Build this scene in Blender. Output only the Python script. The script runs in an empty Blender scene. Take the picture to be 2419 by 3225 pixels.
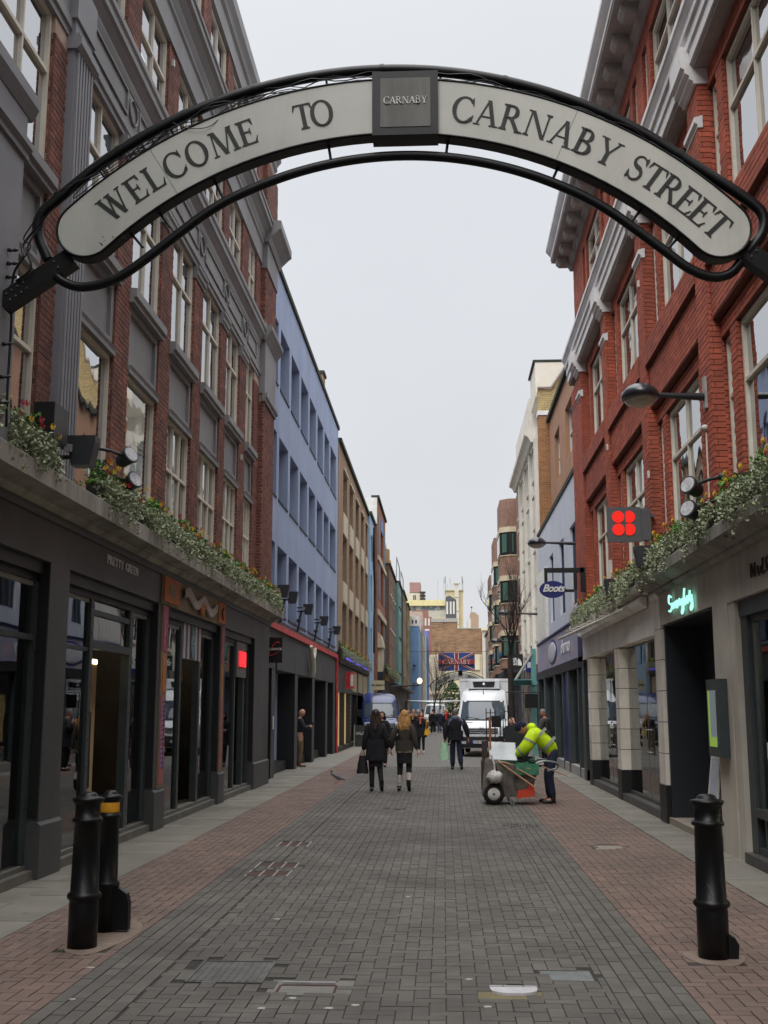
import bpy, math, random
from mathutils import Vector, Matrix, noise
R = random.Random(11)
sc = bpy.context.scene
COL = sc.collection
# ---------------------------------------------------------------- camera
CAM = Vector((0, 0, 1.76))
F_PX, CX, CY = 3550.0, 1209.5, 1612.5
PITCH = math.atan(622.5 / F_PX)
YAW = math.atan((1397 - CX) / F_PX * math.cos(PITCH))
FW = Vector((-math.sin(YAW) * math.cos(PITCH), math.cos(YAW) * math.cos(PITCH), math.sin(PITCH)))
RT = Vector((math.cos(YAW), math.sin(YAW), 0))
UP = RT.cross(FW)
cd = bpy.data.cameras.new('camera'); cam = bpy.data.objects.new('camera', cd); COL.objects.link(cam)
cd.sensor_fit = 'VERTICAL'; cd.sensor_height = 24; cd.sensor_width = 18; cd.lens = 24 * F_PX / 3225.0
cd.clip_start = 0.1; cd.clip_end = 2000
cam.matrix_world = Matrix(((RT.x, UP.x, -FW.x, CAM.x), (RT.y, UP.y, -FW.y, CAM.y), (RT.z, UP.z, -FW.z, CAM.z), (0, 0, 0, 1)))
sc.camera = cam
def visible(x, y, z, m=60):
    v = Vector((x, y, z)) - CAM
    d = v.dot(FW)
    if d < .5: return False
    u = CX + F_PX * v.dot(RT) / d; w = CY - F_PX * v.dot(UP) / d
    return -m < u < 2419 + m and -m < w < 3225 + m
# ---------------------------------------------------------------- world: even winter overcast
wd = bpy.data.worlds.new('World'); sc.world = wd; wd.use_nodes = True
nt = wd.node_tree; N = nt.nodes; Lk = nt.links; N.clear()
out = N.new('ShaderNodeOutputWorld'); bg = N.new('ShaderNodeBackground'); bg.inputs[1].default_value = 0.1
sky = N.new('ShaderNodeTexSky'); sky.sky_type = 'NISHITA'; sky.sun_disc = False
SUN_EL, SUN_AZ = math.radians(48), math.radians(200)
sky.sun_elevation = SUN_EL; sky.sun_rotation = SUN_AZ
tc = N.new('ShaderNodeTexCoord'); sep = N.new('ShaderNodeSeparateXYZ'); Lk.new(tc.outputs['Generated'], sep.inputs[0])
ramp = N.new('ShaderNodeValToRGB'); e = ramp.color_ramp.elements
e[0].position = 0; e[0].color = (.313, .313, .319, 1); e[1].position = 1.0; e[1].color = (1.7, 1.7, 1.7, 1)
for p_, c_ in ((.22, (.316, .326, .341)), (.45, (.322, .334, .352)), (.60, (.345, .353, .366)), (.80, (1.0, 1.01, 1.03))): e.new(p_).color = (*c_, 1)
Lk.new(sep.outputs[2], ramp.inputs[0])
ns = N.new('ShaderNodeTexNoise'); ns.inputs['Scale'].default_value = 2.2; ns.inputs['Detail'].default_value = 4
Lk.new(tc.outputs['Generated'], ns.inputs['Vector'])
mr = N.new('ShaderNodeMapRange'); mr.inputs[1].default_value = .3; mr.inputs[2].default_value = .7; mr.inputs[3].default_value = 16.9; mr.inputs[4].default_value = 18.3
Lk.new(ns.outputs['Fac'], mr.inputs[0])
mul = N.new('ShaderNodeVectorMath'); mul.operation = 'SCALE'; Lk.new(ramp.outputs[0], mul.inputs[0]); Lk.new(mr.outputs[0], mul.inputs['Scale'])
mx = N.new('ShaderNodeMix'); mx.data_type = 'RGBA'; mx.inputs[0].default_value = .97
Lk.new(sky.outputs[0], mx.inputs[6]); Lk.new(mul.outputs[0], mx.inputs[7])
Lk.new(mx.outputs[2], bg.inputs[0]); Lk.new(bg.outputs[0], out.inputs[0])
sd = bpy.data.lights.new('sun', 'SUN'); sun = bpy.data.objects.new('sun', sd); COL.objects.link(sun)
sd.energy = 1.5; sd.angle = math.radians(40); sd.color = (1, .97, .93)
sdir = Vector((math.sin(SUN_AZ) * math.cos(SUN_EL), math.cos(SUN_AZ) * math.cos(SUN_EL), math.sin(SUN_EL)))
sun.rotation_euler = sdir.to_track_quat('Z', 'Y').to_euler(); sun.location = (0, -10, 40)
sc.view_settings.view_transform = 'Standard'; sc.view_settings.look = 'None'
sc.view_settings.exposure = 0.42; sc.view_settings.gamma = 1.0; sc.view_settings.use_curve_mapping = False
# ---------------------------------------------------------------- materials
def lin(c):
    c = c / 255.0
    return c / 12.92 if c <= .04045 else ((c + .055) / 1.055) ** 2.4
def S(r, g, b): return (lin(r), lin(g), lin(b), 1)
MATS = {}
def M(name, c1, c2=None, scale=4.0, rough=.75, metal=0.0, bump=.15, bscale=None, detail=5, spec=.5, rnd=0.0, gum=False, stretch=None, emis=None, estr=0, coat=0, dirt=None, dirtscale=1.2, ramp=(.35, .7), ior=1.5):
    """procedural material: two tones mixed by noise, per-piece variation (rnd), stains (dirt), fine relief"""
    if name in MATS: return MATS[name]
    m = bpy.data.materials.new(name); m.use_nodes = True; t = m.node_tree; n = t.nodes; l = t.links
    p = n['Principled BSDF']
    if c2 is None: c2 = tuple(v * .82 for v in c1[:3]) + (1,)
    co = n.new('ShaderNodeTexCoord'); src = co.outputs['Object']
    geo = n.new('ShaderNodeNewGeometry'); src = geo.outputs['Position']
    if stretch:
        mp = n.new('ShaderNodeMapping'); mp.inputs['Scale'].default_value = stretch; l.new(src, mp.inputs[0]); src = mp.outputs[0]
    nz = n.new('ShaderNodeTexNoise'); nz.inputs['Scale'].default_value = scale; nz.inputs['Detail'].default_value = detail; nz.inputs['Roughness'].default_value = .6
    l.new(src, nz.inputs['Vector'])
    mr_ = n.new('ShaderNodeMapRange'); mr_.inputs[1].default_value = ramp[0]; mr_.inputs[2].default_value = ramp[1]; l.new(nz.outputs['Fac'], mr_.inputs[0])
    mix = n.new('ShaderNodeMix'); mix.data_type = 'RGBA'; mix.inputs[6].default_value = c1; mix.inputs[7].default_value = c2; l.new(mr_.outputs[0], mix.inputs[0])
    colr = mix.outputs[2]
    if rnd:
        at = n.new('ShaderNodeAttribute'); at.attribute_name = 'rnd'; oi = n.new('ShaderNodeObjectInfo')
        ad = n.new('ShaderNodeMath'); ad.operation = 'ADD'; l.new(at.outputs['Fac'], ad.inputs[0]); l.new(oi.outputs['Random'], ad.inputs[1])
        fr = n.new('ShaderNodeMath'); fr.operation = 'FRACT'; l.new(ad.outputs[0], fr.inputs[0])
        r2 = n.new('ShaderNodeMapRange'); r2.inputs[3].default_value = 1 - rnd; r2.inputs[4].default_value = 1 + rnd; l.new(fr.outputs[0], r2.inputs[0])
        sc_ = n.new('ShaderNodeVectorMath'); sc_.operation = 'SCALE'; l.new(colr, sc_.inputs[0]); l.new(r2.outputs[0], sc_.inputs['Scale']); colr = sc_.outputs[0]
        # a few pieces lean towards the second tone
        wn = n.new('ShaderNodeTexWhiteNoise'); wn.noise_dimensions = '1D'; l.new(fr.outputs[0], wn.inputs['W'])
        gt = n.new('ShaderNodeMapRange'); gt.inputs[1].default_value = .55; gt.inputs[2].default_value = 1; gt.inputs[4].default_value = .6; l.new(wn.outputs['Value'], gt.inputs[0])
        mb_ = n.new('ShaderNodeMix'); mb_.data_type = 'RGBA'; l.new(gt.outputs[0], mb_.inputs[0]); l.new(colr, mb_.inputs[6]); mb_.inputs[7].default_value = c2; colr = mb_.outputs[2]
    if dirt:
        dn = n.new('ShaderNodeTexNoise'); dn.inputs['Scale'].default_value = dirtscale; dn.inputs['Detail'].default_value = 7; dn.inputs['Roughness'].default_value = .7; dm = n.new('ShaderNodeMapping'); dm.inputs['Scale'].default_value = (1, 1, .3); l.new(geo.outputs['Position'], dm.inputs[0]); l.new(dm.outputs[0], dn.inputs['Vector'])
        dr = n.new('ShaderNodeMapRange'); dr.inputs[1].default_value = .48; dr.inputs[2].default_value = .78; dr.inputs[4].default_value = .85; l.new(dn.outputs['Fac'], dr.inputs[0])
        md = n.new('ShaderNodeMix'); md.data_type = 'RGBA'; l.new(dr.outputs[0], md.inputs[0]); l.new(colr, md.inputs[6]); md.inputs[7].default_value = dirt; colr = md.outputs[2]
    if gum:
        vo = n.new('ShaderNodeTexVoronoi'); vo.inputs['Scale'].default_value = 3.1; l.new(geo.outputs['Position'], vo.inputs['Vector'])
        vr = n.new('ShaderNodeMapRange'); vr.inputs[1].default_value = .10; vr.inputs[2].default_value = .055; vr.inputs[3].default_value = 0; vr.inputs[4].default_value = .75; l.new(vo.outputs['Distance'], vr.inputs[0])
        sw_ = n.new('ShaderNodeSeparateColor'); l.new(vo.outputs['Color'], sw_.inputs[0]); gt2 = n.new('ShaderNodeMath'); gt2.operation = 'GREATER_THAN'; gt2.inputs[1].default_value = .45; l.new(sw_.outputs[0], gt2.inputs[0])
        mu_ = n.new('ShaderNodeMath'); mu_.operation = 'MULTIPLY'; l.new(vr.outputs[0], mu_.inputs[0]); l.new(gt2.outputs[0], mu_.inputs[1])
        mg_ = n.new('ShaderNodeMix'); mg_.data_type = 'RGBA'; l.new(mu_.outputs[0], mg_.inputs[0]); l.new(colr, mg_.inputs[6]); mg_.inputs[7].default_value = S(86, 84, 80); colr = mg_.outputs[2]
        bn2 = n.new('ShaderNodeTexNoise'); bn2.inputs['Scale'].default_value = .35; bn2.inputs['Detail'].default_value = 3; l.new(geo.outputs['Position'], bn2.inputs['Vector']); br2 = n.new('ShaderNodeMapRange'); br2.inputs[1].default_value = .3; br2.inputs[2].default_value = .7; br2.inputs[3].default_value = .84; br2.inputs[4].default_value = 1.12; l.new(bn2.outputs['Fac'], br2.inputs[0])
        sc2 = n.new('ShaderNodeVectorMath'); sc2.operation = 'SCALE'; l.new(colr, sc2.inputs[0]); l.new(br2.outputs[0], sc2.inputs['Scale']); colr = sc2.outputs[0]
    l.new(colr, p.inputs['Base Color'])
    p.inputs['Metallic'].default_value = metal; p.inputs['IOR'].default_value = ior
    p.inputs['Specular IOR Level'].default_value = spec; p.inputs['Coat Weight'].default_value = coat
    rr = n.new('ShaderNodeMapRange'); rr.inputs[3].default_value = max(.02, rough - .08); rr.inputs[4].default_value = min(1, rough + .08); l.new(nz.outputs['Fac'], rr.inputs[0]); l.new(rr.outputs[0], p.inputs['Roughness'])
    if bump:
        bn = n.new('ShaderNodeTexNoise'); bn.inputs['Scale'].default_value = bscale or scale * 12; bn.inputs['Detail'].default_value = 4; l.new(src, bn.inputs['Vector'])
        bp = n.new('ShaderNodeBump'); bp.inputs['Strength'].default_value = bump; bp.inputs['Distance'].default_value = .01; l.new(bn.outputs['Fac'], bp.inputs['Height']); l.new(bp.outputs[0], p.inputs['Normal'])
    if emis:
        p.inputs['Emission Color'].default_value = emis; p.inputs['Emission Strength'].default_value = estr
    MATS[name] = m
    return m
def glass_mat(name, tint=(.95, .97, .96, 1), refl=1.9):
    m = bpy.data.materials.new(name); m.use_nodes = True; t = m.node_tree; n = t.nodes; l = t.links; n.clear()
    o = n.new('ShaderNodeOutputMaterial'); tr = n.new('ShaderNodeBsdfTransparent'); tr.inputs[0].default_value = tint
    gl = n.new('ShaderNodeBsdfGlossy'); gl.inputs['Roughness'].default_value = .01; gl.inputs[0].default_value = (.95, .97, .98, 1)
    fr = n.new('ShaderNodeFresnel'); fr.inputs[0].default_value = refl; mi = n.new('ShaderNodeMixShader')
    nz = n.new('ShaderNodeTexNoise'); nz.inputs['Scale'].default_value = .9; nz.inputs['Detail'].default_value = 1
    g = n.new('ShaderNodeNewGeometry'); l.new(g.outputs['Position'], nz.inputs['Vector'])
    b = n.new('ShaderNodeBump'); b.inputs['Strength'].default_value = .25; b.inputs['Distance'].default_value = .01; l.new(nz.outputs['Fac'], b.inputs['Height']); l.new(b.outputs[0], gl.inputs['Normal'])
    l.new(fr.outputs[0], mi.inputs[0]); l.new(tr.outputs[0], mi.inputs[1]); l.new(gl.outputs[0], mi.inputs[2]); l.new(mi.outputs[0], o.inputs[0])
    return m
def dark_glass(name, base=(.012, .014, .016, 1), refl=2.2, wav=.35):
    """upper-floor panes: unlit room behind old, slightly wavy glass"""
    m = bpy.data.materials.new(name); m.use_nodes = True; t = m.node_tree; n = t.nodes; l = t.links; n.clear()
    o = n.new('ShaderNodeOutputMaterial'); df = n.new('ShaderNodeBsdfDiffuse'); df.inputs[0].default_value = base
    gl = n.new('ShaderNodeBsdfGlossy'); gl.inputs['Roughness'].default_value = .02; gl.inputs[0].default_value = (.98, .99, 1, 1)
    fr = n.new('ShaderNodeFresnel'); fr.inputs[0].default_value = refl; mi = n.new('ShaderNodeMixShader')
    nz = n.new('ShaderNodeTexNoise'); nz.inputs['Scale'].default_value = 1.3; nz.inputs['Detail'].default_value = 1.5
    g = n.new('ShaderNodeNewGeometry'); l.new(g.outputs['Position'], nz.inputs['Vector'])
    b = n.new('ShaderNodeBump'); b.inputs['Strength'].default_value = wav; b.inputs['Distance'].default_value = .02; l.new(nz.outputs['Fac'], b.inputs['Height']); l.new(b.outputs[0], gl.inputs['Normal'])
    l.new(fr.outputs[0], mi.inputs[0]); l.new(df.outputs[0], mi.inputs[1]); l.new(gl.outputs[0], mi.inputs[2]); l.new(mi.outputs[0], o.inputs[0])
    return m
def emit(name, c, s, base=None):
    m = bpy.data.materials.new(name); m.use_nodes = True; p = m.node_tree.nodes['Principled BSDF']
    p.inputs['Base Color'].default_value = base or c; p.inputs['Emission Color'].default_value = c; p.inputs['Emission Strength'].default_value = s
    return m
# ---------------------------------------------------------------- mesh building
ORG = {}
def org(o): return ORG.get(o.name, Vector((0, 0, 0)))
def tag(o, label=None, cat=None, group=None, kind=None):
    if label: o['label'] = label
    if cat: o['category'] = cat
    if group: o['group'] = group
    if kind: o['kind'] = kind
    return o
def place(o, parent, world):
    COL.objects.link(o)
    if parent is not None:
        o.parent = parent
        if world: o.location = -org(parent)
    ORG[o.name] = Vector((0, 0, 0)) if (world or parent is None) else org(parent)
    return o
def empty(name, loc, label=None, cat=None, group=None, rz=0):
    o = bpy.data.objects.new(name, None); o.empty_display_size = .2; COL.objects.link(o); o.location = loc; o.rotation_euler = (0, 0, rz)
    ORG[o.name] = Vector(loc)
    return tag(o, label, cat, group)
class MB:
    def __init__(s): s.v = []; s.f = []; s.m = []; s.r = []; s.cur = 0; s.sm = []
    def add(s, vs, fs, rnd=0.0, smooth=False):
        k = len(s.v); s.v.extend(vs)
        for f in fs:
            s.f.append(tuple(i + k for i in f)); s.m.append(s.cur); s.r.append(rnd); s.sm.append(smooth)
        return s
    def box(s, x0, x1, y0, y1, z0, z1, rnd=0.0, faces=6):
        if x0 > x1: x0, x1 = x1, x0
        if y0 > y1: y0, y1 = y1, y0
        if z0 > z1: z0, z1 = z1, z0
        vs = [(x0, y0, z0), (x1, y0, z0), (x1, y1, z0), (x0, y1, z0), (x0, y0, z1), (x1, y0, z1), (x1, y1, z1), (x0, y1, z1)]
        fs = [(4, 5, 6, 7), (0, 1, 5, 4), (1, 2, 6, 5), (2, 3, 7, 6), (3, 0, 4, 7), (3, 2, 1, 0)]
        return s.add(vs, fs[:faces], rnd)
    def obox(s, c, ax, ay, az):
        """box from centre and three half-axis vectors"""
        c, ax, ay, az = map(Vector, (c, ax, ay, az)); vs = []
        for k in (-1, 1):
            for a, b in ((-1, -1), (1, -1), (1, 1), (-1, 1)): vs.append(tuple(c + ax * a + ay * b + az * k))
        return s.add(vs, [(3, 2, 1, 0), (4, 5, 6, 7), (0, 1, 5, 4), (1, 2, 6, 5), (2, 3, 7, 6), (3, 0, 4, 7)])
    def prism(s, pts, axis, a0, a1):
        """polygon in the plane normal to axis ('x','y','z'), extruded from a0 to a1"""
        n = len(pts)
        def P3(p, a): return {'x': (a, p[0], p[1]), 'y': (p[0], a, p[1]), 'z': (p[0], p[1], a)}[axis]
        vs = [P3(p, a0) for p in pts] + [P3(p, a1) for p in pts]
        fs = [tuple(range(n))[::-1], tuple(range(n, 2 * n))] + [(i, (i + 1) % n, n + (i + 1) % n, n + i) for i in range(n)]
        return s.add(vs, fs)
    def tube(s, pts, r, n=8, cap=True, smooth=True, closed=False):
        pts = [Vector(p) for p in pts]; k = len(pts)
        rs = r if isinstance(r, (list, tuple)) else [r] * k
        vs = []; fs = []; ref = None
        for i, p in enumerate(pts):
            if closed: t = pts[(i + 1) % k] - pts[i - 1]
            else: t = pts[min(i + 1, k - 1)] - pts[max(i - 1, 0)]
            if t.length < 1e-9: t = Vector((0, 0, 1))
            t.normalize()
            if ref is None:
                ref = Vector((0, 0, 1)) if abs(t.z) < .9 else Vector((1, 0, 0))
            a = ref - t * ref.dot(t)
            if a.length < 1e-6: a = t.orthogonal()
            a.normalize(); b = t.cross(a); ref = a
            for j in range(n):
                q = 2 * math.pi * j / n
                vs.append(tuple(p + (a * math.cos(q) + b * math.sin(q)) * rs[i]))
        rng = k if closed else k - 1
        for i in range(rng):
            i2 = (i + 1) % k
            for j in range(n): fs.append((i * n + j, i * n + (j + 1) % n, i2 * n + (j + 1) % n, i2 * n + j))
        s.add(vs, fs, 0, smooth)
        if cap and not closed:
            s.add(vs[:n], [tuple(range(n))[::-1]]); s.add(vs[-n:], [tuple(range(n))])
        return s
    def lathe(s, prof, c=(0, 0, 0), n=20, axis='z', smooth=True, sx=1, sy=1):
        vs = []; fs = []
        for r, h in prof:
            for j in range(n):
                q = 2 * math.pi * j / n; a, b = r * math.cos(q) * sx, r * math.sin(q) * sy
                v = {'z': (a, b, h), 'x': (h, a, b), 'y': (a, h, b)}[axis]
                vs.append((v[0] + c[0], v[1] + c[1], v[2] + c[2]))
        for i in range(len(prof) - 1):
            for j in range(n): fs.append((i * n + j, i * n + (j + 1) % n, (i + 1) * n + (j + 1) % n, (i + 1) * n + j))
        fs.append(tuple(range(n))[::-1]); fs.append(tuple(range((len(prof) - 1) * n, len(prof) * n)))
        return s.add(vs, fs, 0, smooth)
    def ell(s, c, r, n=12, m=8, top=1.0):
        vs = []; fs = []
        for i in range(m + 1):
            t = math.pi * i / m
            for j in range(n):
                q = 2 * math.pi * j / n
                vs.append((c[0] + r[0] * math.sin(t) * math.cos(q), c[1] + r[1] * math.sin(t) * math.sin(q), c[2] + r[2] * math.cos(t)))
        for i in range(m):
            for j in range(n): fs.append((i * n + j, (i + 1) * n + j, (i + 1) * n + (j + 1) % n, i * n + (j + 1) % n))
        return s.add(vs, fs, 0, True)
    def grid(s, fn, nu, nv, smooth=True):
        vs = [fn(i / nu, j / nv) for j in range(nv + 1) for i in range(nu + 1)]
        fs = [(j * (nu + 1) + i, j * (nu + 1) + i + 1, (j + 1) * (nu + 1) + i + 1, (j + 1) * (nu + 1) + i) for j in range(nv) for i in range(nu)]
        return s.add(vs, fs, 0, smooth)
    def mesh(s, name, mats):
        me = bpy.data.meshes.new(name); me.from_pydata([tuple(v) for v in s.v], [], s.f)
        for m in (mats if isinstance(mats, (list, tuple)) else [mats]): me.materials.append(m)
        me.polygons.foreach_set('material_index', s.m); me.polygons.foreach_set('use_smooth', s.sm)
        if any(s.r):
            a = me.attributes.new('rnd', 'FLOAT', 'FACE'); a.data.foreach_set('value', s.r)
        me.update()
        return me
    def build(s, name, mats, parent=None, world=True, label=None, cat=None, group=None, kind=None):
        o = bpy.data.objects.new(name, s.mesh(name, mats))
        place(o, parent, world)
        return tag(o, label, cat, group, kind)
def children(o): return [c for c in bpy.data.objects if c.parent == o]
KIDS = {}
def copy_tree(o, loc=None, rz=None, label=None, group=None, kids=None):
    if kids is None:
        kids = {}
        for c in bpy.data.objects:
            if c.parent: kids.setdefault(c.parent.name, []).append(c)
    c = o.copy(); COL.objects.link(c)
    if loc is not None: c.location = loc; ORG[c.name] = Vector(loc)
    if rz is not None: c.rotation_euler = (0, 0, rz)
    if label: c['label'] = label
    if group: c['group'] = group
    for ch in kids.get(o.name, []):
        d = copy_tree(ch, kids=kids); d.parent = c
    return c
class Fac:
    """a facade plane: s=+1 for the left side of the street (faces +x), s=-1 for the right; d is measured out towards the street"""
    def __init__(s, side, X): s.s = side; s.X = X
    def x(s, d): return s.X + s.s * d
    def box(s, mb, d0, d1, y0, y1, z0, z1, **k): return mb.box(s.x(d0), s.x(d1), y0, y1, z0, z1, **k)
    def prof(s, mb, pts, y0, y1):
        """moulding: polygon of (d,z) run along y"""
        return mb.prism([(s.x(d), z) for d, z in pts], 'y', y0, y1)
def facade_matrix(side, p):
    r = Vector((0, 1 if side > 0 else -1, 0)); u = Vector((0, 0, 1)); n = Vector((side, 0, 0))
    return Matrix(((r.x, u.x, n.x, p[0]), (r.y, u.y, n.y, p[1]), (r.z, u.z, n.z, p[2]), (0, 0, 0, 1)))
def text_mesh(name, s, size, mat, extrude=.01, bold=0, shear=0, sx=1, align='CENTER', space=1.0):
    cu = bpy.data.curves.new(name, 'FONT'); cu.body = s; cu.size = size; cu.extrude = extrude; cu.offset = bold; cu.shear = shear
    cu.align_x = align; cu.align_y = 'CENTER'; cu.space_character = space; cu.resolution_u = 3
    o = bpy.data.objects.new(name, cu); COL.objects.link(o)
    dg = bpy.context.evaluated_depsgraph_get(); me = bpy.data.meshes.new_from_object(o.evaluated_get(dg))
    me.name = name; me.materials.clear(); me.materials.append(mat)
    if sx != 1: me.transform(Matrix.Diagonal((sx, 1, 1, 1)))
    bpy.data.objects.remove(o); bpy.data.curves.remove(cu)
    return me
def text(name, s, size, mat, mtx, parent=None, label=None, **k):
    o = bpy.data.objects.new(name, text_mesh(name, s, size, mat, **k)); COL.objects.link(o)
    if parent is not None:
        o.parent = parent; mtx = Matrix.Translation(-org(parent)) @ mtx
    o.matrix_local = mtx
    return tag(o, label)
# ---------------------------------------------------------------- brickwork
UNIT = {}
def unit_mesh(name, mat):
    if (name, mat.name) not in UNIT:
        mb = MB(); mb.box(-.5, .5, -.5, .5, -.5, .5); UNIT[(name, mat.name)] = mb.mesh(name, mat)
    return UNIT[(name, mat.name)]
def finish_pieces(parent, recs, mat, piece='brick', rest='brickwork', limit=300):
    """recs: (x0,x1,y0,y1,z0,z1); the ones that show largest become parts, the rest one joined part"""
    def key(r):
        c = Vector(((r[0] + r[1]) / 2, (r[2] + r[3]) / 2, (r[4] + r[5]) / 2))
        return ((c - CAM).length) if visible(*c, m=-10) else 1e6
    recs = sorted(recs, key=key)
    first = [r for r in recs[:limit] if key(r) < 1e5]; others = recs[len(first):]
    me = unit_mesh(piece, mat); o0 = org(parent)
    for r in first:
        o = bpy.data.objects.new(piece, me); COL.objects.link(o); o.parent = parent
        o.location = Vector(((r[0] + r[1]) / 2, (r[2] + r[3]) / 2, (r[4] + r[5]) / 2)) - o0
        o.scale = (abs(r[1] - r[0]), abs(r[3] - r[2]), abs(r[5] - r[4]))
    if others:
        mb = MB()
        for r in others: mb.box(*r, rnd=R.random() * .998 + .001)
        mb.build(rest, mat, parent, kind='stuff')
def brick_front(rec, f, d, y0, y1, z0, z1, h=.075, L=.235, j=.011, proud=.008):
    n = max(1, round((z1 - z0) / h)); hh = (z1 - z0) / n
    for i in range(n):
        za = z0 + i * hh + j / 2; zb = z0 + (i + 1) * hh - j / 2
        y = y0 - (0 if i % 2 == 0 else L / 4); k = 0
        while y < y1 - .015:
            ln = L if (k + i) % 2 == 0 else L / 2
            if n > 30 and y1 - y0 < .9: ln = L if i % 3 else L / 2
            a = max(y, y0); b = min(y + ln - j, y1)
            if b - a > .03:
                pr = proud + R.uniform(-.002, .002)
                rec.append((f.x(d - .001), f.x(d + pr), a, b, za, zb))
            y += ln; k += 1
def brick_jamb(rec, f, y, d0, d1, z0, z1, h=.075, j=.011, proud=.008, L=.235):
    """the reveal that faces the camera (normal -y) at y"""
    n = max(1, round((z1 - z0) / h)); hh = (z1 - z0) / n
    for i in range(n):
        za = z0 + i * hh + j / 2; zb = z0 + (i + 1) * hh - j / 2
        x = d0 - (0 if i % 2 == 0 else L / 4)
        while x < d1 - .01:
            ln = L if i % 2 else L / 2
            a = max(x, d0); b = min(x + ln - j, d1)
            if b - a > .02: rec.append((f.x(a), f.x(b), y - proud, y + .001, za, zb))
            x += ln
def window(f, parent, y0, y1, z0, z1, d, mull=(.5,), trans=(.7,), fw=.05, mf=None, mg=None, depth=.06, bar=.035, label=None):
    """timber window in the plane d: frame with bars, each pane its own sub-part"""
    mb = MB()
    f.box(mb, d - depth, d + depth * .3, y0, y0 + fw, z0, z1); f.box(mb, d - depth, d + depth * .3, y1 - fw, y1, z0, z1)
    f.box(mb, d - depth, d + depth * .28, y0 + fw, y1 - fw, z0, z0 + fw); f.box(mb, d - depth, d + depth * .28, y0 + fw, y1 - fw, z1 - fw, z1)
    ys = [y0 + fw] + [y0 + (y1 - y0) * m for m in mull] + [y1 - fw]; zs = [z0 + fw] + [z0 + (z1 - z0) * t for t in trans] + [z1 - fw]
    for m in ys[1:-1]: f.box(mb, d - depth * .8, d + depth * .2, m - bar / 2, m + bar / 2, z0 + fw, z1 - fw)
    for t in zs[1:-1]: f.box(mb, d - depth * .78, d + depth * .24, y0 + fw, y1 - fw, t - bar * .7, t + bar * .7)
    w = mb.build('window', mf, parent, label=label)
    for a, b in zip(ys[:-1], ys[1:]):
        for c, e_ in zip(zs[:-1], zs[1:]):
            g = MB(); q = [R.uniform(-.004, .004) for _ in range(4)]
            x = f.x(d - .03); t = .004 * f.s
            vs = [(x + q[0], a, c), (x + q[1], b, c), (x + q[2], b, e_), (x + q[3], a, e_)]
            vs += [(v[0] - t, v[1], v[2]) for v in vs]
            fs = [(0, 1, 2, 3), (7, 6, 5, 4), (0, 4, 5, 1), (1, 5, 6, 2), (2, 6, 7, 3), (3, 7, 4, 0)]
            if f.s < 0: fs = [t_[::-1] for t_ in fs]
            g.add(vs, fs); g.build('pane', mg, w)
    return w
# ================================================================ ground
m_joint = M('joint sand', S(58, 55, 50), S(44, 42, 38), 9, .95)
m_pgrey = M('grey clay paver', S(105, 101, 96), S(88, 86, 82), 1.3, .74, rnd=.13, gum=True, bump=.35, bscale=90, dirt=S(86, 82, 76), dirtscale=1.3, spec=.35)
m_pred = M('red clay paver', S(128, 107, 98), S(112, 97, 90), 1.1, .78, rnd=.13, gum=True, bump=.35, bscale=90, dirt=S(98, 90, 84), dirtscale=1.2, spec=.3)
m_slab = M('pale paving slab', S(136, 132, 123), S(116, 113, 106), 1.6, .8, rnd=.08, gum=True, bump=.3, bscale=70, dirt=S(112, 108, 100), dirtscale=1.1, spec=.3)
g = MB(); g.box(-60, 60, -30, 400, -.5, -.03)
ground = g.build('ground', M('ground asphalt', S(96, 95, 92), S(84, 83, 80), 3, .9), kind='structure')
g = MB(); g.box(-5.2, 4.6, -2, 36.0, -.03, -.008)
paving = g.build('street_paving', m_joint, kind='structure')
LG, RG, LR, RR = -2.42, 1.53, -3.46, 2.92     # colour boundaries across the street
YN = 35.9
def herring(x0, x1, y0, y1):
    """90 degree herringbone of 100 x 200 mm pavers, clipped to the strip"""
    out_ = []; j = .004
    n0 = int((y0 - .6) / .1) - 2
    for k in range(n0, int(y1 / .1) + 3):
        base = k * .1
        m = int((x0 - base) / .4) - 2
        while True:
            ox = base + m * .4
            if ox > x1 + .3: break
            for (a, b, c, d_) in ((ox, ox + .1, base, base + .2), (ox + .1, ox + .3, base, base + .1)):
                a2, b2, c2, d2 = max(a, x0), min(b, x1), max(c, y0), min(d_, y1)
                if b2 - a2 > .025 and d2 - c2 > .025: out_.append((a2 + j, b2 - j, c2 + j * .8, d2 - j * .8))
            m += 1
    return out_
def runs(x0, x1, y0, y1, w=.1, L=.2):
    out_ = []; n = round((x1 - x0) / w); w = (x1 - x0) / n
    for i in range(n):
        y = y0 - (L / 2 if i % 2 else 0)
        while y < y1:
            a, b = max(y, y0), min(y + L, y1)
            if b - a > .03: out_.append((x0 + i * w + .0045, x0 + (i + 1) * w - .0045, a + .0025, b - .0025))
            y += L
    return out_
covers = [(-1.75, -1.18, 7.72, 8.42), (.22, .60, 7.42, 7.72), (.62, 1.0, 7.9, 8.25), (-1.14, -.6, 7.45, 7.85), (-2.82, -2.52, 8.5, 9.5), (1.78, 2.1, 8.4, 8.85),
          (-1.13, -.72, 20.8, 21.05), (.95, 1.42, 17.85, 18.15), (-2.2, -1.8, 15.2, 15.7), (-2.15, -1.7, 13.2, 13.6), (-2.15, -1.7, 12.55, 12.95), (1.95, 2.35, 15.1, 15.6)]
def free(r):
    cx, cy = (r[0] + r[1]) / 2, (r[2] + r[3]) / 2
    return not any(a < cx < b and c < cy < d for a, b, c, d in covers)
Y0 = 6.2
def to3(l):
    o = []
    for a, b, c, d in l:
        if not free((a, b, c, d)): continue
        dz = R.uniform(-.0015, .0015) + .0015 * math.sin(a * 3.1) * math.cos(c * 1.7)
        o.append((a, b, c, d, -.02, dz))
    return o
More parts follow.
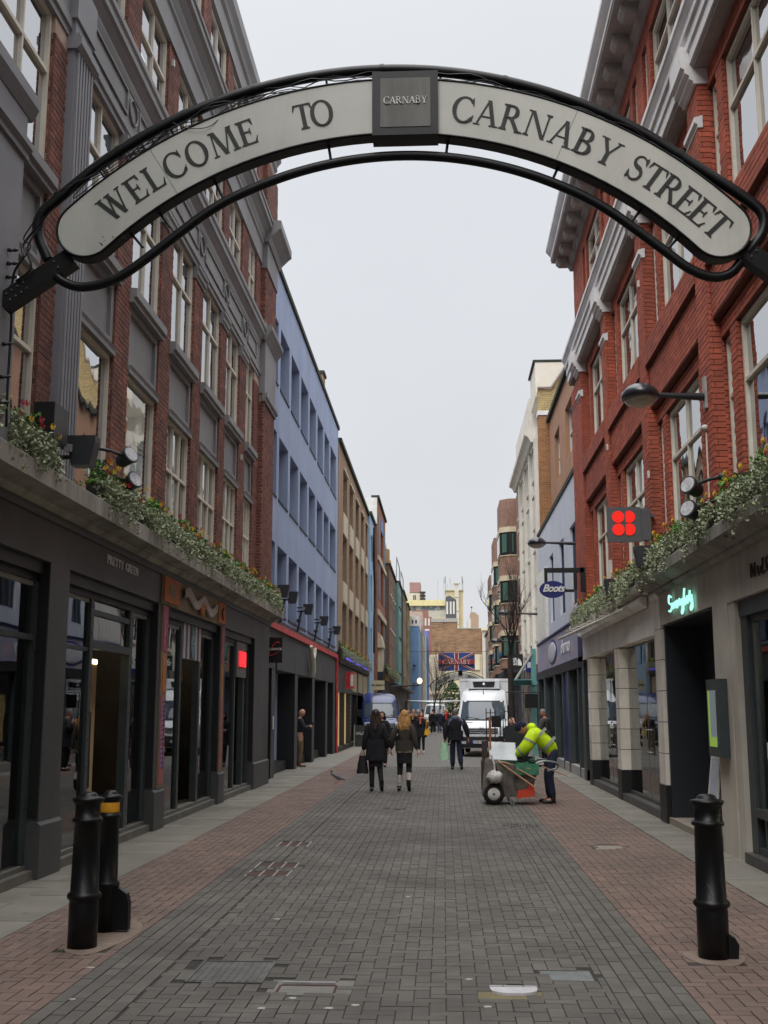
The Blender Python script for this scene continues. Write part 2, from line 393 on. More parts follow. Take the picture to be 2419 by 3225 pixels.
finish_pieces(paving, to3(herring(-1.92, 1.05, Y0, YN)) + to3(runs(LG, -1.92, Y0, YN)) + to3(runs(1.05, RG, Y0, YN)), m_pgrey, 'paver', 'grey_pavers', 200)
finish_pieces(paving, to3(herring(LR, LG, Y0, YN)) + to3(herring(RG, RR, Y0, YN)), m_pred, 'paver', 'red_pavers', 100)
def slabs(x0, x1, y0, y1):
    o = []; y = y0; row = 0
    while y < y1:
        n = 3 if row % 2 else 2; w = (x1 - x0) / n
        for i in range(n): o.append((x0 + i * w + .003, x0 + (i + 1) * w - .003, y + .003, min(y + .45, y1) - .003))
        y += .45; row += 1
    return o
finish_pieces(paving, to3(slabs(-5.1, LR, Y0, YN)) + to3(slabs(RR, 4.5, Y0, YN)), m_slab, 'paving_slab', 'pavement_slabs', 60)
# beyond 36 m the pieces can no longer be told apart: courses by material
def far_paving(name, c1, c2, joint, w=.1, L=.2):
    m = bpy.data.materials.new(name); m.use_nodes = True; t = m.node_tree; n = t.nodes; l = t.links; p = n['Principled BSDF']
    gg = n.new('ShaderNodeNewGeometry'); mp = n.new('ShaderNodeMapping'); mp.inputs['Rotation'].default_value = (0, 0, math.pi / 2); l.new(gg.outputs['Position'], mp.inputs[0])
    b = n.new('ShaderNodeTexBrick'); b.inputs['Scale'].default_value = 1; b.inputs['Brick Width'].default_value = L; b.inputs['Row Height'].default_value = w; b.inputs['Mortar Size'].default_value = .006
    b.inputs['Color1'].default_value = c1; b.inputs['Color2'].default_value = c2; b.inputs['Mortar'].default_value = joint; l.new(mp.outputs[0], b.inputs[0])
    nz = n.new('ShaderNodeTexNoise'); nz.inputs['Scale'].default_value = .6; nz.inputs['Detail'].default_value = 6; l.new(gg.outputs['Position'], nz.inputs['Vector'])
    mx_ = n.new('ShaderNodeMix'); mx_.data_type = 'RGBA'; mx_.blend_type = 'MULTIPLY'; mx_.inputs[0].default_value = .35; l.new(b.outputs[0], mx_.inputs[6]); l.new(nz.outputs['Fac'], mx_.inputs[7]); l.new(mx_.outputs[2], p.inputs['Base Color'])
    p.inputs['Roughness'].default_value = .75; return m
for nm, a, b, mm in (('far_paving', LG, RG, far_paving('far grey pavers', S(122, 118, 112), S(112, 108, 104), S(86, 83, 78))),):
    q = MB(); q.box(a, b, 36, 230, -.03, -.001); q.build(nm, mm, kind='structure')
q = MB(); q.box(LR, LG - .005, 36, 230, -.03, -.0012); q.box(RG + .005, RR, 36, 230, -.03, -.0012); q.build('far_red_paving', far_paving('far red pavers', S(136, 114, 104), S(126, 106, 98), S(98, 86, 80)), kind='structure')
q = MB(); q.box(-9, LR - .005, 36, 230, -.03, -.0014); q.box(RR + .005, 9, 36, 230, -.03, -.0014); q.build('far_pavement', M('far pale paving', S(140, 136, 128), S(124, 121, 114), 2, .8), kind='structure')
# covers and gullies let into the paving
m_iron = M('worn iron', S(112, 110, 108), S(84, 82, 80), 6, .55, metal=.3, bump=.4, bscale=120)
m_rust = M('rusty cover', S(84, 54, 46), S(60, 42, 38), 14, .8, bump=.4)
m_dark = M('dark void', S(14, 14, 14), S(10, 10, 10), 4, .9)
def cover(name, label, a, b, c, d, mat, ribs=0, rim=True, group=None, fill=None):
    t = MB(); t.box(a, b, c, d, -.028, -.006); o = t.build(name, mat, label=label, cat=name.replace('_', ' '), group=group)
    if rim:
        r = MB(); w = .02
        for q4 in ((a, a + w, c, d), (b - w, b, c, d), (a + w, b - w, c, c + w), (a + w, b - w, d - w, d)): r.box(*q4, -.028, .001)
        r.build('rim', m_iron, o)
    if ribs:
        r = MB(); n = ribs
        for i in range(n):
            x = a + (b - a) * (i + .5) / n; r.box(x - (b - a) / n * .28, x + (b - a) / n * .28, c + .03, d - .03, -.027, -.001)
        r.build('grille', m_iron, o)
    return o
cover('access_cover', 'large grey metal access cover in the near paving, left of the hinged lid', -1.72, -1.2, 7.75, 8.4, m_iron, ribs=0)
x = MB()
for i in range(9): x.box(-1.68 + i * .05, -1.655 + i * .05, 7.8, 8.35, -.006, -.002)
x.build('tread', m_iron, bpy.data.objects['access_cover'])
cover('drain_grate', 'slotted drain grate on the grey paving below the two walking women', -1.1, -.75, 20.83, 21.02, m_dark, ribs=9, rim=False, group='slotted drain grates')
cover('drain_grate', 'slotted drain grate in the paving just below the street cleaning cart', .98, 1.4, 17.88, 18.12, m_dark, ribs=9, rim=False, group='slotted drain grates')
for (a, b, c, d, lb) in ((-2.2, -1.8, 15.2, 15.7, 'furthest of the three small rusty covers left of the grey paving'), (-2.15, -1.7, 13.2, 13.6, 'middle one of the three small rusty covers left of the grey paving'), (-2.15, -1.7, 12.55, 12.95, 'nearest of the three small rusty covers left of the grey paving')):
    o = cover('service_cover', lb, a, b, c, d, m_rust, rim=False, group='rusty service covers')
    s_ = MB()
    for i in range(4):
        xx = a + (b - a) * i / 3; s_.box(xx - .008, xx + .008, c - .04, d + .02, -.006, .002)
    s_.build('strip', M('bright strip', S(170, 166, 158), None, 8, .5), o)
cover('round_cover', 'pale worn cover plate set in the red paving on the right', 1.95, 2.35, 15.15, 15.55, M('pale plate', S(150, 142, 132), S(128, 120, 110), 9, .7), rim=False)
t = MB(); t.box(-1.14, -.6, 7.45, 7.85, -.028, -.004)
o = t.build('hinged_cover', M('grey mortar', S(128, 126, 120), S(108, 106, 101), 5, .85, bump=.3), label='hinged steel hydrant lid let into a mortar patch beside the large cover', cat='hydrant lid')
t = MB(); t.box(-1.06, -.72, 7.72, 7.75, -.01, .012); t.build('hinge', M('galvanised', S(178, 178, 176), S(150, 150, 148), 8, .5, metal=.4), o)
t = MB(); t.box(-1.07, -.71, 7.69, 7.715, -.01, -.0015); t.box(-1.08, -1.065, 7.52, 7.7, -.01, -.0015); t.box(-.715, -.7, 7.52, 7.7, -.01, -.0015); t.build('slot', M('rust brown', S(70, 34, 28), None, 8, .8), o)
t = MB(); t.box(.2, .66, 7.40, 7.72, -.028, -.004); o = t.build('hydrant_lid', M('ochre mortar', S(128, 118, 84), S(112, 104, 80), 8, .85, bump=.3), label='white painted half round lid in an ochre mortar patch at the near edge', cat='hydrant lid')
t = MB(); pts = [(.28, 7.70), (.28, 7.62)] + [(.43 - .15 * math.cos(a), 7.6 - .1 * math.sin(a)) for a in [math.pi * i / 8 for i in range(1, 8)]] + [(.58, 7.62), (.58, 7.70)]
t.prism(pts[::-1], 'z', -.01, .012); t.build('lid', M('white enamel', S(206, 204, 208), S(186, 184, 190), 10, .5), o)
t = MB(); t.box(.275, .585, 7.665, 7.673, .012, .0135); t.box(.36, .37, 7.673, 7.70, .012, .0135); t.box(.49, .5, 7.673, 7.70, .012, .0135); t.build('seam', m_iron, o)
t = MB(); t.box(.64, .98, 7.93, 8.22, -.028, -.005); t.build('patch', M('bluish mortar', S(124, 130, 130), S(104, 108, 106), 6, .8), label='worn pale blue patch in the paving behind the white lid', cat='paving patch')
# mortar collars round the bollards
for (a, b, c, d, lb) in ((-2.92, -2.45, 8.5, 9.9, 'cement collar round the two left bollards'), (1.72, 2.15, 8.38, 8.92, 'cement collar round the right bollard')):
    t = MB(); cx, cy = (a + b) / 2, (c + d) / 2
    pts = [(cx + (b - a) / 2 * math.cos(q) * (1 + .08 * math.sin(3 * q)), cy + (d - c) / 2 * math.sin(q) * (1 + .06 * math.cos(5 * q))) for q in [math.pi * 2 * i / 18 for i in range(18)]]
    t.prism(pts, 'z', -.02, .0045); t.build('cement_collar', M('cement collar', S(134, 118, 106), S(112, 98, 88), 7, .9, bump=.5), label=lb, cat='cement patch')
m_gum = M('trodden litter', S(190, 188, 184), S(160, 158, 154), 20, .7)
GL = ['by the left edge of the large cover', 'left of the hinged hydrant lid', 'just below the hinged hydrant lid', 'below and right of the hinged lid', 'between the two hydrant lids', 'below the white half round lid', 'on the red strip below the left bollards', 'left of the lowest paving joint at the bottom edge', 'at the bottom left on the grey border rows', 'on its own in the middle of the near paving']
for i, (x_, y_) in enumerate(((-1.43, 10.0), (-.95, 7.35), (-.55, 7.2), (-.7, 7.12), (.15, 7.9), (.25, 7.2), (-2.45, 8.1), (-1.1, 7.1), (-2.3, 7.25), (-.35, 11.2))):
    t = MB(); w = .022 + .012 * R.random(); pts = [(x_ + w * math.cos(q) * (.7 + .5 * R.random()), y_ + w * .8 * math.sin(q) * (.7 + .5 * R.random())) for q in [math.pi * 2 * k / 7 for k in range(7)]]
    t.prism(pts, 'z', .001, .0045); t.build('litter_scrap', m_gum, label='small pale trodden scrap ' + GL[i], cat='litter', group='trodden scraps on the paving')
# ================================================================ left: dark red brick building with grey trim, Y 6..27.9
FL = Fac(1, -4.4)
m_mort = M('mortar warm', S(186, 162, 144), S(160, 138, 124), 5, .95)
m_brickL = M('dark red brick', S(138, 84, 70), S(98, 64, 58), 3, .85, rnd=.3, bump=.4, bscale=60, dirt=S(84, 64, 58), dirtscale=.8)
m_greyT = M('grey painted stucco', S(140, 140, 141), S(126, 126, 128), .9, .6, bump=.06, dirt=S(118, 118, 121), dirtscale=.7)
m_greyD = M('cool grey paint', S(138, 138, 143), S(124, 124, 129), 1, .6, bump=.06)  # slightly bluer grey for the fluted pilaster and portal pier
m_cream = M('cream window paint', S(222, 215, 200), S(206, 198, 184), 3, .5)
m_char = M('charcoal painted front', S(80, 81, 82), S(69, 70, 71), .8, .55, bump=.12, dirt=S(60, 60, 60), dirtscale=.9)
m_ledge = M('weathered concrete ledge', S(172, 168, 158), S(128, 125, 117), 1.6, .9, bump=.5, bscale=14, stretch=(1, 1, .35), dirt=S(66, 64, 59), dirtscale=2.4)
m_paneL = dark_glass('upper pane', refl=12); m_shop = glass_mat('shop glass', refl=3.0); m_shopR = glass_mat('clear shop glass', refl=1.5)
BL = empty('brick_building', (-5, 17, 0), 'long dark red brick building with grey trim over charcoal shop fronts, left', 'building')
rec = []
# solid core + parapet
t = MB(); t.box(-14, -4.86, -18, 27.88, 3.9, 15.9); t.box(-14, -4.4, -18, 4.9, 0, 15.9); core = t.build('wall', M('core wall', S(60, 56, 54), None, 3, .9), BL)
PIERS = [(-1, 5.05), (6.9, 7.6), (9.25, 9.97), (11.63, 12.72), (14.38, 15.08), (16.73, 17.44), (19.08, 19.77), (21.5, 22.09), (23.63, 24.41), (25.5, 26.2)]
OPEN = [(9.97, 11.63), (12.72, 14.38), (15.08, 16.73), (17.44, 19.08), (19.77, 21.5), (22.09, 23.63), (24.41, 25.5)]
t = MB()
for a, b in PIERS[2:]: FL.box(t, -.46, 0, a, b, 4.2, 15.45)
FL.box(t, -.46, .12, 26.2, 27.88, 4.2, 15.45)
t.build('pier_core', m_mort, BL)
for a, b in PIERS[2:]:
    for z0, z1 in ((4.2, 9.45), (10.98, 12.6), (13.65, 15.42)):
        if a > 25: brick_front(rec, FL, 0, a, b, z0, z1)
        elif a == 11.63: brick_front(rec, FL, 0, a, 12.06, z0, z1); brick_front(rec, FL, 0, 12.66, b, z0, z1)
        else: brick_front(rec, FL, 0, a, b, z0, z1)
        brick_jamb(rec, FL, a, -.2, 0, z0, z1)
for z0, z1 in ((4.2, 9.1), (10.98, 12.6), (13.65, 15.42)):
    brick_front(rec, FL, .12, 26.2, 27.88, z0, z1); brick_jamb(rec, FL, 26.2, 0, .12, z0, z1)
finish_pieces(BL, rec, m_brickL)
# spandrel panels with sills between floor 1 and 2
for a, b in OPEN:
    t = MB(); FL.box(t, -.34, -.07, a, b, 6.55, 7.46)
    FL.box(t, -.07, -.02, a, b, 6.55, 6.68); FL.box(t, -.07, -.02, a, b, 7.36, 7.46); FL.box(t, -.07, -.02, a, a + .12, 6.68, 7.36); FL.box(t, -.07, -.02, b - .12, b, 6.68, 7.36)
    sp = t.build('spandrel_panel', m_greyT, BL)
    t = MB(); FL.prof(t, [(-.3, 7.46), (.07, 7.46), (.07, 7.52), (.11, 7.54), (.11, 7.66), (-.3, 7.70)], a - .06, b + .06); t.build('sill', m_greyT, sp)
    t = MB(); FL.prof(t, [(-.3, 6.44), (.03, 6.44), (.03, 6.50), (.05, 6.55), (-.3, 6.55)], a + .005, b - .005); t.build('lintel', m_greyT, sp)
# windows
for i, (a, b) in enumerate(OPEN):
    mu1 = () if i in (1, 2) else ((.5,) if i == 0 else (.36, .68)); tr1 = () if i in (1, 2) else (.62,)
    window(FL, BL, a + .01, b - .01, 4.25, 6.44, -.06, mu1, tr1, mf=m_cream, mg=m_paneL)
    window(FL, BL, a + .01, b - .01, 7.70, 9.68, -.06, (.52,), (.62,), mf=m_cream, mg=m_paneL)
    window(FL, BL, a + .01, b - .01, 10.98, 12.58, -.06, (.52,), (.55,), mf=m_cream, mg=m_paneL)
    window(FL, BL, a + .01, b - .01, 13.7, 15.4, -.06, (.5,), (.55,), mf=m_cream, mg=m_paneL)
# entablature between floors 2 and 3
YA, YB = 8.0, 27.9
def run(name, pts, mat=m_greyT, y0=YA, y1=YB, f=FL, p=BL):
    t = MB(); f.prof(t, pts, y0, y1); return t.build(name, mat, p)
run('frieze', [(-.4, 9.66), (.02, 9.66), (.02, 9.74), (.05, 9.76), (.05, 9.88), (.02, 9.92), (.02, 10.42), (-.4, 10.42)], y1=26.19)
run('string_cornice', [(-.4, 10.43), (.03, 10.43), (.05, 10.5), (.05, 10.56), (.12, 10.66), (.16, 10.70), (.16, 10.80), (.19, 10.84), (.19, 10.93), (-.4, 10.97)], y1=26.05)
for a, b in OPEN:      # sunk frieze panels with rounded roundels between
    t = MB(); c = (a + b) / 2; w = b - a + .1
    FL.box(t, .022, .05, c - w / 2, c + w / 2, 9.98, 10.02); FL.box(t, .022, .05, c - w / 2, c + w / 2, 10.34, 10.38); FL.box(t, .022, .05, c - w / 2, c - w / 2 + .04, 10.02, 10.34); FL.box(t, .022, .05, c + w / 2 - .04, c + w / 2, 10.02, 10.34)
    t.build('frieze_panel', m_greyT, BL)
for a, b in PIERS[4:-1]:
    t = MB(); c = (a + b) / 2
    t.tube([(FL.x(.04), c + .2 * math.cos(q), 10.18 + .17 * math.sin(q)) for q in [math.pi * 2 * k / 16 for k in range(16)]], .018, 6, closed=True); t.build('roundel', m_greyT, BL)
    t = MB(); FL.prof(t, [(-.3, 9.42), (.03, 9.42), (.03, 9.46), (.06, 9.49), (.06, 9.56), (.09, 9.6), (.09, 9.655), (-.3, 9.655)], a - .04, b + .04); t.build('capital', m_greyT, BL)
# end pilaster
t = MB(); FL.box(t, -.3, .15, 26.16, 27.9, 9.3, 11.1); FL.prof(t, [(.1, 9.1), (.17, 9.1), (.17, 9.16), (.22, 9.2), (.22, 9.3), (.1, 9.3)], 26.12, 27.94); FL.prof(t, [(.1, 10.62), (.16, 10.62), (.28, 10.8), (.33, 10.86), (.33, 10.96), (.1, 11.0)], 26.04, 27.95); t.build('end_pilaster', m_greyT, BL)
# upper frieze, cornice, attic
run('upper_frieze', [(-.4, 12.58), (.04, 12.58), (.04, 13.04), (.08, 13.08), (.08, 13.16), (-.4, 13.16)], y1=26.15)
t = MB(); FL.box(t, -.3, .16, 26.16, 27.92, 12.5, 13.2); t.build('end_pilaster', m_greyT, BL)
run('cornice', [(-.4, 13.17), (.08, 13.17), (.12, 13.26), (.12, 13.3), (.22, 13.42), (.28, 13.46), (.28, 13.58), (.31, 13.6), (.31, 13.66), (-.4, 13.7)], y1=27.95)
t = MB(); FL.prof(t, [(.1, 13.14), (.2, 13.14), (.26, 13.26), (.42, 13.42), (.5, 13.48), (.5, 13.68), (.1, 13.72)], 26.05, 28.0); t.build('cornice_return', m_greyT, BL)
run('attic_frieze', [(-.4, 15.42), (.04, 15.42), (.04, 15.85), (.1, 15.9), (.1, 15.96), (-.4, 15.96)])
run('attic_cornice', [(-.6, 15.97), (.08, 15.97), (.12, 16.05), (.2, 16.15), (.2, 16.42), (-.6, 16.46)])
# fluted pilaster
t = MB(); FL.box(t, 0, .09, 12.06, 12.68, 4.2, 9.9); FL.box(t, 0, .12, 12.02, 12.72, 9.9, 10.44)
for k in range(6):
    y = 12.10 + k * .1; FL.box(t, .09, .125, y, y + .055, 4.35, 9.75)
FL.prof(t, [(0, 9.5), (.13, 9.5), (.18, 9.56), (.18, 9.66), (0, 9.66)], 12.02, 12.72)
t.build('fluted_pilaster', m_greyD, BL)
# near grey portal pier that carries the arch
t = MB(); FL.box(t, -.3, .40, 8.9, 9.95, 4.2, 7.0); t.box(-4.0, -3.97, 9.02, 9.83, 4.45, 6.85)
FL.prof(t, [(-.1, 7.0), (.43, 7.0), (.43, 7.06), (.47, 7.1), (.47, 7.16), (-.1, 7.16)], 8.86, 9.99)
FL.box(t, -.1, .41, 8.89, 9.96, 7.16, 7.44); FL.prof(t, [(-.1, 7.44), (.42, 7.44), (.48, 7.56), (.48, 7.68), (-.1, 7.72)], 8.8, 10.06)
t.build('portal_pier', m_greyD, BL)
# ledge above the shops
FG = Fac(1, -4.3)
t = MB(); FG.prof(t, [(-.5, 3.88), (.08, 3.88), (.14, 3.93), (.14, 3.96), (.34, 3.98), (.34, 4.17), (.30, 4.2), (-.5, 4.22)], 6.0, 27.95); t.build('ledge', m_ledge, BL)
# ground floor: fascia, piers, recessed fronts
m_teal = M('grey green metal frame', S(62, 70, 72), S(52, 59, 61), 3, .45, bump=.05)
m_blackp = M('near black paint', S(24, 25, 27), S(18, 19, 20), 2, .5)
t = MB(); FG.box(t, -.3, 0, 5, 27.9, 3.36, 3.88); FG.prof(t, [(0, 3.80), (.03, 3.80), (.05, 3.84), (.05, 3.88), (0, 3.88)], 5, 27.9); t.build('fascia', m_char, BL)
GP = [(7.3, 8.0), (12.12, 12.76), (16.9, 17.47), (21.72, 22.23), (25.75, 27.9)]
for a, b in GP:
    t = MB(); FG.box(t, -.45, 0, a, b, .58, 3.36); FG.prof(t, [(-.45, 0), (.035, 0), (.035, .55), (0, .585), (-.45, .585)], a - .03, b + .03); t.build('shop_pier', m_char, BL)
    t = MB(); FG.box(t, -.46, -.01, a - .012, a + .02, .62, 3.34); t.build('reveal', m_blackp, BL)
shops = [(8.0, 12.12), (12.76, 16.9), (17.47, 21.72), (22.23, 25.75)]
m_inter = M('shop interior plaster', S(150, 140, 122), S(120, 112, 98), 2, .9)
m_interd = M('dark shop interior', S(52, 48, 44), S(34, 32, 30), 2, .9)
doors = [None, (14.12, 15.8), (19.03, 20.4), (24.05, 25.0)]
for si, (a, b) in enumerate(shops):
    t = MB(); FG.box(t, -.28, -.06, a, b, 3.22, 3.36); FG.box(t, -.26, -.12, a, b, 3.14, 3.22); t.build('soffit_beam', m_blackp, BL)
    t = MB(); FG.box(t, -.6, -.02, a + .03, b - .03, 0, .10); FG.box(t, -.26, -.1, a + .03, b - .03, .1, .15); t.build('shop_step', M('stone threshold', S(112, 110, 104), S(92, 90, 85), 3, .8, bump=.2), BL)
    dr = doors[si]
    cells = [(a + .06, b - .08)] if not dr else [(a + .06, dr[0] - .12), (dr[1] + .14, b - .1)]
    fr = MB(); posts = [(a, a + .06), (b - .1, b)] + ([(dr[0] - .12, dr[0]), (dr[1], dr[1] + .14)] if dr else [])
    for p, q in posts: FG.box(fr, -.24, -.12, p, q, .15, 3.14)
    if not dr:
        FG.box(fr, -.2, -.12, a + .06, b - .1, 2.5, 2.56)
    elif si == 1:
        FG.box(fr, -.2, -.12, dr[0], dr[1], 2.52, 2.62); FG.box(fr, -.2, -.13, dr[0], dr[1], 2.95, 3.02); FG.box(fr, -.2, -.14, cells[0][0], cells[0][1], 2.48, 2.53)
    o = fr.build('shop_frame', m_teal, BL)
    stud = MB()
    for p, q in posts:
        for k in range(9): stud.lathe([(.012, FG.x(-.12)), (.010, FG.x(-.112))], (0, (p + q) / 2, .4 + k * .33), 6, 'x')
    stud.build('rivets', M('rivet', S(30, 32, 34), None, 3, .4), o, kind='stuff')
    for p, q in cells:
        gm = MB(); FG.box(gm, -.175, -.165, p, q, .15, 3.14); gm.build('shop_window', m_shop, BL)
        sm = MB(); FG.box(sm, -.2, -.15, p, q, 3.09, 3.14); sm.build('glazing_bead', M('pale bead', S(150, 152, 148), None, 3, .5), BL)
    if si == 1:
        for z0, z1 in ((2.62, 2.95), (3.02, 3.14)):
            gm = MB(); FG.box(gm, -.175, -.165, dr[0], dr[1], z0, z1); gm.build('transom_light', m_shop, BL)
# interior rooms (one shell per shop)
m_warmwall = M('warm lit wall', S(176, 158, 128), S(150, 132, 104), 1.4, .9)
for si, (a, b) in enumerate(shops):
    t = MB()
    t.box(-8.3, -8.2, a - .3, b + .3, .08, 3.4); t.box(-8.2, -4.6, b + .22, b + .27, .08, 3.4); t.box(-8.2, -4.6, a - .27, a - .22, .08, 3.4); t.box(-8.2, -4.55, a - .3, b + .3, 3.4, 3.45)
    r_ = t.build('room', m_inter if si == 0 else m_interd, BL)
    t = MB(); t.box(-8.2, -4.6, a, b, .04, .08); t.build('shop_floor', M('shop floor', S(96, 88, 78), S(72, 66, 58), 3, .5), r_)
m_bulb = emit('filament bulb', (1, .62, .28, 1), 16)
m_warm = emit('warm strip light', (1, .72, .42, 1), 5)
# goods: rails of dark clothes, panels, lit columns
t = MB(); t.box(-4.95, -4.8, 15.2, 15.55, .1, 2.45); t.build('display_panel', m_warmwall, BL)
t = MB(); t.box(-4.80, -4.79, 15.22, 15.53, 2.38, 2.44); t.build('strip_light', m_warm, BL)
m_cloth = [M('cloth %d' % i, c, None, 6, .9) for i, c in enumerate((S(22, 20, 22), S(46, 36, 30), S(150, 84, 30), S(30, 30, 36), S(120, 116, 108), S(90, 28, 30)))]
for k, (yy, ci) in enumerate(((14.3, 0), (14.5, 3), (14.72, 2), (14.86, 1), (15.05, 0))):
    t = MB(); t.prism([(yy, 1.75), (yy + .09, 1.72), (yy + .1, 1.2), (yy + .13, .75), (yy - .04, .7), (yy - .01, 1.2)], 'x', -5.1, -4.72); t.build('hanging_garment', m_cloth[ci], BL)
t = MB(); t.tube([(-4.9, 14.15, 1.78), (-4.9, 15.2, 1.78)], .012, 6); t.tube([(-4.75, 14.15, 1.1), (-4.75, 15.2, 1.1)], .01, 6); t.build('clothes_rail', m_iron, BL)
t = MB(); t.box(-5.4, -4.8, 19.1, 20.3, .08, .3); t.build('display_plinth', m_blackp, BL)
t = MB(); t.box(-5.6, -5.5, 19.0, 20.5, .1, 2.2); t.build('display_panel', M('ochre panel', S(196, 160, 96), S(160, 124, 66), 2, .8), BL)
t = MB()
for k in range(7): t.box(-5.5, -5.44, 19.1 + k * .18, 19.2 + k * .18, .9 + .3 * math.sin(k * 2.3), 2.3)
t.build('hanging_banner', m_blackp, BL)
t = MB(); t.box(-4.95, -4.9, 20.0, 20.3, 1.2, 1.6); t.build('display_picture', M('yellow print', S(206, 160, 50), S(150, 60, 34), 14, .7), BL)
t = MB(); t.box(-4.95, -4.9, 20.0, 20.3, 1.65, 2.1); t.build('display_picture', M('pink print', S(170, 90, 90), S(140, 50, 50), 14, .7), BL)
t = MB(); t.box(-5.2, -4.7, 19.05, 20.35, 2.28, 2.5); t.build('valance', M('gold valance', S(170, 130, 40), S(120, 90, 30), 6, .7), BL)
# striped banner board over the second doorway
t = MB()
for k in range(9):
    t.cur = k % 2; FG.box(t, -.155, -.10, 19.05 + k * .15, 19.20 + k * .15, 2.62, 3.22)
o = t.build('striped_board', [M('board white', S(196, 190, 196), None, 3, .7), M('board plum', S(86, 76, 84), None, 3, .7)], BL)
t = MB(); t.prism([(19.72 + .16 * math.cos(q) * (1 - .35 * abs(math.sin(q))), 2.92 + .3 * math.sin(q)) for q in [math.pi * 2 * k / 20 for k in range(20)]], 'x', FG.x(-.10), FG.x(-.085)); t.build('board_motif', M('teal motif', S(104, 148, 152), S(90, 130, 136), 4, .7), o)
t = MB(); t.tube([(FG.x(-.08), 19.72 + .07 * math.cos(q), 2.95 + .07 * math.sin(q)) for q in [math.pi * k / 8 for k in range(9)]], .01, 5); t.tube([(FG.x(-.08), 19.64, 2.9), (FG.x(-.08), 19.8, 2.9)], .01, 5); t.build('motif_line', M('pale motif', S(190, 200, 196), None, 4, .6), o)
# third shop: grey board with a lit red sign
t = MB(); FG.box(t, -.155, -.08, 23.98, 25.1, 2.45, 3.2); o = t.build('grey_board', M('grey board', S(116, 116, 114), S(104, 104, 102), 2, .7), BL)
t = MB(); FG.box(t, -.08, -.05, 24.2, 24.95, 2.68, 3.0); t.build('red_sign', emit('red sign glow', (1, .02, .03, 1), 1.1, S(200, 10, 16)), o)
# orange panelled shop surround on the second doorway bay
m_or = M('orange tiled board', S(190, 112, 60), S(160, 88, 46), 5, .7, bump=.5, bscale=20)
m_tan = M('tan board', S(142, 126, 104), S(122, 108, 90), 3, .75)
sg = empty('shop_sign', (-4.3, 19.4, 3.4), 'tan fascia board with orange end tiles and a pale ribbon motif', 'shop sign')
t = MB(); FG.box(t, 0.003, .03, 17.0, 21.95, 3.36, 3.80); t.build('sign_board', m_tan, sg)
for a, b, w in ((17.03, 18.0, 0), (21.23, 21.93, 1)):
    t = MB(); FG.box(t, .03, .055, a, b, 3.40, 3.79); o = t.build('orange_tile', m_or, sg)
    t = MB()
    c = (a + b) / 2
    if w == 0: t.prism([(c - .22, 3.68), (c - .05, 3.66), (c + .05, 3.72), (c + .24, 3.70), (c + .2, 3.6), (c + .22, 3.5), (c + .16, 3.44), (c + .1, 3.52), (c - .1, 3.5), (c - .22, 3.54)], 'x', FG.x(.055), FG.x(.06)); t.build('tile_motif', m_tan, o)
    else: t.tube([(FG.x(.06), c + .08, 3.7), (FG.x(.06), c - .06, 3.6), (FG.x(.06), c + .05, 3.47)], .02, 5); t.build('tile_motif', m_blackp, o)
pts = []
for i in range(26):
    u = i / 25; y = 18.25 + u * 2.75; z = 3.62 - .06 * u + .075 * math.sin(u * 14.0); pts.append((y, z))
t = MB()
for (y0, z0), (y1, z1) in zip(pts[:-1], pts[1:]):
    t.add([(FG.x(.05), y0, z0 - .075), (FG.x(.05), y1, z1 - .075), (FG.x(.05), y1, z1 + .075), (FG.x(.05), y0, z0 + .075), (FG.x(.09), y0, z0 - .075), (FG.x(.09), y1, z1 - .075), (FG.x(.09), y1, z1 + .075), (FG.x(.09), y0, z0 + .075)], [(4, 5, 6, 7), (0, 1, 5, 4), (3, 7, 6, 2)])
t.build('ribbon_scroll', M('pale ribbon', S(196, 186, 180), S(160, 150, 146), 18, .7), sg)
t = MB(); t.ell((FG.x(.08), 19.65, 3.5), (.03, .16, .13), 14, 8); t.build('oval_boss', m_or, sg)
for j, (a, b) in enumerate(((17.08, 17.44), (21.74, 22.0))):
    t = MB(); FG.box(t, .003, .02, a, b, .60, 3.35); o = t.build('side_board', m_tan, sg)
    t = MB(); FG.box(t, .02, .03, a + .03, b - .04, 2.64, 3.32); t.build('pink_panel', M('pink panel', S(168, 84, 104), S(150, 76, 90), 9, .7), o)
    t = MB(); FG.box(t, .02, .03, a + .09, b - .1, 2.02, 2.6); t.build('orange_strip', M('orange strip', S(196, 116, 52), None, 4, .7), o)
    t = MB(); FG.box(t, .02, .03, a + .03, b - .04, .66, 1.98); t.build('rose_panel', M('rose panel', S(172, 100, 92), S(150, 88, 84), 9, .7), o)
    if j == 0:
        t = MB()
        for k in range(15):
            z = .9 + k * .07; c = (a + b) / 2 + R.uniform(-.03, .03); t.tube([(FG.x(.032), c - .07, z), (FG.x(.032), c, z + .04), (FG.x(.032), c + .07, z - .01)], .012, 4)
        t.build('blue_scribble', M('blue scribble', S(92, 104, 176), None, 4, .7), o)
        t = MB()
        for k in range(5): t.tube([(FG.x(.032), (a + b) / 2 - .06, 2.75 + k * .1), (FG.x(.032), (a + b) / 2, 2.82 + k * .1), (FG.x(.032), (a + b) / 2 + .06, 2.75 + k * .1)], .008, 4)
        t.build('pink_scribble', M('lilac scribble', S(186, 120, 160), None, 4, .7), o)
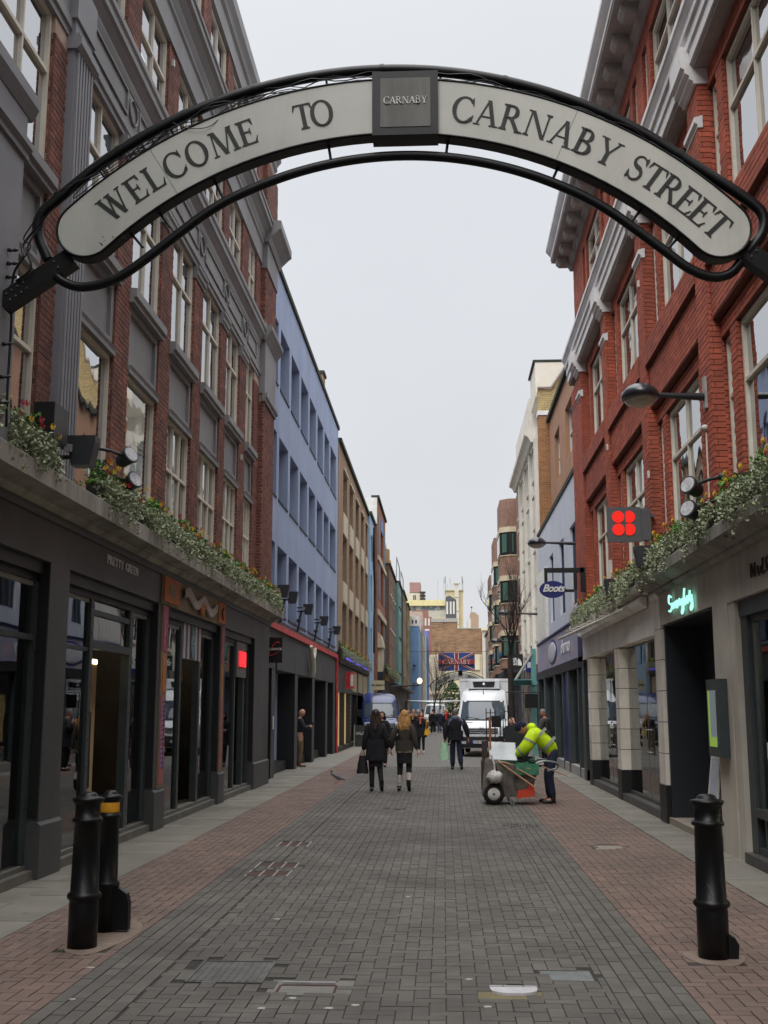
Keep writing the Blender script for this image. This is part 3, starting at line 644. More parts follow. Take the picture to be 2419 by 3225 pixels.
# string of bulbs in the first window
for k, z in enumerate((2.86, 2.47, 2.13, 1.77, 1.43, 1.09, .75)):
    b_ = empty('festoon_bulb', (-4.52, 11.72, z), ['topmost', 'second', 'third', 'fourth', 'fifth', 'sixth', 'lowest'][k] + ' clear glowing bulb down the side frame of the nearest left window', 'light bulb', 'bulbs down the nearest left window')
    t = MB(); t.ell((-4.52, 11.72, z), (.034, .034, .034), 10, 7); t.build('globe', m_bulb, b_)
    t = MB(); t.tube([(-4.52, 11.76, z), (-4.53, 11.88, z + .02), (-4.53, 11.98, z)], .014, 6); t.build('socket', m_blackp, b_)
for k, z in enumerate((2.5, 1.95, 1.62, 1.3, .8)):
    b_ = empty('festoon_bulb', (-4.56, 16.3, z), ['topmost', 'second', 'third', 'fourth', 'lowest'][k] + ' clear glowing bulb in the narrow window right of the first doorway', 'light bulb', 'bulbs down the narrow window')
    t = MB(); t.ell((-4.56, 16.3, z), (.03, .03, .03), 10, 7); t.build('globe', m_bulb, b_)
    t = MB(); t.tube([(-4.56, 16.34, z), (-4.57, 16.5, z + .02)], .012, 6); t.build('socket', m_blackp, b_)
t = MB(); t.box(-4.85, -4.6, 11.0, 11.5, .1, 2.4); t.build('display_panel', M('pale screen', S(150, 146, 132), S(128, 124, 112), 2, .8), BL)
# raised letters over the first shop
m_alu = M('brushed letter', S(228, 230, 230), S(206, 208, 208), 6, .4)

for y, st in ((9.2, 2.2), (10.8, 2.2), (13.4, 1.8), (16.4, 1.8), (18.2, 2.4), (21.2, 2.4), (23.2, 1.6)):
    t = MB(); t.box(-6.2, -5.0, y - .1, y + .1, 3.36, 3.38); t.build('added_glow_panel', emit('added interior glow', (1, .84, .62, 1), st * 3), BL)  # added glowing panels, put in to brighten the left shop interiors
# ================================================================ roman serif capitals built from strokes (cap height 1)
TK, TN, SH, SE = .155, .062, .05, .085
def _stem(x, w=TK, y0=0, y1=1, b=True, t=True, l=SE, r=SE):
    o = [[(x, y0), (x + w, y0), (x + w, y1), (x, y1)]]
    if b: o.append([(x - l, y0), (x + w + r, y0), (x + w + r, y0 + SH * .6), (x + w, y0 + SH * 1.9), (x, y0 + SH * 1.9), (x - l, y0 + SH * .6)])
    if t: o.append([(x - l, y1), (x - l, y1 - SH * .6), (x, y1 - SH * 1.9), (x + w, y1 - SH * 1.9), (x + w + r, y1 - SH * .6), (x + w + r, y1)])
    return o
def _diag(x0, y0, x1, y1, w): return [[(x0, y0), (x0 + w, y0), (x1 + w, y1), (x1, y1)]]
def _ser(x0, x1, y, up):
    return [[(x0, y), (x1, y), (x1, y + SH * .8 * up), (x0, y + SH * .8 * up)]]
def _ring(cx, cy, rx, ry, a0, a1, tk=TK, tn=TN, n=22, thick_at=0.0):
    o = []; prev = None
    for i in range(n + 1):
        a = math.radians(a0 + (a1 - a0) * i / n); th = tn + (tk - tn) * abs(math.cos(a - thick_at)) ** 1.5
        p = (cx + rx * math.cos(a), cy + ry * math.sin(a)); q = (cx + (rx - th) * math.cos(a), cy + (ry - th * .9) * math.sin(a))
        if prev: o.append([prev[0], p, q, prev[1]])
        prev = (p, q)
    return o
def _spine(pts, ws):
    o = []; L_ = []
    for i, p in enumerate(pts):
        a = pts[max(i - 1, 0)]; b = pts[min(i + 1, len(pts) - 1)]; dx, dy = b[0] - a[0], b[1] - a[1]; l = math.hypot(dx, dy) or 1
        nx, ny = -dy / l, dx / l; w = ws[i] / 2; L_.append(((p[0] + nx * w, p[1] + ny * w), (p[0] - nx * w, p[1] - ny * w)))
    for a, b in zip(L_[:-1], L_[1:]): o.append([a[0], b[0], b[1], a[1]])
    return o
def glyph(ch):
    if ch == 'E': return .66, _stem(.06) + [[(.1, 0), (.6, 0), (.6, TN), (.1, TN)], [(.56, 0), (.66, .27), (.63, .27), (.5, TN)], [(.1, 1 - TN), (.56, 1 - TN), (.56, 1), (.1, 1)], [(.53, 1), (.58, 1), (.6, .76), (.57, .76), (.48, 1 - TN)], [(.1, .49), (.44, .49), (.44, .54), (.1, .54)], [(.42, .39), (.45, .39), (.45, .64), (.42, .64), (.39, .54), (.39, .49)]]
    if ch == 'F': return .6, [p for i, p in enumerate(glyph('E')[1]) if i not in (3, 4)]
    if ch == 'L': return .64, _stem(.06) + [[(.1, 0), (.58, 0), (.58, TN), (.1, TN)], [(.55, 0), (.65, .3), (.62, .3), (.48, TN)]]
    if ch == 'T': return .74, _stem(.3, t=False) + [[(.04, 1 - TN), (.7, 1 - TN), (.7, 1), (.04, 1)], [(.04, 1), (.0, .74), (.03, .74), (.12, 1 - TN)], [(.7, 1), (.74, .74), (.71, .74), (.62, 1 - TN)]]
    if ch == 'I': return .3, _stem(.08)
    if ch == 'H': return .86, _stem(.06) + _stem(.66) + [[(.15, .48), (.7, .48), (.7, .53), (.15, .53)]]
    if ch == 'O': return .88, _ring(.44, .5, .42, .52, 0, 360, n=30)
    if ch == 'C': return .78, _ring(.46, .5, .44, .52, 42, 318, n=26) + [[(.74, .98), (.77, .98), (.79, .70), (.76, .70), (.70, .86)], [(.70, .14), (.78, .3), (.81, .3), (.77, .1)]]
    if ch == 'G': return .86, _ring(.46, .5, .44, .52, 42, 318, n=26) + [[(.74, .98), (.77, .98), (.79, .70), (.76, .70), (.70, .86)]] + _stem(.68, TK * .9, .06, .45, b=False)
    if ch == 'W': return 1.06, _diag(.26, 0, .04, 1, TK) + _diag(.27, 0, .46, .93, TN * 1.1) + _diag(.64, 0, .42, 1, TK) + _diag(.68, 0, .93, 1, TN * 1.1) + _ser(-.03, .27, 1, -1) + _ser(.37, .62, 1, -1) + _ser(.85, 1.06, 1, -1)
    if ch == 'M': return 1.0, _diag(.06, 0, .13, 1, TN) + _diag(.42, 0, .13, 1, TK) + _diag(.47, 0, .76, 1, TN * 1.1) + _diag(.82, 0, .75, 1, TK) + _ser(-.02, .2, 0, 1) + _ser(.74, 1.03, 0, 1) + _ser(.05, .2, 1, -1) + _ser(.76, .96, 1, -1)
    if ch == 'N': return .86, _stem(.08, TN, b=True, t=False, l=.08, r=.08) + _diag(.66, 0, .06, 1, TK) + _stem(.72, TN, y0=.0, b=False, t=True, l=.08, r=.08) + _ser(-.02, .12, 1, -1)
    if ch == 'A': return .82, _diag(.04, 0, .37, 1, TN * 1.1) + _diag(.63, 0, .33, 1, TK) + [[(.17, .32), (.58, .32), (.57, .37), (.18, .37)]] + _ser(-.04, .2, 0, 1) + _ser(.54, .86, 0, 1)
    if ch == 'Y': return .8, _stem(.33, TK, 0, .48, t=False) + _diag(.33, .46, .02, 1, TK * .95) + _diag(.4, .46, .68, 1, TN * 1.1) + _ser(-.05, .26, 1, -1) + _ser(.58, .83, 1, -1)
    bowl = lambda x, y0, y1, rx: _ring(x, (y0 + y1) / 2, rx, (y1 - y0) / 2, -90, 90, n=14)
    if ch == 'P': return .62, _stem(.06, r=.05) + bowl(.3, .45, 1, .3) + [[(.12, 1 - TN), (.31, 1 - TN), (.31, 1), (.12, 1)], [(.12, .45), (.31, .45), (.31, .45 + TN), (.12, .45 + TN)]]
    if ch == 'R': return .78, _stem(.06, r=.05) + bowl(.3, .47, 1, .29) + [[(.12, 1 - TN), (.31, 1 - TN), (.31, 1), (.12, 1)], [(.12, .47), (.31, .47), (.31, .47 + TN), (.12, .47 + TN)]] + _diag(.6, 0, .27, .49, TK) + _ser(.56, .84, 0, 1)
    if ch == 'B': return .7, _stem(.06, r=.02) + bowl(.3, .5, 1, .26) + bowl(.3, 0, .54, .33) + [[(.12, 1 - TN), (.31, 1 - TN), (.31, 1), (.12, 1)], [(.12, .5), (.31, .5), (.31, .5 + TN), (.12, .5 + TN)], [(.12, 0), (.31, 0), (.31, TN), (.12, TN)]]
    if ch == 'S':
        pts = []; ws = []
        for i in range(25):
            u = i / 24
            if u < .5: a = math.radians(35 + 235 * u * 2); pts.append((.3 + .2 * math.cos(a), .755 + .215 * math.sin(a)))
            else: a = math.radians(90 - 235 * (u - .5) * 2); pts.append((.3 + .225 * math.cos(a), .275 + .255 * math.sin(a)))
            ws.append(TN + (TK - TN) * math.exp(-((u - .5) / .16) ** 2))
        return .62, _spine(pts, ws) + [[(.5, 1.0), (.53, 1.0), (.54, .72), (.51, .72), (.44, .88)], [(.04, 0), (.07, 0), (.14, .14), (.07, .3), (.04, .3)]]
    if ch == 'U': return .84, _stem(.06, y0=.3, b=False) + _stem(.68, TN, y0=.3, b=False) + _ring(.4, .32, .34, .34, 180, 360)
    if ch == 'V': return .84, _diag(.34, 0, .04, 1, TK) + _diag(.4, 0, .68, 1, TN) + _ser(-.03, .26, 1, -1) + _ser(.58, .84, 1, -1)
    if ch == 'D': return .84, _stem(.06, r=.02) + bowl(.34, 0, 1, .44) + [[(.12, 1 - TN), (.36, 1 - TN), (.36, 1), (.12, 1)], [(.12, 0), (.36, 0), (.36, TN), (.12, TN)]]
    return .35, []
def glyph_into(mb, ch, fn, depth0, depth1, step=.00025):
    """fn((x,y) in glyph units, depth)->world point"""
    w, polys = glyph(ch)
    for i, p in enumerate(polys):
        a = sum(p[k][0] * p[(k + 1) % len(p)][1] - p[(k + 1) % len(p)][0] * p[k][1] for k in range(len(p)))
        if a < 0: p = p[::-1]
        d = depth1 + step * i; n = len(p)
        vs = [fn(q, depth0) for q in p] + [fn(q, d) for q in p]
        mb.add(vs, [tuple(range(n, 2 * n))] + [(k, (k + 1) % n, n + (k + 1) % n, n + k) for k in range(n)])
    return w
def word_width(s, sp): return sum(glyph(c)[0] + sp for c in s) - sp
def facade_word(name, s, size, f, yc, zc, d, mat, parent, sx=1, sp=.1, thick=.02, label=None):
    """letters in a row on a facade, each its own part"""
    W = word_width(s, sp) * size * sx; x = -W / 2
    for ch in s:
        if ch != ' ':
            mb = MB(); x0 = x
            glyph_into(mb, ch, lambda q, dd: (f.x(d + dd), yc + f.s * (x0 + q[0] * size * sx), zc + (q[1] - .5) * size), 0, thick)
            mb.build('letter', mat, parent, label=label)
        x += (glyph(ch)[0] + sp) * size * sx
# ================================================================ entrance arch sign over the street (plane y = 9.5)
m_blk = M('gloss black metal', S(16, 17, 20), S(11, 12, 14), 5, .42, bump=.06, spec=.35)
m_board = M('cream enamel board', S(196, 196, 188), S(182, 182, 174), 1.2, .45, bump=.04, dirt=S(158, 158, 150), dirtscale=1.1)
m_letter = M('black letter enamel', S(20, 21, 20), S(16, 17, 16), 6, .6)
YB_ = 9.5
AR = empty('arch_sign', (-.43, YB_, 3.21), 'curved cream street sign reading WELCOME TO CARNABY STREET between black tubes', 'arch sign')
CXA, CZA, RM, HW = -.43, 3.21, 3.985, .268
A0, A1 = math.radians(43.2), math.radians(134.2)
def outline(hw, grow=0.0):
    pts = []
    for i in range(41): a = A0 + (A1 - A0) * i / 40; pts.append((CXA + (RM + hw) * math.cos(a), CZA + (RM + hw) * math.sin(a)))
    c = (CXA + RM * math.cos(A1), CZA + RM * math.sin(A1))
    for i in range(1, 16): a = A1 + math.pi * i / 16; pts.append((c[0] + hw * math.cos(a), c[1] + hw * math.sin(a)))
    for i in range(41): a = A1 + (A0 - A1) * i / 40; pts.append((CXA + (RM - hw) * math.cos(a), CZA + (RM - hw) * math.sin(a)))
    c = (CXA + RM * math.cos(A0), CZA + RM * math.sin(A0))
    for i in range(1, 16): a = A0 + math.pi + math.pi * i / 16; pts.append((c[0] + hw * math.cos(a), c[1] + hw * math.sin(a)))
    return pts
def band(mb, hw, y0, y1, rim_in=None):
    o = outline(hw); n = len(o)
    # strips between matching outer/inner stations so that the curved board stays a clean solid
    vs = [(p[0], y0, p[1]) for p in o] + [(p[0], y1, p[1]) for p in o]
    fs = [(i, (i + 1) % n, n + (i + 1) % n, n + i) for i in range(n)]
    up_, lo_ = list(range(41)), [96 - i for i in range(41)]   # outer i <-> inner mirrored
    lo_ = [56 + (40 - i) for i in range(41)]
    for off, flip in ((0, False), (n, True)):
        for i in range(40):
            f_ = (up_[i] + off, up_[i + 1] + off, lo_[i + 1] + off, lo_[i] + off); fs.append(f_[::-1] if flip else f_)
        cap1 = [40 + off] + [41 + k + off for k in range(15)] + [56 + off]; fs.append(tuple(cap1[::-1] if flip else cap1))
        cap2 = [96 + off] + [97 + k + off for k in range(15)] + [0 + off]; fs.append(tuple(cap2[::-1] if flip else cap2))
    mb.add(vs, fs)
t = MB(); band(t, HW - .012, YB_ - .004, YB_ + .05); t.build('sign_board', m_board, AR)
t = MB()   # black box body behind, a little larger
band(t, HW + .008, YB_ + .01, YB_ + .15); t.build('sign_body', m_blk, AR)
t = MB()
ol = outline(HW); t.tube([(p[0], YB_ - .004, p[1]) for p in ol], .010, 6, closed=True); t.build('edge_trim', m_blk, AR)
# joints in the enamel
t = MB()
for deg in (121.5, 66.5):
    a = math.radians(deg); t.tube([(CXA + (RM - HW + .015) * math.cos(a), YB_ - .0045, CZA + (RM - HW + .015) * math.sin(a)), (CXA + (RM + HW - .015) * math.cos(a), YB_ - .0045, CZA + (RM + HW - .015) * math.sin(a))], .0022, 4)
t.build('board_joint', M('board joint', S(120, 120, 112), None, 5, .8), AR)
t = MB()
for k in range(9):
    x0, z0 = -3.0 + R.uniform(-.1, .12), 5.93 + R.uniform(-.06, .06); dx, dz = R.uniform(-.03, .05), R.uniform(-.04, .02)
    t.tube([(x0, YB_ - .0045, z0), (x0 + dx, YB_ - .0045, z0 + dz)], R.uniform(.0015, .004), 4)
t.build('scratches', M('chipped enamel', S(70, 66, 60), S(50, 48, 44), 12, .8), AR)
LS, LSX = .25, .25
def arc_word(word, a_l, a_r):
    """letters spread along the baseline arc from polar angle a_l to a_r (degrees)"""
    r0 = RM - .126; span = math.radians(a_l - a_r) * (r0 + .1); tot = sum(glyph(c)[0] for c in word) * LSX
    gap = (span - tot) / (len(word) - 1); s = 0
    for ch in word:
        w = glyph(ch)[0]; ang = math.radians(a_l) - (s + w * LSX / 2) / (r0 + .1); s += w * LSX + gap
        er = (math.cos(ang), math.sin(ang)); et = (math.sin(ang), -math.cos(ang)); mb = MB()
        def fn(q, d):
            u = (q[0] - w / 2) * LSX; v = r0 + q[1] * LS
            return (CXA + er[0] * v + et[0] * u, YB_ - .005 - d, CZA + er[1] * v + et[1] * u)
        glyph_into(mb, ch, fn, 0, .004); mb.build('letter', m_letter, AR)
arc_word('WELCOME', 131.2, 108.1); arc_word('TO', 103.0, 97.6); arc_word('CARNABY', 82.0, 59.3); arc_word('STREET', 57.5, 42.4)
# centre box
t = MB(); t.box(-.60, -.0, YB_ - .05, YB_ + .17, 6.885, 7.51); cb = t.build('centre_box', m_blk, AR)
t = MB(); t.box(-.525, -.07, YB_ - .056, YB_ - .05, 6.96, 7.44); t.build('centre_panel', M('weathered slate panel', S(104, 102, 98), S(90, 92, 88), 3, .6, bump=.3, bscale=8, stretch=(4, 1, .4), dirt=S(84, 78, 76), dirtscale=4), cb)
m_sil = M('silver lettering', S(196, 196, 192), S(170, 170, 168), 9, .45, metal=.2)
x = -.5; sz = .068; W_ = word_width('CARNABY', .05) * sz; x = -.298 - W_ / 2
for ch in 'CARNABY':
    mb = MB(); x0 = x; glyph_into(mb, ch, lambda q, d: (x0 + q[0] * sz, YB_ - .056 - d, 7.185 + q[1] * sz), 0, .005)
    mb.build('letter', m_sil, cb); x += (glyph(ch)[0] + .05) * sz
# tubes
def arc(cx_, cz_, r, a, b, n=40): return [(cx_ + r * math.cos(math.radians(a + (b - a) * i / n)), YB_ + .1, cz_ + r * math.sin(math.radians(a + (b - a) * i / n))) for i in range(n + 1)]
def smooth_path(pts, n=6):
    o = []
    P = [Vector(p) for p in pts]
    for i in range(len(P) - 1):
        p0, p1, p2, p3 = P[max(i - 1, 0)], P[i], P[i + 1], P[min(i + 2, len(P) - 1)]
        for k in range(n):
            u = k / n; o.append(.5 * ((2 * p1) + (p2 - p0) * u + (2 * p0 - 5 * p1 + 4 * p2 - p3) * u * u + (3 * p1 - p0 - 3 * p2 + p3) * u ** 3))
    o.append(P[-1]); return o
ut = arc(-.519, 3.243, 4.375, 48.5, 133)
lt = [(2.72, 5.78), (2.9, 6.02), (2.86, 6.2), (2.68, 6.32)]
left_end = [(-3.62, 6.36), (-3.705, 6.2), (-3.68, 6.02), (-3.60, 5.88), (-3.55, 5.8)]
t = MB(); t.tube(smooth_path([(2.72, YB_ + .1, 5.74), (2.86, YB_ + .1, 5.92), (2.88, YB_ + .1, 6.1), (2.74, YB_ + .1, 6.26)] + ut[1:-1:3] + [(-3.5, YB_ + .1, 6.43), (-3.66, YB_ + .1, 6.27), (-3.69, YB_ + .1, 6.08), (-3.58, YB_ + .1, 5.82)], 5), .050, 12); t.build('upper_tube', m_blk, AR)
lo = arc(-.349, 3.435, 3.322, 51, 133, 30)
t = MB(); t.tube(smooth_path([(2.66, YB_ + .1, 5.66), (2.56, YB_ + .1, 5.555), (2.40, YB_ + .1, 5.53), (2.2, YB_ + .1, 5.62), (1.96, YB_ + .1, 5.82)] + lo[2:-2:3] + [(-2.75, YB_ + .1, 5.75), (-3.0, YB_ + .1, 5.60), (-3.25, YB_ + .1, 5.55), (-3.42, YB_ + .1, 5.60), (-3.52, YB_ + .1, 5.69)], 5), .044, 12); t.build('lower_tube', m_blk, AR)
for deg in (128, 118, 108, 98, 84, 75, 65, 56, 48):
    t = MB(); a = math.radians(deg); t.tube([(CXA + (RM + .25) * math.cos(a), YB_ + .1, CZA + (RM + .25) * math.sin(a)), (CXA + (RM + .43) * math.cos(a), YB_ + .1, CZA + (RM + .43) * math.sin(a))], .011, 6); t.build('tie_rod', m_blk, AR)
for deg in (130, 125, 116, 99, 82, 66, 53, 46.5):
    t = MB(); a = math.radians(deg); t.tube([(CXA + (RM - .26) * math.cos(a), YB_ + .1, CZA + (RM - .26) * math.sin(a)), (CXA + (RM - .45) * math.cos(a), YB_ + .1, CZA + (RM - .45) * math.sin(a))], .013, 6); t.build('tie_rod', m_blk, AR)
# sleeves on the tubes
t = MB()
for deg in (133.2, 124, 115, 106, 90, 75, 62, 52):
    t = MB(); a = math.radians(deg); c = Vector((-.519 + 4.375 * math.cos(a), YB_ + .1, 3.243 + 4.375 * math.sin(a))); d = Vector((-math.sin(a), 0, math.cos(a)))
    t.tube([c - d * .02, c + d * .02], .055, 12); t.build('tube_collar', m_blk, AR)
# cables sagging along the upper tube
t = MB()
for s in range(5):
    pts = []
    for i in range(60):
        a = math.radians(50 + 82 * i / 59); r = 4.30 + .03 * math.sin(i * (.35 + .07 * s) + s * 2) - .015 * s + .02 * math.sin(i * 1.3 + s)
        pts.append((-.519 + r * math.cos(a), YB_ + .05 + .03 * math.sin(i * .5 + s), 3.243 + r * math.sin(a)))
    t.tube(pts, .0055, 4)
t.tube(smooth_path([(-2.45, YB_ + .02, 7.1), (-2.3, YB_ - .02, 7.02), (-2.1, YB_ - .02, 7.03), (-1.95, YB_ + .02, 7.2)]), .004, 4)
t.build('cables', M('cable', S(26, 26, 30), None, 5, .5), AR)
# brackets to the walls
def bracket(p0, p1, lab):
    p0, p1 = Vector(p0), Vector(p1); d = (p1 - p0); L_ = d.length; d.normalize(); nrm = Vector((0, 1, 0)).cross(d)
    t = MB(); t.obox((p0 + p1) / 2, d * L_ / 2, Vector((0, .012, 0)), nrm * .075)
    t.obox((p0 + p1) / 2 + nrm * .075 + Vector((0, .06, 0)), d * L_ / 2, Vector((0, .07, 0)), nrm * .008)
    t.obox((p0 + p1) / 2 - nrm * .075 + Vector((0, .06, 0)), d * L_ / 2, Vector((0, .07, 0)), nrm * .008)
    o = t.build('bracket', m_blk, AR)
    t = MB()
    for u in (.12, .2, .28, .36, .8):
        c = p0 + (p1 - p0) * u
        for v in (-.035, .035): t.lathe([(.009, -.018), (.009, -.026)], (c.x + nrm.x * v, c.y, c.z + nrm.z * v), 8, 'y')
    t.build('bolt', m_iron, o)
bracket((-3.99, YB_ + .07, 5.40), (-3.36, YB_ + .07, 5.84), '')
bracket((3.45, YB_ + .07, 5.16), (2.60, YB_ + .07, 5.86), '')
t = MB()
t.tube(smooth_path([(-3.6, 9.52, 6.2), (-3.8, 9.55, 5.95), (-3.78, 9.5, 5.8), (-3.9, 9.6, 5.65), (-3.93, 9.7, 5.2), (-3.95, 9.75, 4.7), (-3.96, 9.8, 4.3)]), .012, 6)
t.tube(smooth_path([(-3.65, 9.52, 6.1), (-3.74, 9.5, 5.9), (-3.7, 9.5, 5.7), (-3.85, 9.55, 5.6)]), .01, 6)
t.tube(smooth_path([(-3.62, 9.5, 6.25), (-3.8, 9.55, 6.02), (-3.72, 9.52, 5.92), (-3.8, 9.5, 5.75)]), .007, 5)
t.tube(smooth_path([(-3.8, 9.6, 5.66), (-3.86, 9.6, 5.58), (-3.95, 9.65, 5.6)]), .006, 5)
t.build('wall_cable', M('cable', S(26, 26, 30), None, 5, .5), AR)
m_ins = M('black insulator', S(24, 24, 28), None, 5, .4)
for k, z in enumerate((5.93, 5.80, 5.67, 5.03, 4.72, 4.48)):
    q = MB(); q.lathe([(.018, -3.97), (.022, -3.94), (.012, -3.93), (.02, -3.9), (.006, -3.87)], (0, 9.62, z), 8, 'x')
    q.build('wall_stud', m_ins, label=['topmost', 'second', 'third', 'fourth', 'fifth', 'lowest'][k] + ' small black stud on the grey portal pier at the left edge', cat='wall fixing', group='black studs on the left portal pier')
# lettering over the first left shop
pg = empty('shop_lettering', (-4.3, 14.9, 3.68), 'small raised silver letters PRETTY GREEN on the charcoal fascia', 'shop lettering')
facade_word('letter', 'PRETTY GREEN', .115, FG, 14.9, 3.67, .004, m_alu, pg, sx=1.32, sp=.12, thick=.008)
# ================================================================ right: bright red brick building, Y 5..29
FR = Fac(-1, 3.6)
m_mortR = M('mortar dark red', S(120, 72, 60), S(104, 62, 54), 5, .95)
m_brickR = M('bright red brick', S(182, 92, 68), S(152, 78, 60), 2.4, .82, rnd=.22, bump=.4, bscale=60, dirt=S(128, 70, 58), dirtscale=.7)
m_stoneW = M('white painted stone', S(228, 226, 226), S(212, 210, 212), 1.2, .6, bump=.1, dirt=S(176, 174, 174), dirtscale=1.0)
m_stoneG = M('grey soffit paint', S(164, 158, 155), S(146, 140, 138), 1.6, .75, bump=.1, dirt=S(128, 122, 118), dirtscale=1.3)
BR = empty('brick_building', (5, 17, 0), 'tall bright red brick building with white cornices over stone shop fronts, right', 'building')
t = MB(); t.box(4.06, 13, -18, 28.98, 3.7, 14.6); t.box(3.6, 13, -18, 4.9, 0, 14.6); t.build('wall', core.data.materials[0], BR)
BT = [(5.3, 5.9), (9.67, 10.27), (14.05, 14.66), (18.42, 19.03), (22.81, 23.37), (27.06, 29.0)]
rec = []; t = MB()
FLRS = [(4.2, 6.42, 6.66), (7.86, 9.9, 10.2), (11.4, 13.12, 13.5)]   # sill, window head, band bottom
def bayparts(a, b):
    w = b - a; n = .11 * w; p = .085 * w
    return (a + .02, a + n), (a + n + p, b - n - p), (b - n, b - .02)
for a, b in BT:
    FR.box(t, -.46, .15, a, b, 4.0, 9.98); FR.box(t, -.46, .0, a, b, 9.98, 13.6)
    brick_front(rec, FR, .15, a, b, 4.0, 9.35); brick_jamb(rec, FR, a, 0, .15, 4.0, 9.98); brick_front(rec, FR, .15, a, b, 9.55, 9.98)
    brick_front(rec, FR, 0, a, b, 11.1, 13.5)
for i in range(len(BT) - 1):
    a, b = BT[i][1], BT[i + 1][0]
    (n0, n1), (w0, w1), (e0, e1) = bayparts(a, b)
    for lv, (z0, z1, z2) in enumerate(FLRS):
        if lv == 0: zb = 4.0
        # piers between lights
        for p, q in ((n1, w0), (w1, e0)):
            FR.box(t, -.46, 0, p, q, z0, z1 + .02); brick_front(rec, FR, 0, p, q, z0, z1); brick_jamb(rec, FR, p, -.15, 0, z0, z1)
        brick_jamb(rec, FR, b, -.15, 0, z0, z1)
        # head course
        FR.box(t, -.46, 0, a, b, z1 + .02, z2)
        brick_front(rec, FR, 0, a, b, z1 + .02, z2, h=.08)
        for (p, q), nm in (((n0, n1), 0), ((w0, w1), 1), ((e0, e1), 0)):
            window(FR, BR, p + .005, q - .005, z0, z1, -.07, (.5,) if nm else (), (.66,), fw=.055 if nm else .045, mf=m_cream, mg=m_paneL)
    # spandrel between floors 1 and 2 stands forward as a panel with a sill course
    FR.box(t, 0, .10, a, b, 6.70, 7.38); brick_front(rec, FR, .10, a, b, 6.72, 7.38)
    FR.box(t, 0, .17, a, b, 7.42, 7.80); brick_front(rec, FR, .17, a, b, 7.42, 7.8)
    FR.box(t, 0, .05, a, b, 7.8, 7.86)
    FR.box(t, -.46, 0, a, b, 4.0, 4.2)
    # sill course of floor 3
    FR.box(t, -.3, .0, a, b, 11.0, 11.4); FR.box(t, 0, .13, a + .25, b - .25, 11.16, 11.34); brick_front(rec, FR, .13, a + .25, b - .25, 11.16, 11.34, h=.09)
    brick_front(rec, FR, 0, a, b, 11.34, 11.4, h=.06)
t.build('brick_core', m_mortR, BR)
finish_pieces(BR, rec, m_brickR)
FE = []
def runR(name, pts, mat=m_stoneW, y0=5, y1=29.03):
    t = MB(); FR.prof(t, pts, y0, y1); return t.build(name, mat, BR)
# white string course, breaking forward over each buttress
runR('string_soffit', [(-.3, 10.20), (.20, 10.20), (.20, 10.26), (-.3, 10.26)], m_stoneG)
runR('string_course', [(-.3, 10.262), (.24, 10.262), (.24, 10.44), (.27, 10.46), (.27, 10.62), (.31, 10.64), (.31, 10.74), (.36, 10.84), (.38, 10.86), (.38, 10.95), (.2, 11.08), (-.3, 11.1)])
for a, b in BT[1:]:
    b = min(b, a + .62)
    t = MB(); FR.prof(t, [(0, 9.985), (.2, 9.985), (.2, 10.02), (.25, 10.05), (.25, 10.1), (.31, 10.14), (.31, 10.19), (.36, 10.22), (.36, 10.52), (0, 10.52)], a - .04, b + .04); t.build('capital', m_stoneW, BR)
    t = MB(); FR.prof(t, [(.1, 9.36), (.17, 9.36), (.17, 9.4), (.21, 9.43), (.21, 9.5), (.1, 9.53)], a - .03, b + .03); t.build('neck_ring', m_stoneW, BR)
# top cornice with modillions
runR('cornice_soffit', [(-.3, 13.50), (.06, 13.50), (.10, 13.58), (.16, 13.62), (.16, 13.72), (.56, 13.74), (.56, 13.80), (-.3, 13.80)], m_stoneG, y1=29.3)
runR('cornice', [(-.3, 13.802), (.58, 13.802), (.58, 13.92), (.64, 13.98), (.70, 14.06), (.70, 14.16), (.2, 14.2), (.2, 14.6), (.26, 14.64), (.26, 14.72), (-.3, 14.74)], m_stoneW, y1=29.3)
for k in range(22):
    y = 28.95 - k * .92
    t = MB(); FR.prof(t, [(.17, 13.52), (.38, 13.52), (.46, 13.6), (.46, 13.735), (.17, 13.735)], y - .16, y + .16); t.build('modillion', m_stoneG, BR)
for k in range(9):
    y = 28.0 - k * 1.4
    t = MB(); t.add([(FR.x(.21), y - .3, 14.26), (FR.x(.21), y + .3, 14.26), (FR.x(.21), y, 14.55), (FR.x(.24), y - .3, 14.26), (FR.x(.24), y + .3, 14.26), (FR.x(.24), y, 14.55)], [(0, 1, 2), (5, 4, 3), (0, 3, 4, 1), (1, 4, 5, 2), (2, 5, 3, 0)]); t.build('gable_ornament', m_stoneG, BR)
t = MB(); t.box(3.61, 4.1, 28.985, 29.03, 3.5, 13.6); t.build('end_wall', m_mortR, BR)
# ledge and stone ground floor
FK = Fac(-1, 3.52)
m_stone = M('grey limestone front', S(196, 190, 178), S(172, 166, 156), 1.1, .85, bump=.3, bscale=26, dirt=S(136, 131, 122), dirtscale=1.0)
m_tile = M('pale glazed tile', S(236, 230, 220), S(222, 215, 204), 1.4, .35, bump=.06, dirt=S(140, 134, 124), dirtscale=1.5, coat=.2)
t = MB(); FK.prof(t, [(-.6, 3.60), (.05, 3.60), (.09, 3.64), (.09, 3.68), (.22, 3.74), (.30, 3.76), (.30, 3.90), (.26, 3.94), (-.6, 3.97)], 5, 19.0); t.build('ledge', m_ledge, BR)
t = MB(); FK.prof(t, [(-.6, 3.70), (.05, 3.70), (.2, 3.76), (.2, 3.88), (-.6, 3.92)], 19.0, 29.0); t.build('ledge', M('pale ledge', S(214, 210, 202), S(190, 186, 180), 1.6, .8, bump=.3, dirt=S(170, 166, 160)), BR)
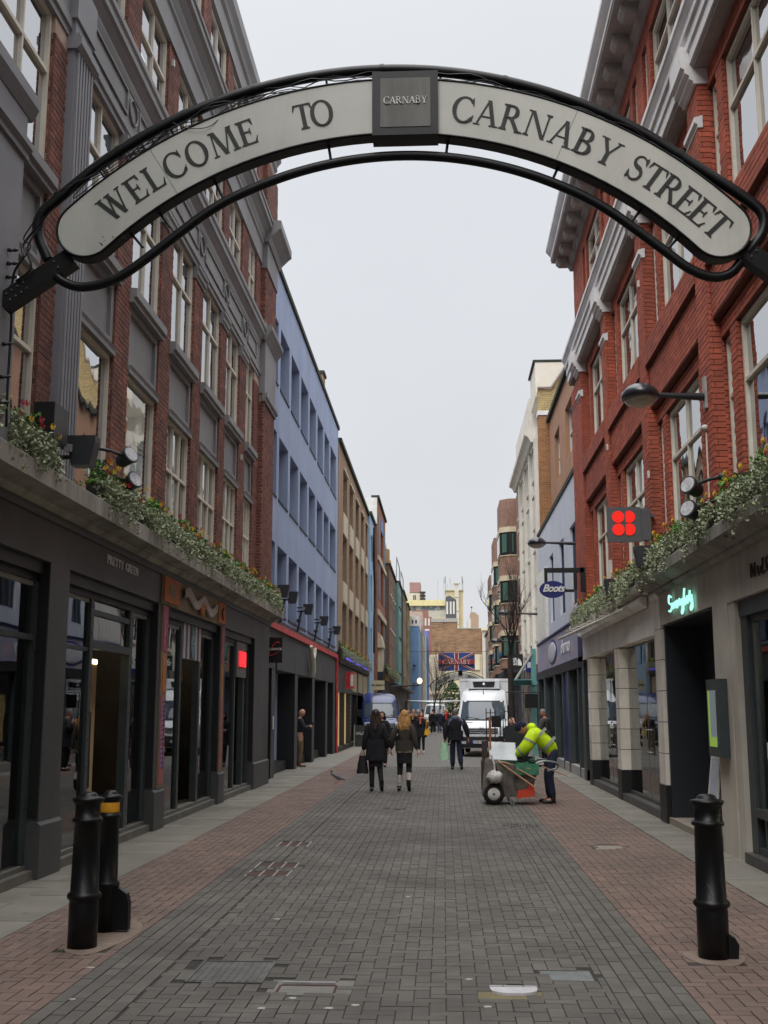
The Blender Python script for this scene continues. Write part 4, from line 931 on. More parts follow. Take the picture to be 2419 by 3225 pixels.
t = MB(); FK.box(t, -.5, 0, 5, 9.0, 3.06, 3.6); FK.box(t, -.5, 0, 14.18, 18.72, 3.10, 3.6); FK.box(t, -.5, -.0, 9.0, 14.165, 3.06, 3.6); t.build('stone_fascia', m_stone, BR)
t = MB(); FK.box(t, -.62, 0, 14.18, 14.95, 0, 3.10); FK.box(t, -.30, -.015, 13.88, 14.165, 0, 3.06); FK.prof(t, [(0, 0), (.02, 0), (.02, .0), (0, .0)], 14.2, 14.9) if False else None; t.build('stone_pier', m_stone, BR)
# near shop window on the right (frame, deep teal metal)
t = MB()
FK.box(t, -.22, -.06, 9.2, 13.86, 2.86, 3.06); FK.box(t, -.2, -.12, 9.2, 13.7, 2.78, 2.86); FK.box(t, -.24, -.08, 13.62, 13.88, .12, 2.86); FK.box(t, -.22, -.12, 13.5, 13.62, .6, 2.78)
FK.box(t, -.22, -.06, 9.2, 13.62, .54, .64); FK.box(t, -.24, -.16, 9.2, 13.62, .2, .54); FK.box(t, -.24, -.09, 9.2, 13.62, .12, .2); FK.box(t, -.22, -.1, 13.3, 13.36, .2, .54)
o = t.build('shop_frame', m_teal, BR)
t = MB(); FK.box(t, -.3, .02, 9.2, 13.86, 0, .12); t.build('plinth', M('dark granite', S(84, 82, 80), S(66, 64, 62), 8, .5), BR)
t = MB(); FK.box(t, -.17, -.16, 9.2, 13.5, .64, 2.78); t.build('shop_window', m_shopR, BR)
t = MB(); t.box(3.72, 8.0, 9.0, 9.05, .1, 3.3); t.box(3.72, 8, 14.0, 14.05, .1, 3.3); t.box(8.0, 8.1, 9, 14, .1, 3.3); t.box(3.72, 8, 9, 14, 3.1, 3.15); t.box(3.75, 8, 9, 14, .08, .1)
o = t.build('room', M('cream interior', S(212, 202, 178), S(196, 184, 160), 1.5, .85), BR)
t = MB(); t.box(4.3, 4.5, 12.9, 13.3, .65, 1.6); t.build('display_block', M('pale display', S(178, 170, 150), None, 2, .8), o)
t = MB(); t.box(3.9, 3.93, 10.2, 12.6, 1.98, 2.06); t.build('red_rail', M('red rail', S(176, 36, 40), None, 4, .5), o)
t = MB(); t.lathe([(.0, 2.32), (.09, 2.3), (.12, 2.24), (.1, 2.22)], (4.2, 12.55, 0), 14); t.build('lamp_shade', M('brass shade', S(120, 84, 44), None, 5, .4, metal=.5), o)
t = MB(); t.ell((4.2, 12.55, 2.23), (.06, .06, .035), 10, 6); t.build('lamp_bulb', m_bulb, o)
t = MB(); t.tube([(4.2, 12.55, 2.32), (4.2, 12.55, 3.1)], .008, 5); t.build('lamp_cord', m_blackp, o)
# black garment and white figure in the window
mq = empty('mannequin', (4.25, 11.9, .64), 'headless display figure in black jacket and pale bag behind the near right window', 'mannequin')
t = MB(); t.lathe([(.1, .7), (.15, .85), (.17, 1.05), (.15, 1.2), (.19, 1.38), (.2, 1.5), (.1, 1.58), (.05, 1.64)], (4.25, 11.9, .1), 14, sx=.7, sy=1.1); t.build('torso', m_cloth[0], mq)
t = MB(); t.box(4.1, 4.2, 12.15, 12.45, 1.2, 1.45); t.build('paper', M('pale paper', S(196, 196, 190), None, 3, .8), mq)
t = MB(); t.ell((4.15, 12.05, 1.02), (.08, .12, .14), 10, 8); t.build('bag', M('white bag', S(206, 202, 196), None, 3, .7), mq)
# dark entrance
t = MB(); m_door = M('dark blue black door', S(38, 43, 50), S(34, 38, 44), 2, .5)
FK.box(t, -1.0, -.04, 18.36, 18.44, .1, 3.1); FK.box(t, -1.0, -.62, 14.95, 18.36, .1, 3.1); FK.box(t, -1.0, -.04, 14.955, 14.99, .1, 3.1); FK.box(t, -1.0, -.04, 14.96, 18.4, 3.07, 3.098)
t.build('entrance', m_door, BR)
t = MB(); FK.box(t, -.62, .0, 14.96, 18.7, 0, .1); t.build('door_step', M('worn step', S(150, 140, 128), S(128, 118, 108), 2.4, .8), BR)
# tiled pilasters with black bases
def tiled(a, b, d=0.02, n=6, top=3.52):
    z = .58; h = (top - .58) / n
    for i in range(n):
        t = MB(); FK.box(t, -.3, d, a, b, z + .006, z + h - .006); t.build('tile', m_tile, BR, label=None); z += h
    t = MB(); FK.box(t, -.29, d - .012, a + .01, b - .01, .0, top); t.build('pilaster_core', M('dark joint', S(50, 48, 46), None, 4, .9), BR)
    t = MB(); FK.box(t, -.3, d + .012, a - .01, b + .01, 0, .58); t.build('black_base', m_blackp, BR)
tiled(18.46, 18.98, n=6, top=3.54)
t = MB(); FK.prof(t, [(-.3, 3.54), (.02, 3.54), (.08, 3.6), (.08, 3.7), (-.3, 3.7)], 18.42, 19.0); t.build('pilaster_cap', m_tile, BR)
for a in (23.15, 27.6): tiled(a - .05, a + .42, d=.0, n=6, top=2.98)
t = MB(); FK.box(t, -.5, -.02, 18.99, 29.0, 3.0, 3.7); t.build('fascia', M('pale rendered fascia', S(232, 228, 222), S(216, 212, 206), 1.4, .75, dirt=S(196, 192, 186)), BR)
for a, b in ((18.98, 23.1), (23.57, 27.55)):
    t = MB(); FK.box(t, -.20, -.19, a, b, .2, 3.0); t.build('shop_window', m_shopR, BR)
    t = MB(); FK.box(t, -.3, .0, a, b, 0, .14); FK.box(t, -.24, -.16, a, b, .14, .2); t.build('sill', M('dark granite', S(84, 82, 80), S(66, 64, 62), 8, .5), BR)
    t = MB(); FK.box(t, -.23, -.17, a, a + .04, .2, 3.0); FK.box(t, -.21, -.185, (a + b) / 2 - .01, (a + b) / 2 + .01, .2, 3); t.build('shop_frame', M('grey bronze frame', S(112, 112, 98), None, 4, .4), BR)
    for k in (-1, 1):
        t = MB(); c = (a + b) / 2 + k * .13; t.tube([(FK.x(-.12), c, .95), (FK.x(-.12), c, 1.45)], .018, 8); t.tube([(FK.x(-.19), c, 1.0), (FK.x(-.12), c, 1.0)], .01, 6); t.tube([(FK.x(-.19), c, 1.4), (FK.x(-.12), c, 1.4)], .01, 6); t.build('door_handle', M('steel handle', S(190, 186, 180), None, 6, .25, metal=.8), BR)
t = MB(); t.box(3.75, 8, 18.95, 19.0, .1, 3.2); t.box(8, 8.1, 19, 28.9, .1, 3.2); t.box(3.75, 8, 28.5, 28.55, .1, 3.2); t.box(3.75, 8, 19, 28.5, 3.05, 3.1); t.box(3.75, 8, 19, 28.5, .08, .1)
o = t.build('room', M('olive interior', S(190, 186, 164), S(170, 166, 146), 1.5, .85), BR)
for k in range(5):
    t = MB(); y = 20.2 + k * .28; t.tube([(4.0, y, 2.3), (4.0, y, 3.05)], .006, 5); t.lathe([(.03, 2.32), (.09, 2.28), (.11, 2.12), (.1, 2.1)], (4.0, y, 0), 10); t.build('pendant_lamp', m_blackp, o)
t = MB()
for k in range(12): t.box(4.02, 4.05, 21.2, 21.28, 1.1 + k * .085, 1.15 + k * .085)
t.build('label_strip', M('white labels', S(210, 206, 200), None, 4, .7), o)
t = MB(); t.box(4.2, 4.5, 21.4, 22.2, .1, 1.1); t.build('display_plinth', M('grey plinth', S(140, 140, 130), None, 3, .8), o)
t = MB(); t.box(4.1, 4.2, 22.0, 22.4, 1.15, 1.35); t.box(4.1, 4.2, 20.6, 21.0, 1.3, 1.45); t.build('yellow_sign', M('yellow card', S(200, 184, 90), None, 3, .8), o)
# neon script over the entrance and lettering on the near fascia
m_neon = emit('mint neon', (.42, 1, .84, 1), 0.8, S(160, 220, 205))
ne = empty('neon_sign', (3.45, 16.7, 3.35), 'pale mint neon handwritten sign above the dark entrance', 'neon sign')
def script(parent, f, y0, z0, w, h, paths, mat, r, d, name='neon_stroke'):
    for p in paths:
        t = MB(); t.tube(smooth_path([(f.x(d + .012 * (i % 2)), y0 + f.s * q[0] * w, z0 + q[1] * h) for i, q in enumerate(p)], 5), r, 6); t.build(name, mat, parent)
script(ne, FK, 17.5, 3.22, 1.75, .26, [
    [(.11, .86), (.06, .98), (.0, .8), (.05, .55), (.13, .35), (.1, .05), (.0, .12)],
    [(.15, .5), (.17, .15), (.22, .45), (.24, .15), (.28, .5)], [(.34, .5), (.3, .3), (.34, .12), (.38, .3), (.34, .5), (.4, .45)],
    [(.42, .5), (.42, .15), (.43, .45), (.49, .5), (.5, .15)], [(.58, .45), (.53, .3), (.56, .12), (.6, .45), (.6, -.1), (.57, -.35), (.53, -.2), (.6, .0)],
    [(.66, 1.0), (.66, .5), (.66, .12), (.7, .15)], [(.76, .5), (.72, .3), (.76, .12), (.8, .3), (.76, .5)], [(.86, .75), (.85, .15)], [(.92, .45), (.87, .3), (.9, .12), (.94, .45), (.94, -.15), (.91, -.35), (.87, -.2), (.95, .0)]], m_neon, .016, .05)
sc_ = empty('shop_lettering', (3.5, 12.4, 3.33), 'thin dark handwritten lettering on the stone fascia at the right edge', 'shop lettering')
script(sc_, FK, 12.95, 3.24, 1.7, .15, [
    [(.0, .0), (.03, 1.0), (.08, .0), (.12, 1.0)], [(.15, .3), (.19, .6), (.17, .0), (.22, .1)], [(.25, .55), (.25, .0)], [(.29, 1.1), (.29, 0), (.33, .05)],
    [(.48, .85), (.4, .95), (.37, .4), (.42, -.05), (.5, .2), (.5, .45), (.44, .45)], [(.54, .5), (.54, .05), (.6, .05), (.6, .5)], [(.64, .5), (.64, .0), (.67, .5), (.72, .5), (.73, 0)], [(.8, .45), (.75, .3), (.78, 0), (.83, .3), (.83, 1.1), (.84, 0)]], M('dark script', S(52, 52, 50), None, 5, .6), .012, .012, 'letter_stroke')
# white awning box with bar
aw = empty('awning', (3.4, 23, 3.4), 'folded pale awning with a metal arm under the right flower boxes', 'awning')
t = MB(); FK.prof(t, [(0, 3.50), (.12, 3.56), (.16, 3.62), (.12, 3.68), (0, 3.68)], 19.6, 28.6); t.build('awning_box', m_tile, aw)
t = MB(); t.tube([(FK.x(.14), 21.2, 3.60), (FK.x(.62), 28.5, 3.50)], .035, 8); t.build('awning_arm', m_tile, aw)
t = MB()
for k in range(9): FK.prof(t, [(.02, 3.69), (.2 + .04 * k, 3.64), (.2 + .04 * k, 3.66), (.02, 3.71)], 21.8 + k * .75, 22.2 + k * .75)
t.build('awning_slats', m_tile, aw)
# menu case and A board
mc = empty('menu_case', (3.4, 14.6, 1.6), 'grey glazed menu case with lit green edge beside the dark entrance', 'menu case')
t = MB(); t.box(3.40, 3.515, 14.35, 14.98, 1.18, 2.14); t.build('case', m_teal, mc)
t = MB(); t.box(3.398, 3.4, 14.5, 14.9, 1.3, 2.0); t.build('menu_sheet', emit('backlit menu', (.6, .68, .75, 1), .10, S(110, 120, 130)), mc)
t = MB(); t.box(3.394, 3.398, 14.82, 14.9, 1.3, 2.0); t.box(3.394, 3.398, 14.52, 14.82, 1.3, 1.42); t.build('green_band', emit('green band', (.45, .75, .12, 1), .22, S(120, 150, 50)), mc)
t = MB()
for z in (1.35, 1.98):
    t.lathe([(.012, 3.392), (.008, 3.386)], (0, 14.42, z), 8, 'x')
t.build('screw', m_iron, mc)
ab = empty('a_board', (3.62, 15.2, .1), 'white folding A board standing in the dark entrance doorway', 'a board')
for k, (x0, x1) in enumerate(((3.42, 3.56), (3.72, 3.56))):
    t = MB()
    for y in (15.05, 15.5): t.obox(((x0 + x1) / 2, y, .64), ((x1 - x0) / 2, 0, .54), (0, .025, 0), (.012, 0, .0))
    t.obox((x0 + (x1 - x0) * .97, 15.28, 1.15), (0, .22, 0), ((x1 - x0) * .025, 0, .025), (.011, 0, 0)); t.obox((x0 + (x1 - x0) * .08, 15.28, .18), (0, .22, 0), ((x1 - x0) * .025, 0, .025), (.011, 0, 0))
    t.build('board_frame', M('white frame', S(206, 204, 200), None, 4, .5), ab)
t = MB(); t.obox((3.50, 15.28, .72), ((.13) * .36, 0, .40), (0, .2, 0), (.004, 0, 0)); t.build('poster', M('pale poster', S(176, 184, 196), S(160, 168, 182), 8, .6), ab)
t = MB(); t.obox((3.455, 15.28, .38), ((.13) * .13, 0, .13), (0, .2, 0), (.007, 0, 0)); t.build('poster_base', M('blue poster band', S(40, 84, 120), None, 8, .6), ab)

for (a, b, c, d_, z, st, par) in ((4.0, 6.5, 9.6, 13.4, 3.06, 5, 'near'), (4.0, 6.5, 19.6, 28.0, 3.02, 4, 'mid')):
    for k in range(3):
        t = MB(); y = c + (d_ - c) * (k + .5) / 3; t.box(a, b, y - .12, y + .12, z - .02, z); t.build('added_glow_panel', emit('added ceiling glow', (1, .88, .70, 1), st * 3), BR)  # unseen overhead panels, added so the right shop rooms look brighter
# ================================================================ left row further down the street
m_coping = M('dark mossy coping', S(52, 58, 48), S(38, 42, 38), 4, .9, bump=.3)
m_winwhite = M('white sash paint', S(214, 212, 206), S(196, 194, 188), 3, .5)
m_paneF = dark_glass('far pane', base=(.03, .035, .04, 1), refl=1.7, wav=.1)
def wall_open(t, f, y0, y1, z0, z1, cols, rows, dep=.3):
    """wall skin with real openings: piers between columns, bands between rows"""
    ys = [y0]
    for a, b in cols: ys += [a, b]
    ys.append(y1)
    for i in range(0, len(ys), 2):
        if ys[i + 1] - ys[i] > .01: f.box(t, -dep, 0, ys[i], ys[i + 1], z0, z1)
    zs = [z0]
    for a, b in sorted(rows): zs += [a, b]
    zs.append(z1)
    for a, b in cols:
        for i in range(0, len(zs), 2):
            if zs[i + 1] - zs[i] > .01: f.box(t, -dep, -.0015, a, b, zs[i], zs[i + 1])
def house(name, label, f, y0, y1, ztop, wall, cols, rows, mf, trim=None, zb=0, dep=.3, mull=(.5,), trans=(.5,), cat='building', fw=.07, win_d=-.16, back=8, sill=None):
    o = empty(name, (f.x(-2), (y0 + y1) / 2, 0), label, cat)
    t = MB(); wall_open(t, f, y0, y1, zb, ztop, cols, rows, dep); f.box(t, -back, -dep - .002, y0, y1, zb, ztop - .02); t.build('wall', wall, o)
    for a, b in cols:
        for c, d in rows:
            w = window(f, o, a + .01, b - .01, c, d, win_d, mull, trans, fw=fw, mf=mf, mg=m_paneF, depth=.05, bar=.05)
            if sill: t = MB(); f.box(t, -.1, .06, a - .06, b + .06, c - .12, c - .0); t.build('sill', sill, w)
    if trim: t = MB(); f.box(t, -.4, .12, y0, y1, ztop, ztop + .18); t.build('coping', trim, o)
    return o
# --- blue building above the black and red shop
FB = Fac(1, -4.45)
m_blue = M('powder blue render', S(160, 174, 204), S(150, 164, 194), .7, .8, bump=.12, bscale=20, dirt=S(134, 148, 178), dirtscale=.8)
m_navy = M('navy window frame', S(38, 48, 72), None, 3, .5)
bcols = [(27.98, 29.6), (30.04, 31.86), (32.3, 34.18), (34.62, 36.54), (36.99, 38.9), (39.4, 41.33), (41.8, 43.64), (44.1, 46.5)]
brows = [(4.3, 6.15), (7.42, 9.17), (10.52, 12.27)]
BB = empty('blue_building', (-6, 37, 0), 'powder blue building with three rows of deep narrow windows, left', 'building')
t = MB(); wall_open(t, FB, 27.96, 47.4, 4.16, 13.7, bcols, brows, .55); FB.box(t, -8, -.56, 27.96, 47.4, 0, 13.6); t.build('wall', m_blue, BB)
for a, b in bcols:
    for c, d in brows:
        w = window(FB, BB, a + .01, b - .01, c, d, -.47, (.5,), (.62,), fw=.06, mf=m_navy, mg=m_paneF, depth=.04)
        t = MB(); FB.box(t, -.3, .03, a - .02, b + .02, c - .05, c); t.build('sill', m_navy, w)
t = MB(); FB.box(t, -.6, .06, 27.96, 47.45, 13.7, 13.86); t.build('coping', m_coping, BB)
t = MB(); t.box(-5.6, -4.9, 45.2, 46.0, 13.86, 15.6); o = t.build('chimney', M('stock brick far', S(150, 128, 88), S(120, 100, 70), 9, .9), BB); t = MB(); t.box(-5.66, -4.84, 45.14, 46.06, 15.6, 15.72); t.build('chimney_cap', m_coping, o)
# shop below: red frame, charcoal fascia, black recesses
m_red = M('red painted frame', S(206, 52, 56), S(186, 44, 50), 3, .5, dirt=S(220, 140, 140), dirtscale=9)
m_char2 = M('charcoal shop wall', S(78, 79, 80), S(70, 71, 72), 1, .7, bump=.08)
t = MB(); FB.box(t, .0, .06, 28.05, 47.35, 3.86, 4.02); FB.box(t, .0, .07, 28.0, 28.26, 0, 4.02); FB.box(t, .0, .07, 47.2, 47.4, 0, 4.02); t.build('red_frame', m_red, BB)
t = MB(); FB.box(t, -.5, .0, 27.96, 47.4, 4.02, 4.16); FB.box(t, -.55, -.02, 28.2, 47.2, 2.83, 3.86)
for a, b in ((29.62, 30.24), (34.34, 34.96), (38.91, 39.57), (43.38, 44.03), (46.3, 47.2)): FB.box(t, -.55, -.03, a, b, .0, 2.83)
t.build('shop_front', m_char2, BB)
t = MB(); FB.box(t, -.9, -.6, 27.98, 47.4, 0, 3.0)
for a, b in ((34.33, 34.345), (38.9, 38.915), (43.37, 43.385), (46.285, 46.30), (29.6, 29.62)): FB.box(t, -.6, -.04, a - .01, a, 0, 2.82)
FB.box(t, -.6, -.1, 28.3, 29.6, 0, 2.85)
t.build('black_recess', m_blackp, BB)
t = MB()
for a, b in ((30.4, 34.2), (35.0, 38.8), (39.6, 43.3)): FB.box(t, -.62, -.25, a + 1.2, b, 0, .28)
t.build('doorway_step', m_blackp, BB)
t = MB(); FB.box(t, -.015, .0, 29.75, 29.9, 1.25, 1.6); t.build('entry_panel', m_alu, BB)
fk = empty('fork_sculpture', (-4.4, 37.2, 2.8), 'white forked sculpture standing over the black shop doorways', 'wall sculpture')
t = MB(); t.tube(smooth_path([(FB.x(.1), 37.9, 2.86), (FB.x(.12), 37.7, 3.1), (FB.x(.14), 37.5, 3.35), (FB.x(.14), 37.1, 3.55), (FB.x(.16), 36.8, 3.8)]), [.07, .08, .08, .09, .1, .1, .1, .1, .1, .09, .09, .09, .09, .09, .09, .08, .08, .08, .08, .07, .07, .07, .06, .06, .05][:25], 8)
t.tube(smooth_path([(FB.x(.14), 37.5, 3.3), (FB.x(.16), 37.75, 3.55), (FB.x(.16), 37.9, 3.78)]), .06, 8); t.build('fork', M('off white plaster', S(214, 210, 190), None, 6, .6), fk)
# blade sign
bs = empty('blade_sign', (-4.3, 28.6, 3.3), 'square black hanging sign with red swoosh and G-SHOCK lettering by the red frame', 'sign')
t = MB(); t.box(-4.45, -4.07, 28.58, 28.66, 2.93, 3.57); t.build('sign_panel', m_blackp, bs)
t = MB(); t.tube([(-4.22, 28.62, 2.93), (-4.22, 28.62, 2.78)], .02, 6); t.build('sign_stud', m_blackp, bs)
text('letter', 'G-SHOCK', .082, M('white print', S(226, 226, 226), None, 5, .5), Matrix(((1, 0, 0, -4.26), (0, 0, -1, 28.575), (0, 1, 0, 3.27), (0, 0, 0, 1))), bs, extrude=.002, bold=.003, sx=1.0)
t = MB(); t.tube(smooth_path([(-4.13, 28.575, 3.42), (-4.2, 28.575, 3.45), (-4.3, 28.575, 3.37), (-4.33, 28.575, 3.3)]), .012, 5); t.tube(smooth_path([(-4.38, 28.575, 3.22), (-4.39, 28.575, 3.12), (-4.3, 28.575, 3.13), (-4.16, 28.575, 3.2)]), .012, 5); t.build('red_swoosh', m_red, bs)
# --- brown brick building with pale spandrels
FD = Fac(1, -4.42)
m_brown = M('buff brown brick far', S(164, 138, 112), S(140, 116, 94), 7, .9, bump=.3, bscale=40, dirt=S(122, 102, 84), dirtscale=.6)
bc = [(49.6, 51.7), (53.1, 55.2), (56.9, 59.0), (60.7, 62.8), (64.4, 65.9)]
BD = house('brick_building', 'buff brick building with pale spandrel panels stacked between its windows, left', FD, 47.42, 66.4, 13.2, m_brown, bc, [(4.5, 6.45), (7.4, 9.5), (10.5, 12.4)], M('grey sash', S(120, 124, 120), None, 3, .5), m_coping, zb=4.2, trans=(.6,))
m_panel = M('cream spandrel', S(206, 196, 174), S(190, 180, 160), 2, .7)
for a, b in bc:
    for z0, z1 in ((6.47, 7.38), (9.52, 10.48)):
        t = MB(); FD.box(t, 0, .05, a, b, z0, z1); t.build('spandrel_panel', m_panel, BD)
    t = MB(); FD.box(t, -.1, .08, a - .08, b + .08, 12.41, 12.52); t.build('lintel', m_panel, BD)
t = MB(); FD.box(t, -.5, .12, 47.45, 66.2, 3.7, 4.18); t.build('canopy', m_blackp, BD)
t = MB(); FD.box(t, .12, .15, 49.8, 66.1, 3.98, 4.08); t.build('neon_strip', emit('violet neon', (.13, .08, 1, 1), 1.6, S(90, 80, 230)), BD)
t = MB(); FD.box(t, -.3, .0, 47.45, 66.3, 2.5, 3.7); t.build('shop_fascia', m_char2, BD)
m_shoplit = M('lit shop interior', S(200, 184, 140), S(120, 104, 80), 1.2, .9, emis=S(255, 220, 150), estr=.25)
for a, b, mm in ((47.6, 50.6, m_shoplit), (51.0, 54.0, m_shoplit), (54.6, 58.4, m_blackp), (58.8, 62.0, m_blackp), (62.4, 65.9, m_shoplit)):
    t = MB(); FD.box(t, -.35, -.2, a, b, .2, 2.5); t.build('shop_window', mm, BD)
t = MB()
for y in (47.45, 50.6, 54.0, 58.4, 62.0, 65.9): FD.box(t, -.36, .0, y, y + .38, 0, 2.5)
FD.box(t, -.3, .0, 47.5, 66, 0, .2); t.build('shop_piers', M('shop pier dark', S(60, 56, 52), None, 3, .7), BD)
for i, (a, b) in enumerate(((55.0, 57.6), (58.9, 61.8), (62.4, 65.4))):
    t = MB(); FD.box(t, .0, .04, a, b, 2.62, 3.6); t.build('fascia_panel', M('cream fascia panel', S(186, 172, 142), S(168, 156, 130), 3, .7), BD)
for a in (55.8, 59.6):
    t = MB()
    for k in range(10): FD.box(t, -.19, -.17, a, a + .9, .5 + k * .2, .62 + k * .2)
    t.build('display_shelves', M('white shelves', S(190, 184, 176), None, 6, .7), BD)
rs = empty('red_box_sign', (-4.2, 50.8, 3.1), 'red box sign projecting from the grey fascia under the violet neon strip', 'sign')
t = MB(); t.box(-4.36, -3.98, 50.6, 50.8, 2.68, 3.42); t.build('sign_box', m_red, rs); t = MB(); t.box(-4.12, -4.0, 50.59, 50.6, 2.8, 3.3); t.build('sign_text_block', M('white print', S(226, 226, 226)), rs)
# --- pale blue sliver, then red brick with blue windows
FC4 = Fac(1, -4.3)
house('pale_blue_building', 'narrow pale blue building between buff and red brick neighbours', FC4, 66.42, 70.7, 13.3, M('ice blue render', S(166, 196, 222), S(150, 180, 208), 1, .8, dirt=S(130, 150, 170), dirtscale=.8), [(67.2, 68.6)], [(4.4, 6.6), (7.6, 9.8), (10.6, 12.2)], m_navy, m_coping)
o = empty('drainpipe', (-4.2, 70.2, 0), 'dark branching drainpipe down the pale blue facade', 'drainpipe')
t = MB(); t.tube([(-4.24, 69.6, 13), (-4.24, 69.6, 10.5), (-4.24, 70.3, 9.6), (-4.24, 70.3, 8), (-4.24, 69.8, 7.2), (-4.24, 69.8, 5.2)], .06, 6); t.tube([(-4.24, 68.8, 12.4), (-4.24, 68.8, 11), (-4.24, 69.6, 10.4)], .05, 6); t.build('pipe', m_blackp, o)
FE5 = Fac(1, -4.1)
m_rust5 = M('terracotta brick far', S(160, 106, 82), S(132, 88, 70), 6, .9, bump=.3, bscale=30, dirt=S(120, 78, 60))
o = house('brick_building', 'red brick building with bright blue windows and an arched top light, left', FE5, 70.72, 80.6, 15.1, m_rust5, [(74.6, 77.4)], [(4.6, 7.6), (8.7, 11.1), (11.9, 13.6)], M('bright blue frame', S(36, 104, 176), None, 3, .5), m_coping, mull=(.33, .66), trans=(.5,))
t = MB(); FE5.box(t, .0, .1, 70.8, 80.5, 11.15, 11.45); FE5.box(t, 0, .1, 70.8, 80.5, 7.65, 8.0); t.build('stone_band', m_panel, o)
for (a, b, c, d) in ((71.6, 73.3, 4.6, 7.5), (78.4, 80.0, 4.6, 7.5), (71.6, 73.3, 8.8, 11.0), (78.4, 80.0, 8.8, 11.0), (71.6, 73.3, 11.7, 14.2), (78.4, 80.0, 11.7, 14.2)):
    t = MB(); FE5.box(t, -.05, .03, a, b, c, d); t.build('grey_shutter', M('slate shutter', S(92, 100, 116), None, 3, .6), o)
t = MB(); t.prism([(74.6 + 1.4 + 1.4 * math.cos(q), 13.6 + 1.0 * math.sin(q)) for q in [math.pi * k / 10 for k in range(11)]], 'x', FE5.x(0), FE5.x(.03)); t.build('arched_light', M('bright blue frame', S(36, 104, 176)), o)
t = MB(); FE5.box(t, 0, .3, 71.2, 73.0, 0, 5.6); FE5.prof(t, [(0, 5.6), (.36, 5.6), (.36, 5.75), (.2, 6.4), (0, 6.6)], 71.0, 73.2); t.build('stone_doorcase', m_panel, o)
t = MB(); t.box(-8, -4.12, 70.6, 70.72, 13.4, 15.1); t.build('side_wall', m_winwhite, o)
# --- brown, teal, brown, ochre terraces
m_b6 = M('umber brick far', S(124, 98, 82), S(104, 84, 72), 6, .9, bump=.2)
def cols_even(a, b, n, w): s = (b - a) / n; return [(a + s * i + (s - w) / 2, a + s * i + (s + w) / 2) for i in range(n)]
rows6 = [(4.7, 6.4), (7.6, 9.4), (10.1, 11.2)]
house('terrace_house', 'umber brick terrace house with white sash windows, left', Fac(1, -3.82), 80.62, 91.0, 12.0, m_b6, cols_even(81.4, 90.6, 4, 1.2), rows6, m_winwhite, m_coping, sill=m_winwhite, win_d=-.05)
house('terrace_house', 'teal painted terrace house between two brown ones', Fac(1, -3.55), 91.02, 97.0, 11.9, M('teal paint', S(118, 156, 152), S(102, 140, 136), 1, .8), cols_even(91.6, 96.8, 3, 1.0), rows6, m_winwhite, m_coping, sill=m_coping, win_d=-.05)
house('terrace_house', 'olive brown terrace house beyond the teal one', Fac(1, -3.4), 97.02, 106.0, 11.8, M('olive brick far', S(104, 96, 78), S(88, 80, 66), 6, .9), cols_even(97.4, 105.8, 4, 1.3), rows6, m_winwhite, m_coping, win_d=-.04)
house('terrace_house', 'last ochre terrace house before the projecting blue one', Fac(1, -3.3), 106.02, 113.0, 11.5, M('ochre brick far', S(160, 134, 74), S(96, 74, 50), 2, .9), cols_even(106.5, 112.8, 3, 1.0), rows6, M('brown sash', S(70, 50, 40)), m_coping)
o = house('blue_end_house', 'blue painted house end facing up the street with white attic storey', Fac(1, -2.43), 113.0, 124.0, 10.0, M('deep sky blue paint', S(112, 146, 184), S(102, 136, 174), 1, .8), [], [], m_navy, None)
t = MB(); t.box(-8, -2.38, 112.95, 124, 10.0, 10.95); t.build('attic', m_winwhite, o)
for x in (-3.1, -2.75): t = MB(); t.box(x, x + .16, 112.93, 112.95, 10.25, 10.6); t.build('attic_window', m_navy, o)
t = MB()
for z in (6.0, 4.2): t.lathe([(.0, z - .05), (.22, z), (.05, z + .2), (.0, z + .22)], (-2.85, 112.7, 0), 8)
t.build('wall_lantern', m_navy, o)
house('terrace_house', 'pinkish stone terrace house beyond the blue end wall', Fac(1, -2.2), 124.02, 134, 12.4, M('pinkish stone', S(178, 156, 144), S(150, 132, 124), 2, .9), cols_even(124.5, 133.5, 4, 1.2), [(4.5, 6), (7.2, 8.8), (9.8, 11.2)], m_winwhite, None)
house('terrace_house', 'mint green terrace house near the end of the left row', Fac(1, -2.05), 134.02, 140, 10.6, M('mint paint', S(160, 196, 182), S(146, 182, 168), 1, .8), [], [], m_winwhite, None)
house('terrace_house', 'violet painted terrace house at the far end of the left row', Fac(1, -1.8), 140.02, 146, 11.4, M('violet paint', S(120, 114, 176), S(108, 102, 164), 1, .8), [], [], m_winwhite, M('white cap', S(220, 218, 214)))
# chimney stacks and roof rails
for x, y, z, h, lb in ((-4.3, 82.0, 12.1, 1.3, 'pale chimney stack on the umber terrace roof'), (-4.3, 84.5, 12.1, .8, 'low brown chimney stack behind the pale one')):
    t = MB(); t.box(x - .3, x + .4, y, y + 1.2, z, z + h); o = t.build('chimney_stack', M('chimney stock', S(176, 150, 110), S(150, 126, 92), 8, .9), label=lb, cat='chimney')
    for k in (0, .6): q = MB(); q.lathe([(.14, z + h), (.12, z + h + .5)], (x + .05, y + .3 + k, 0), 8); q.build('chimney_pot', M('clay pot', S(196, 176, 150)), o)
for y, lb in ((88, 'thin roof rail hoop above the umber terrace'), (97, 'thin roof rail hoop above the teal terrace')):
    t = MB(); t.tube([(-3.6, y, 12), (-3.6, y, 13.6), (-3.6, y + 6, 13.5), (-3.6, y + 6, 12)], .04, 5); t.build('roof_rail', M('grey rail', S(120, 124, 128)), label=lb, cat='railing')
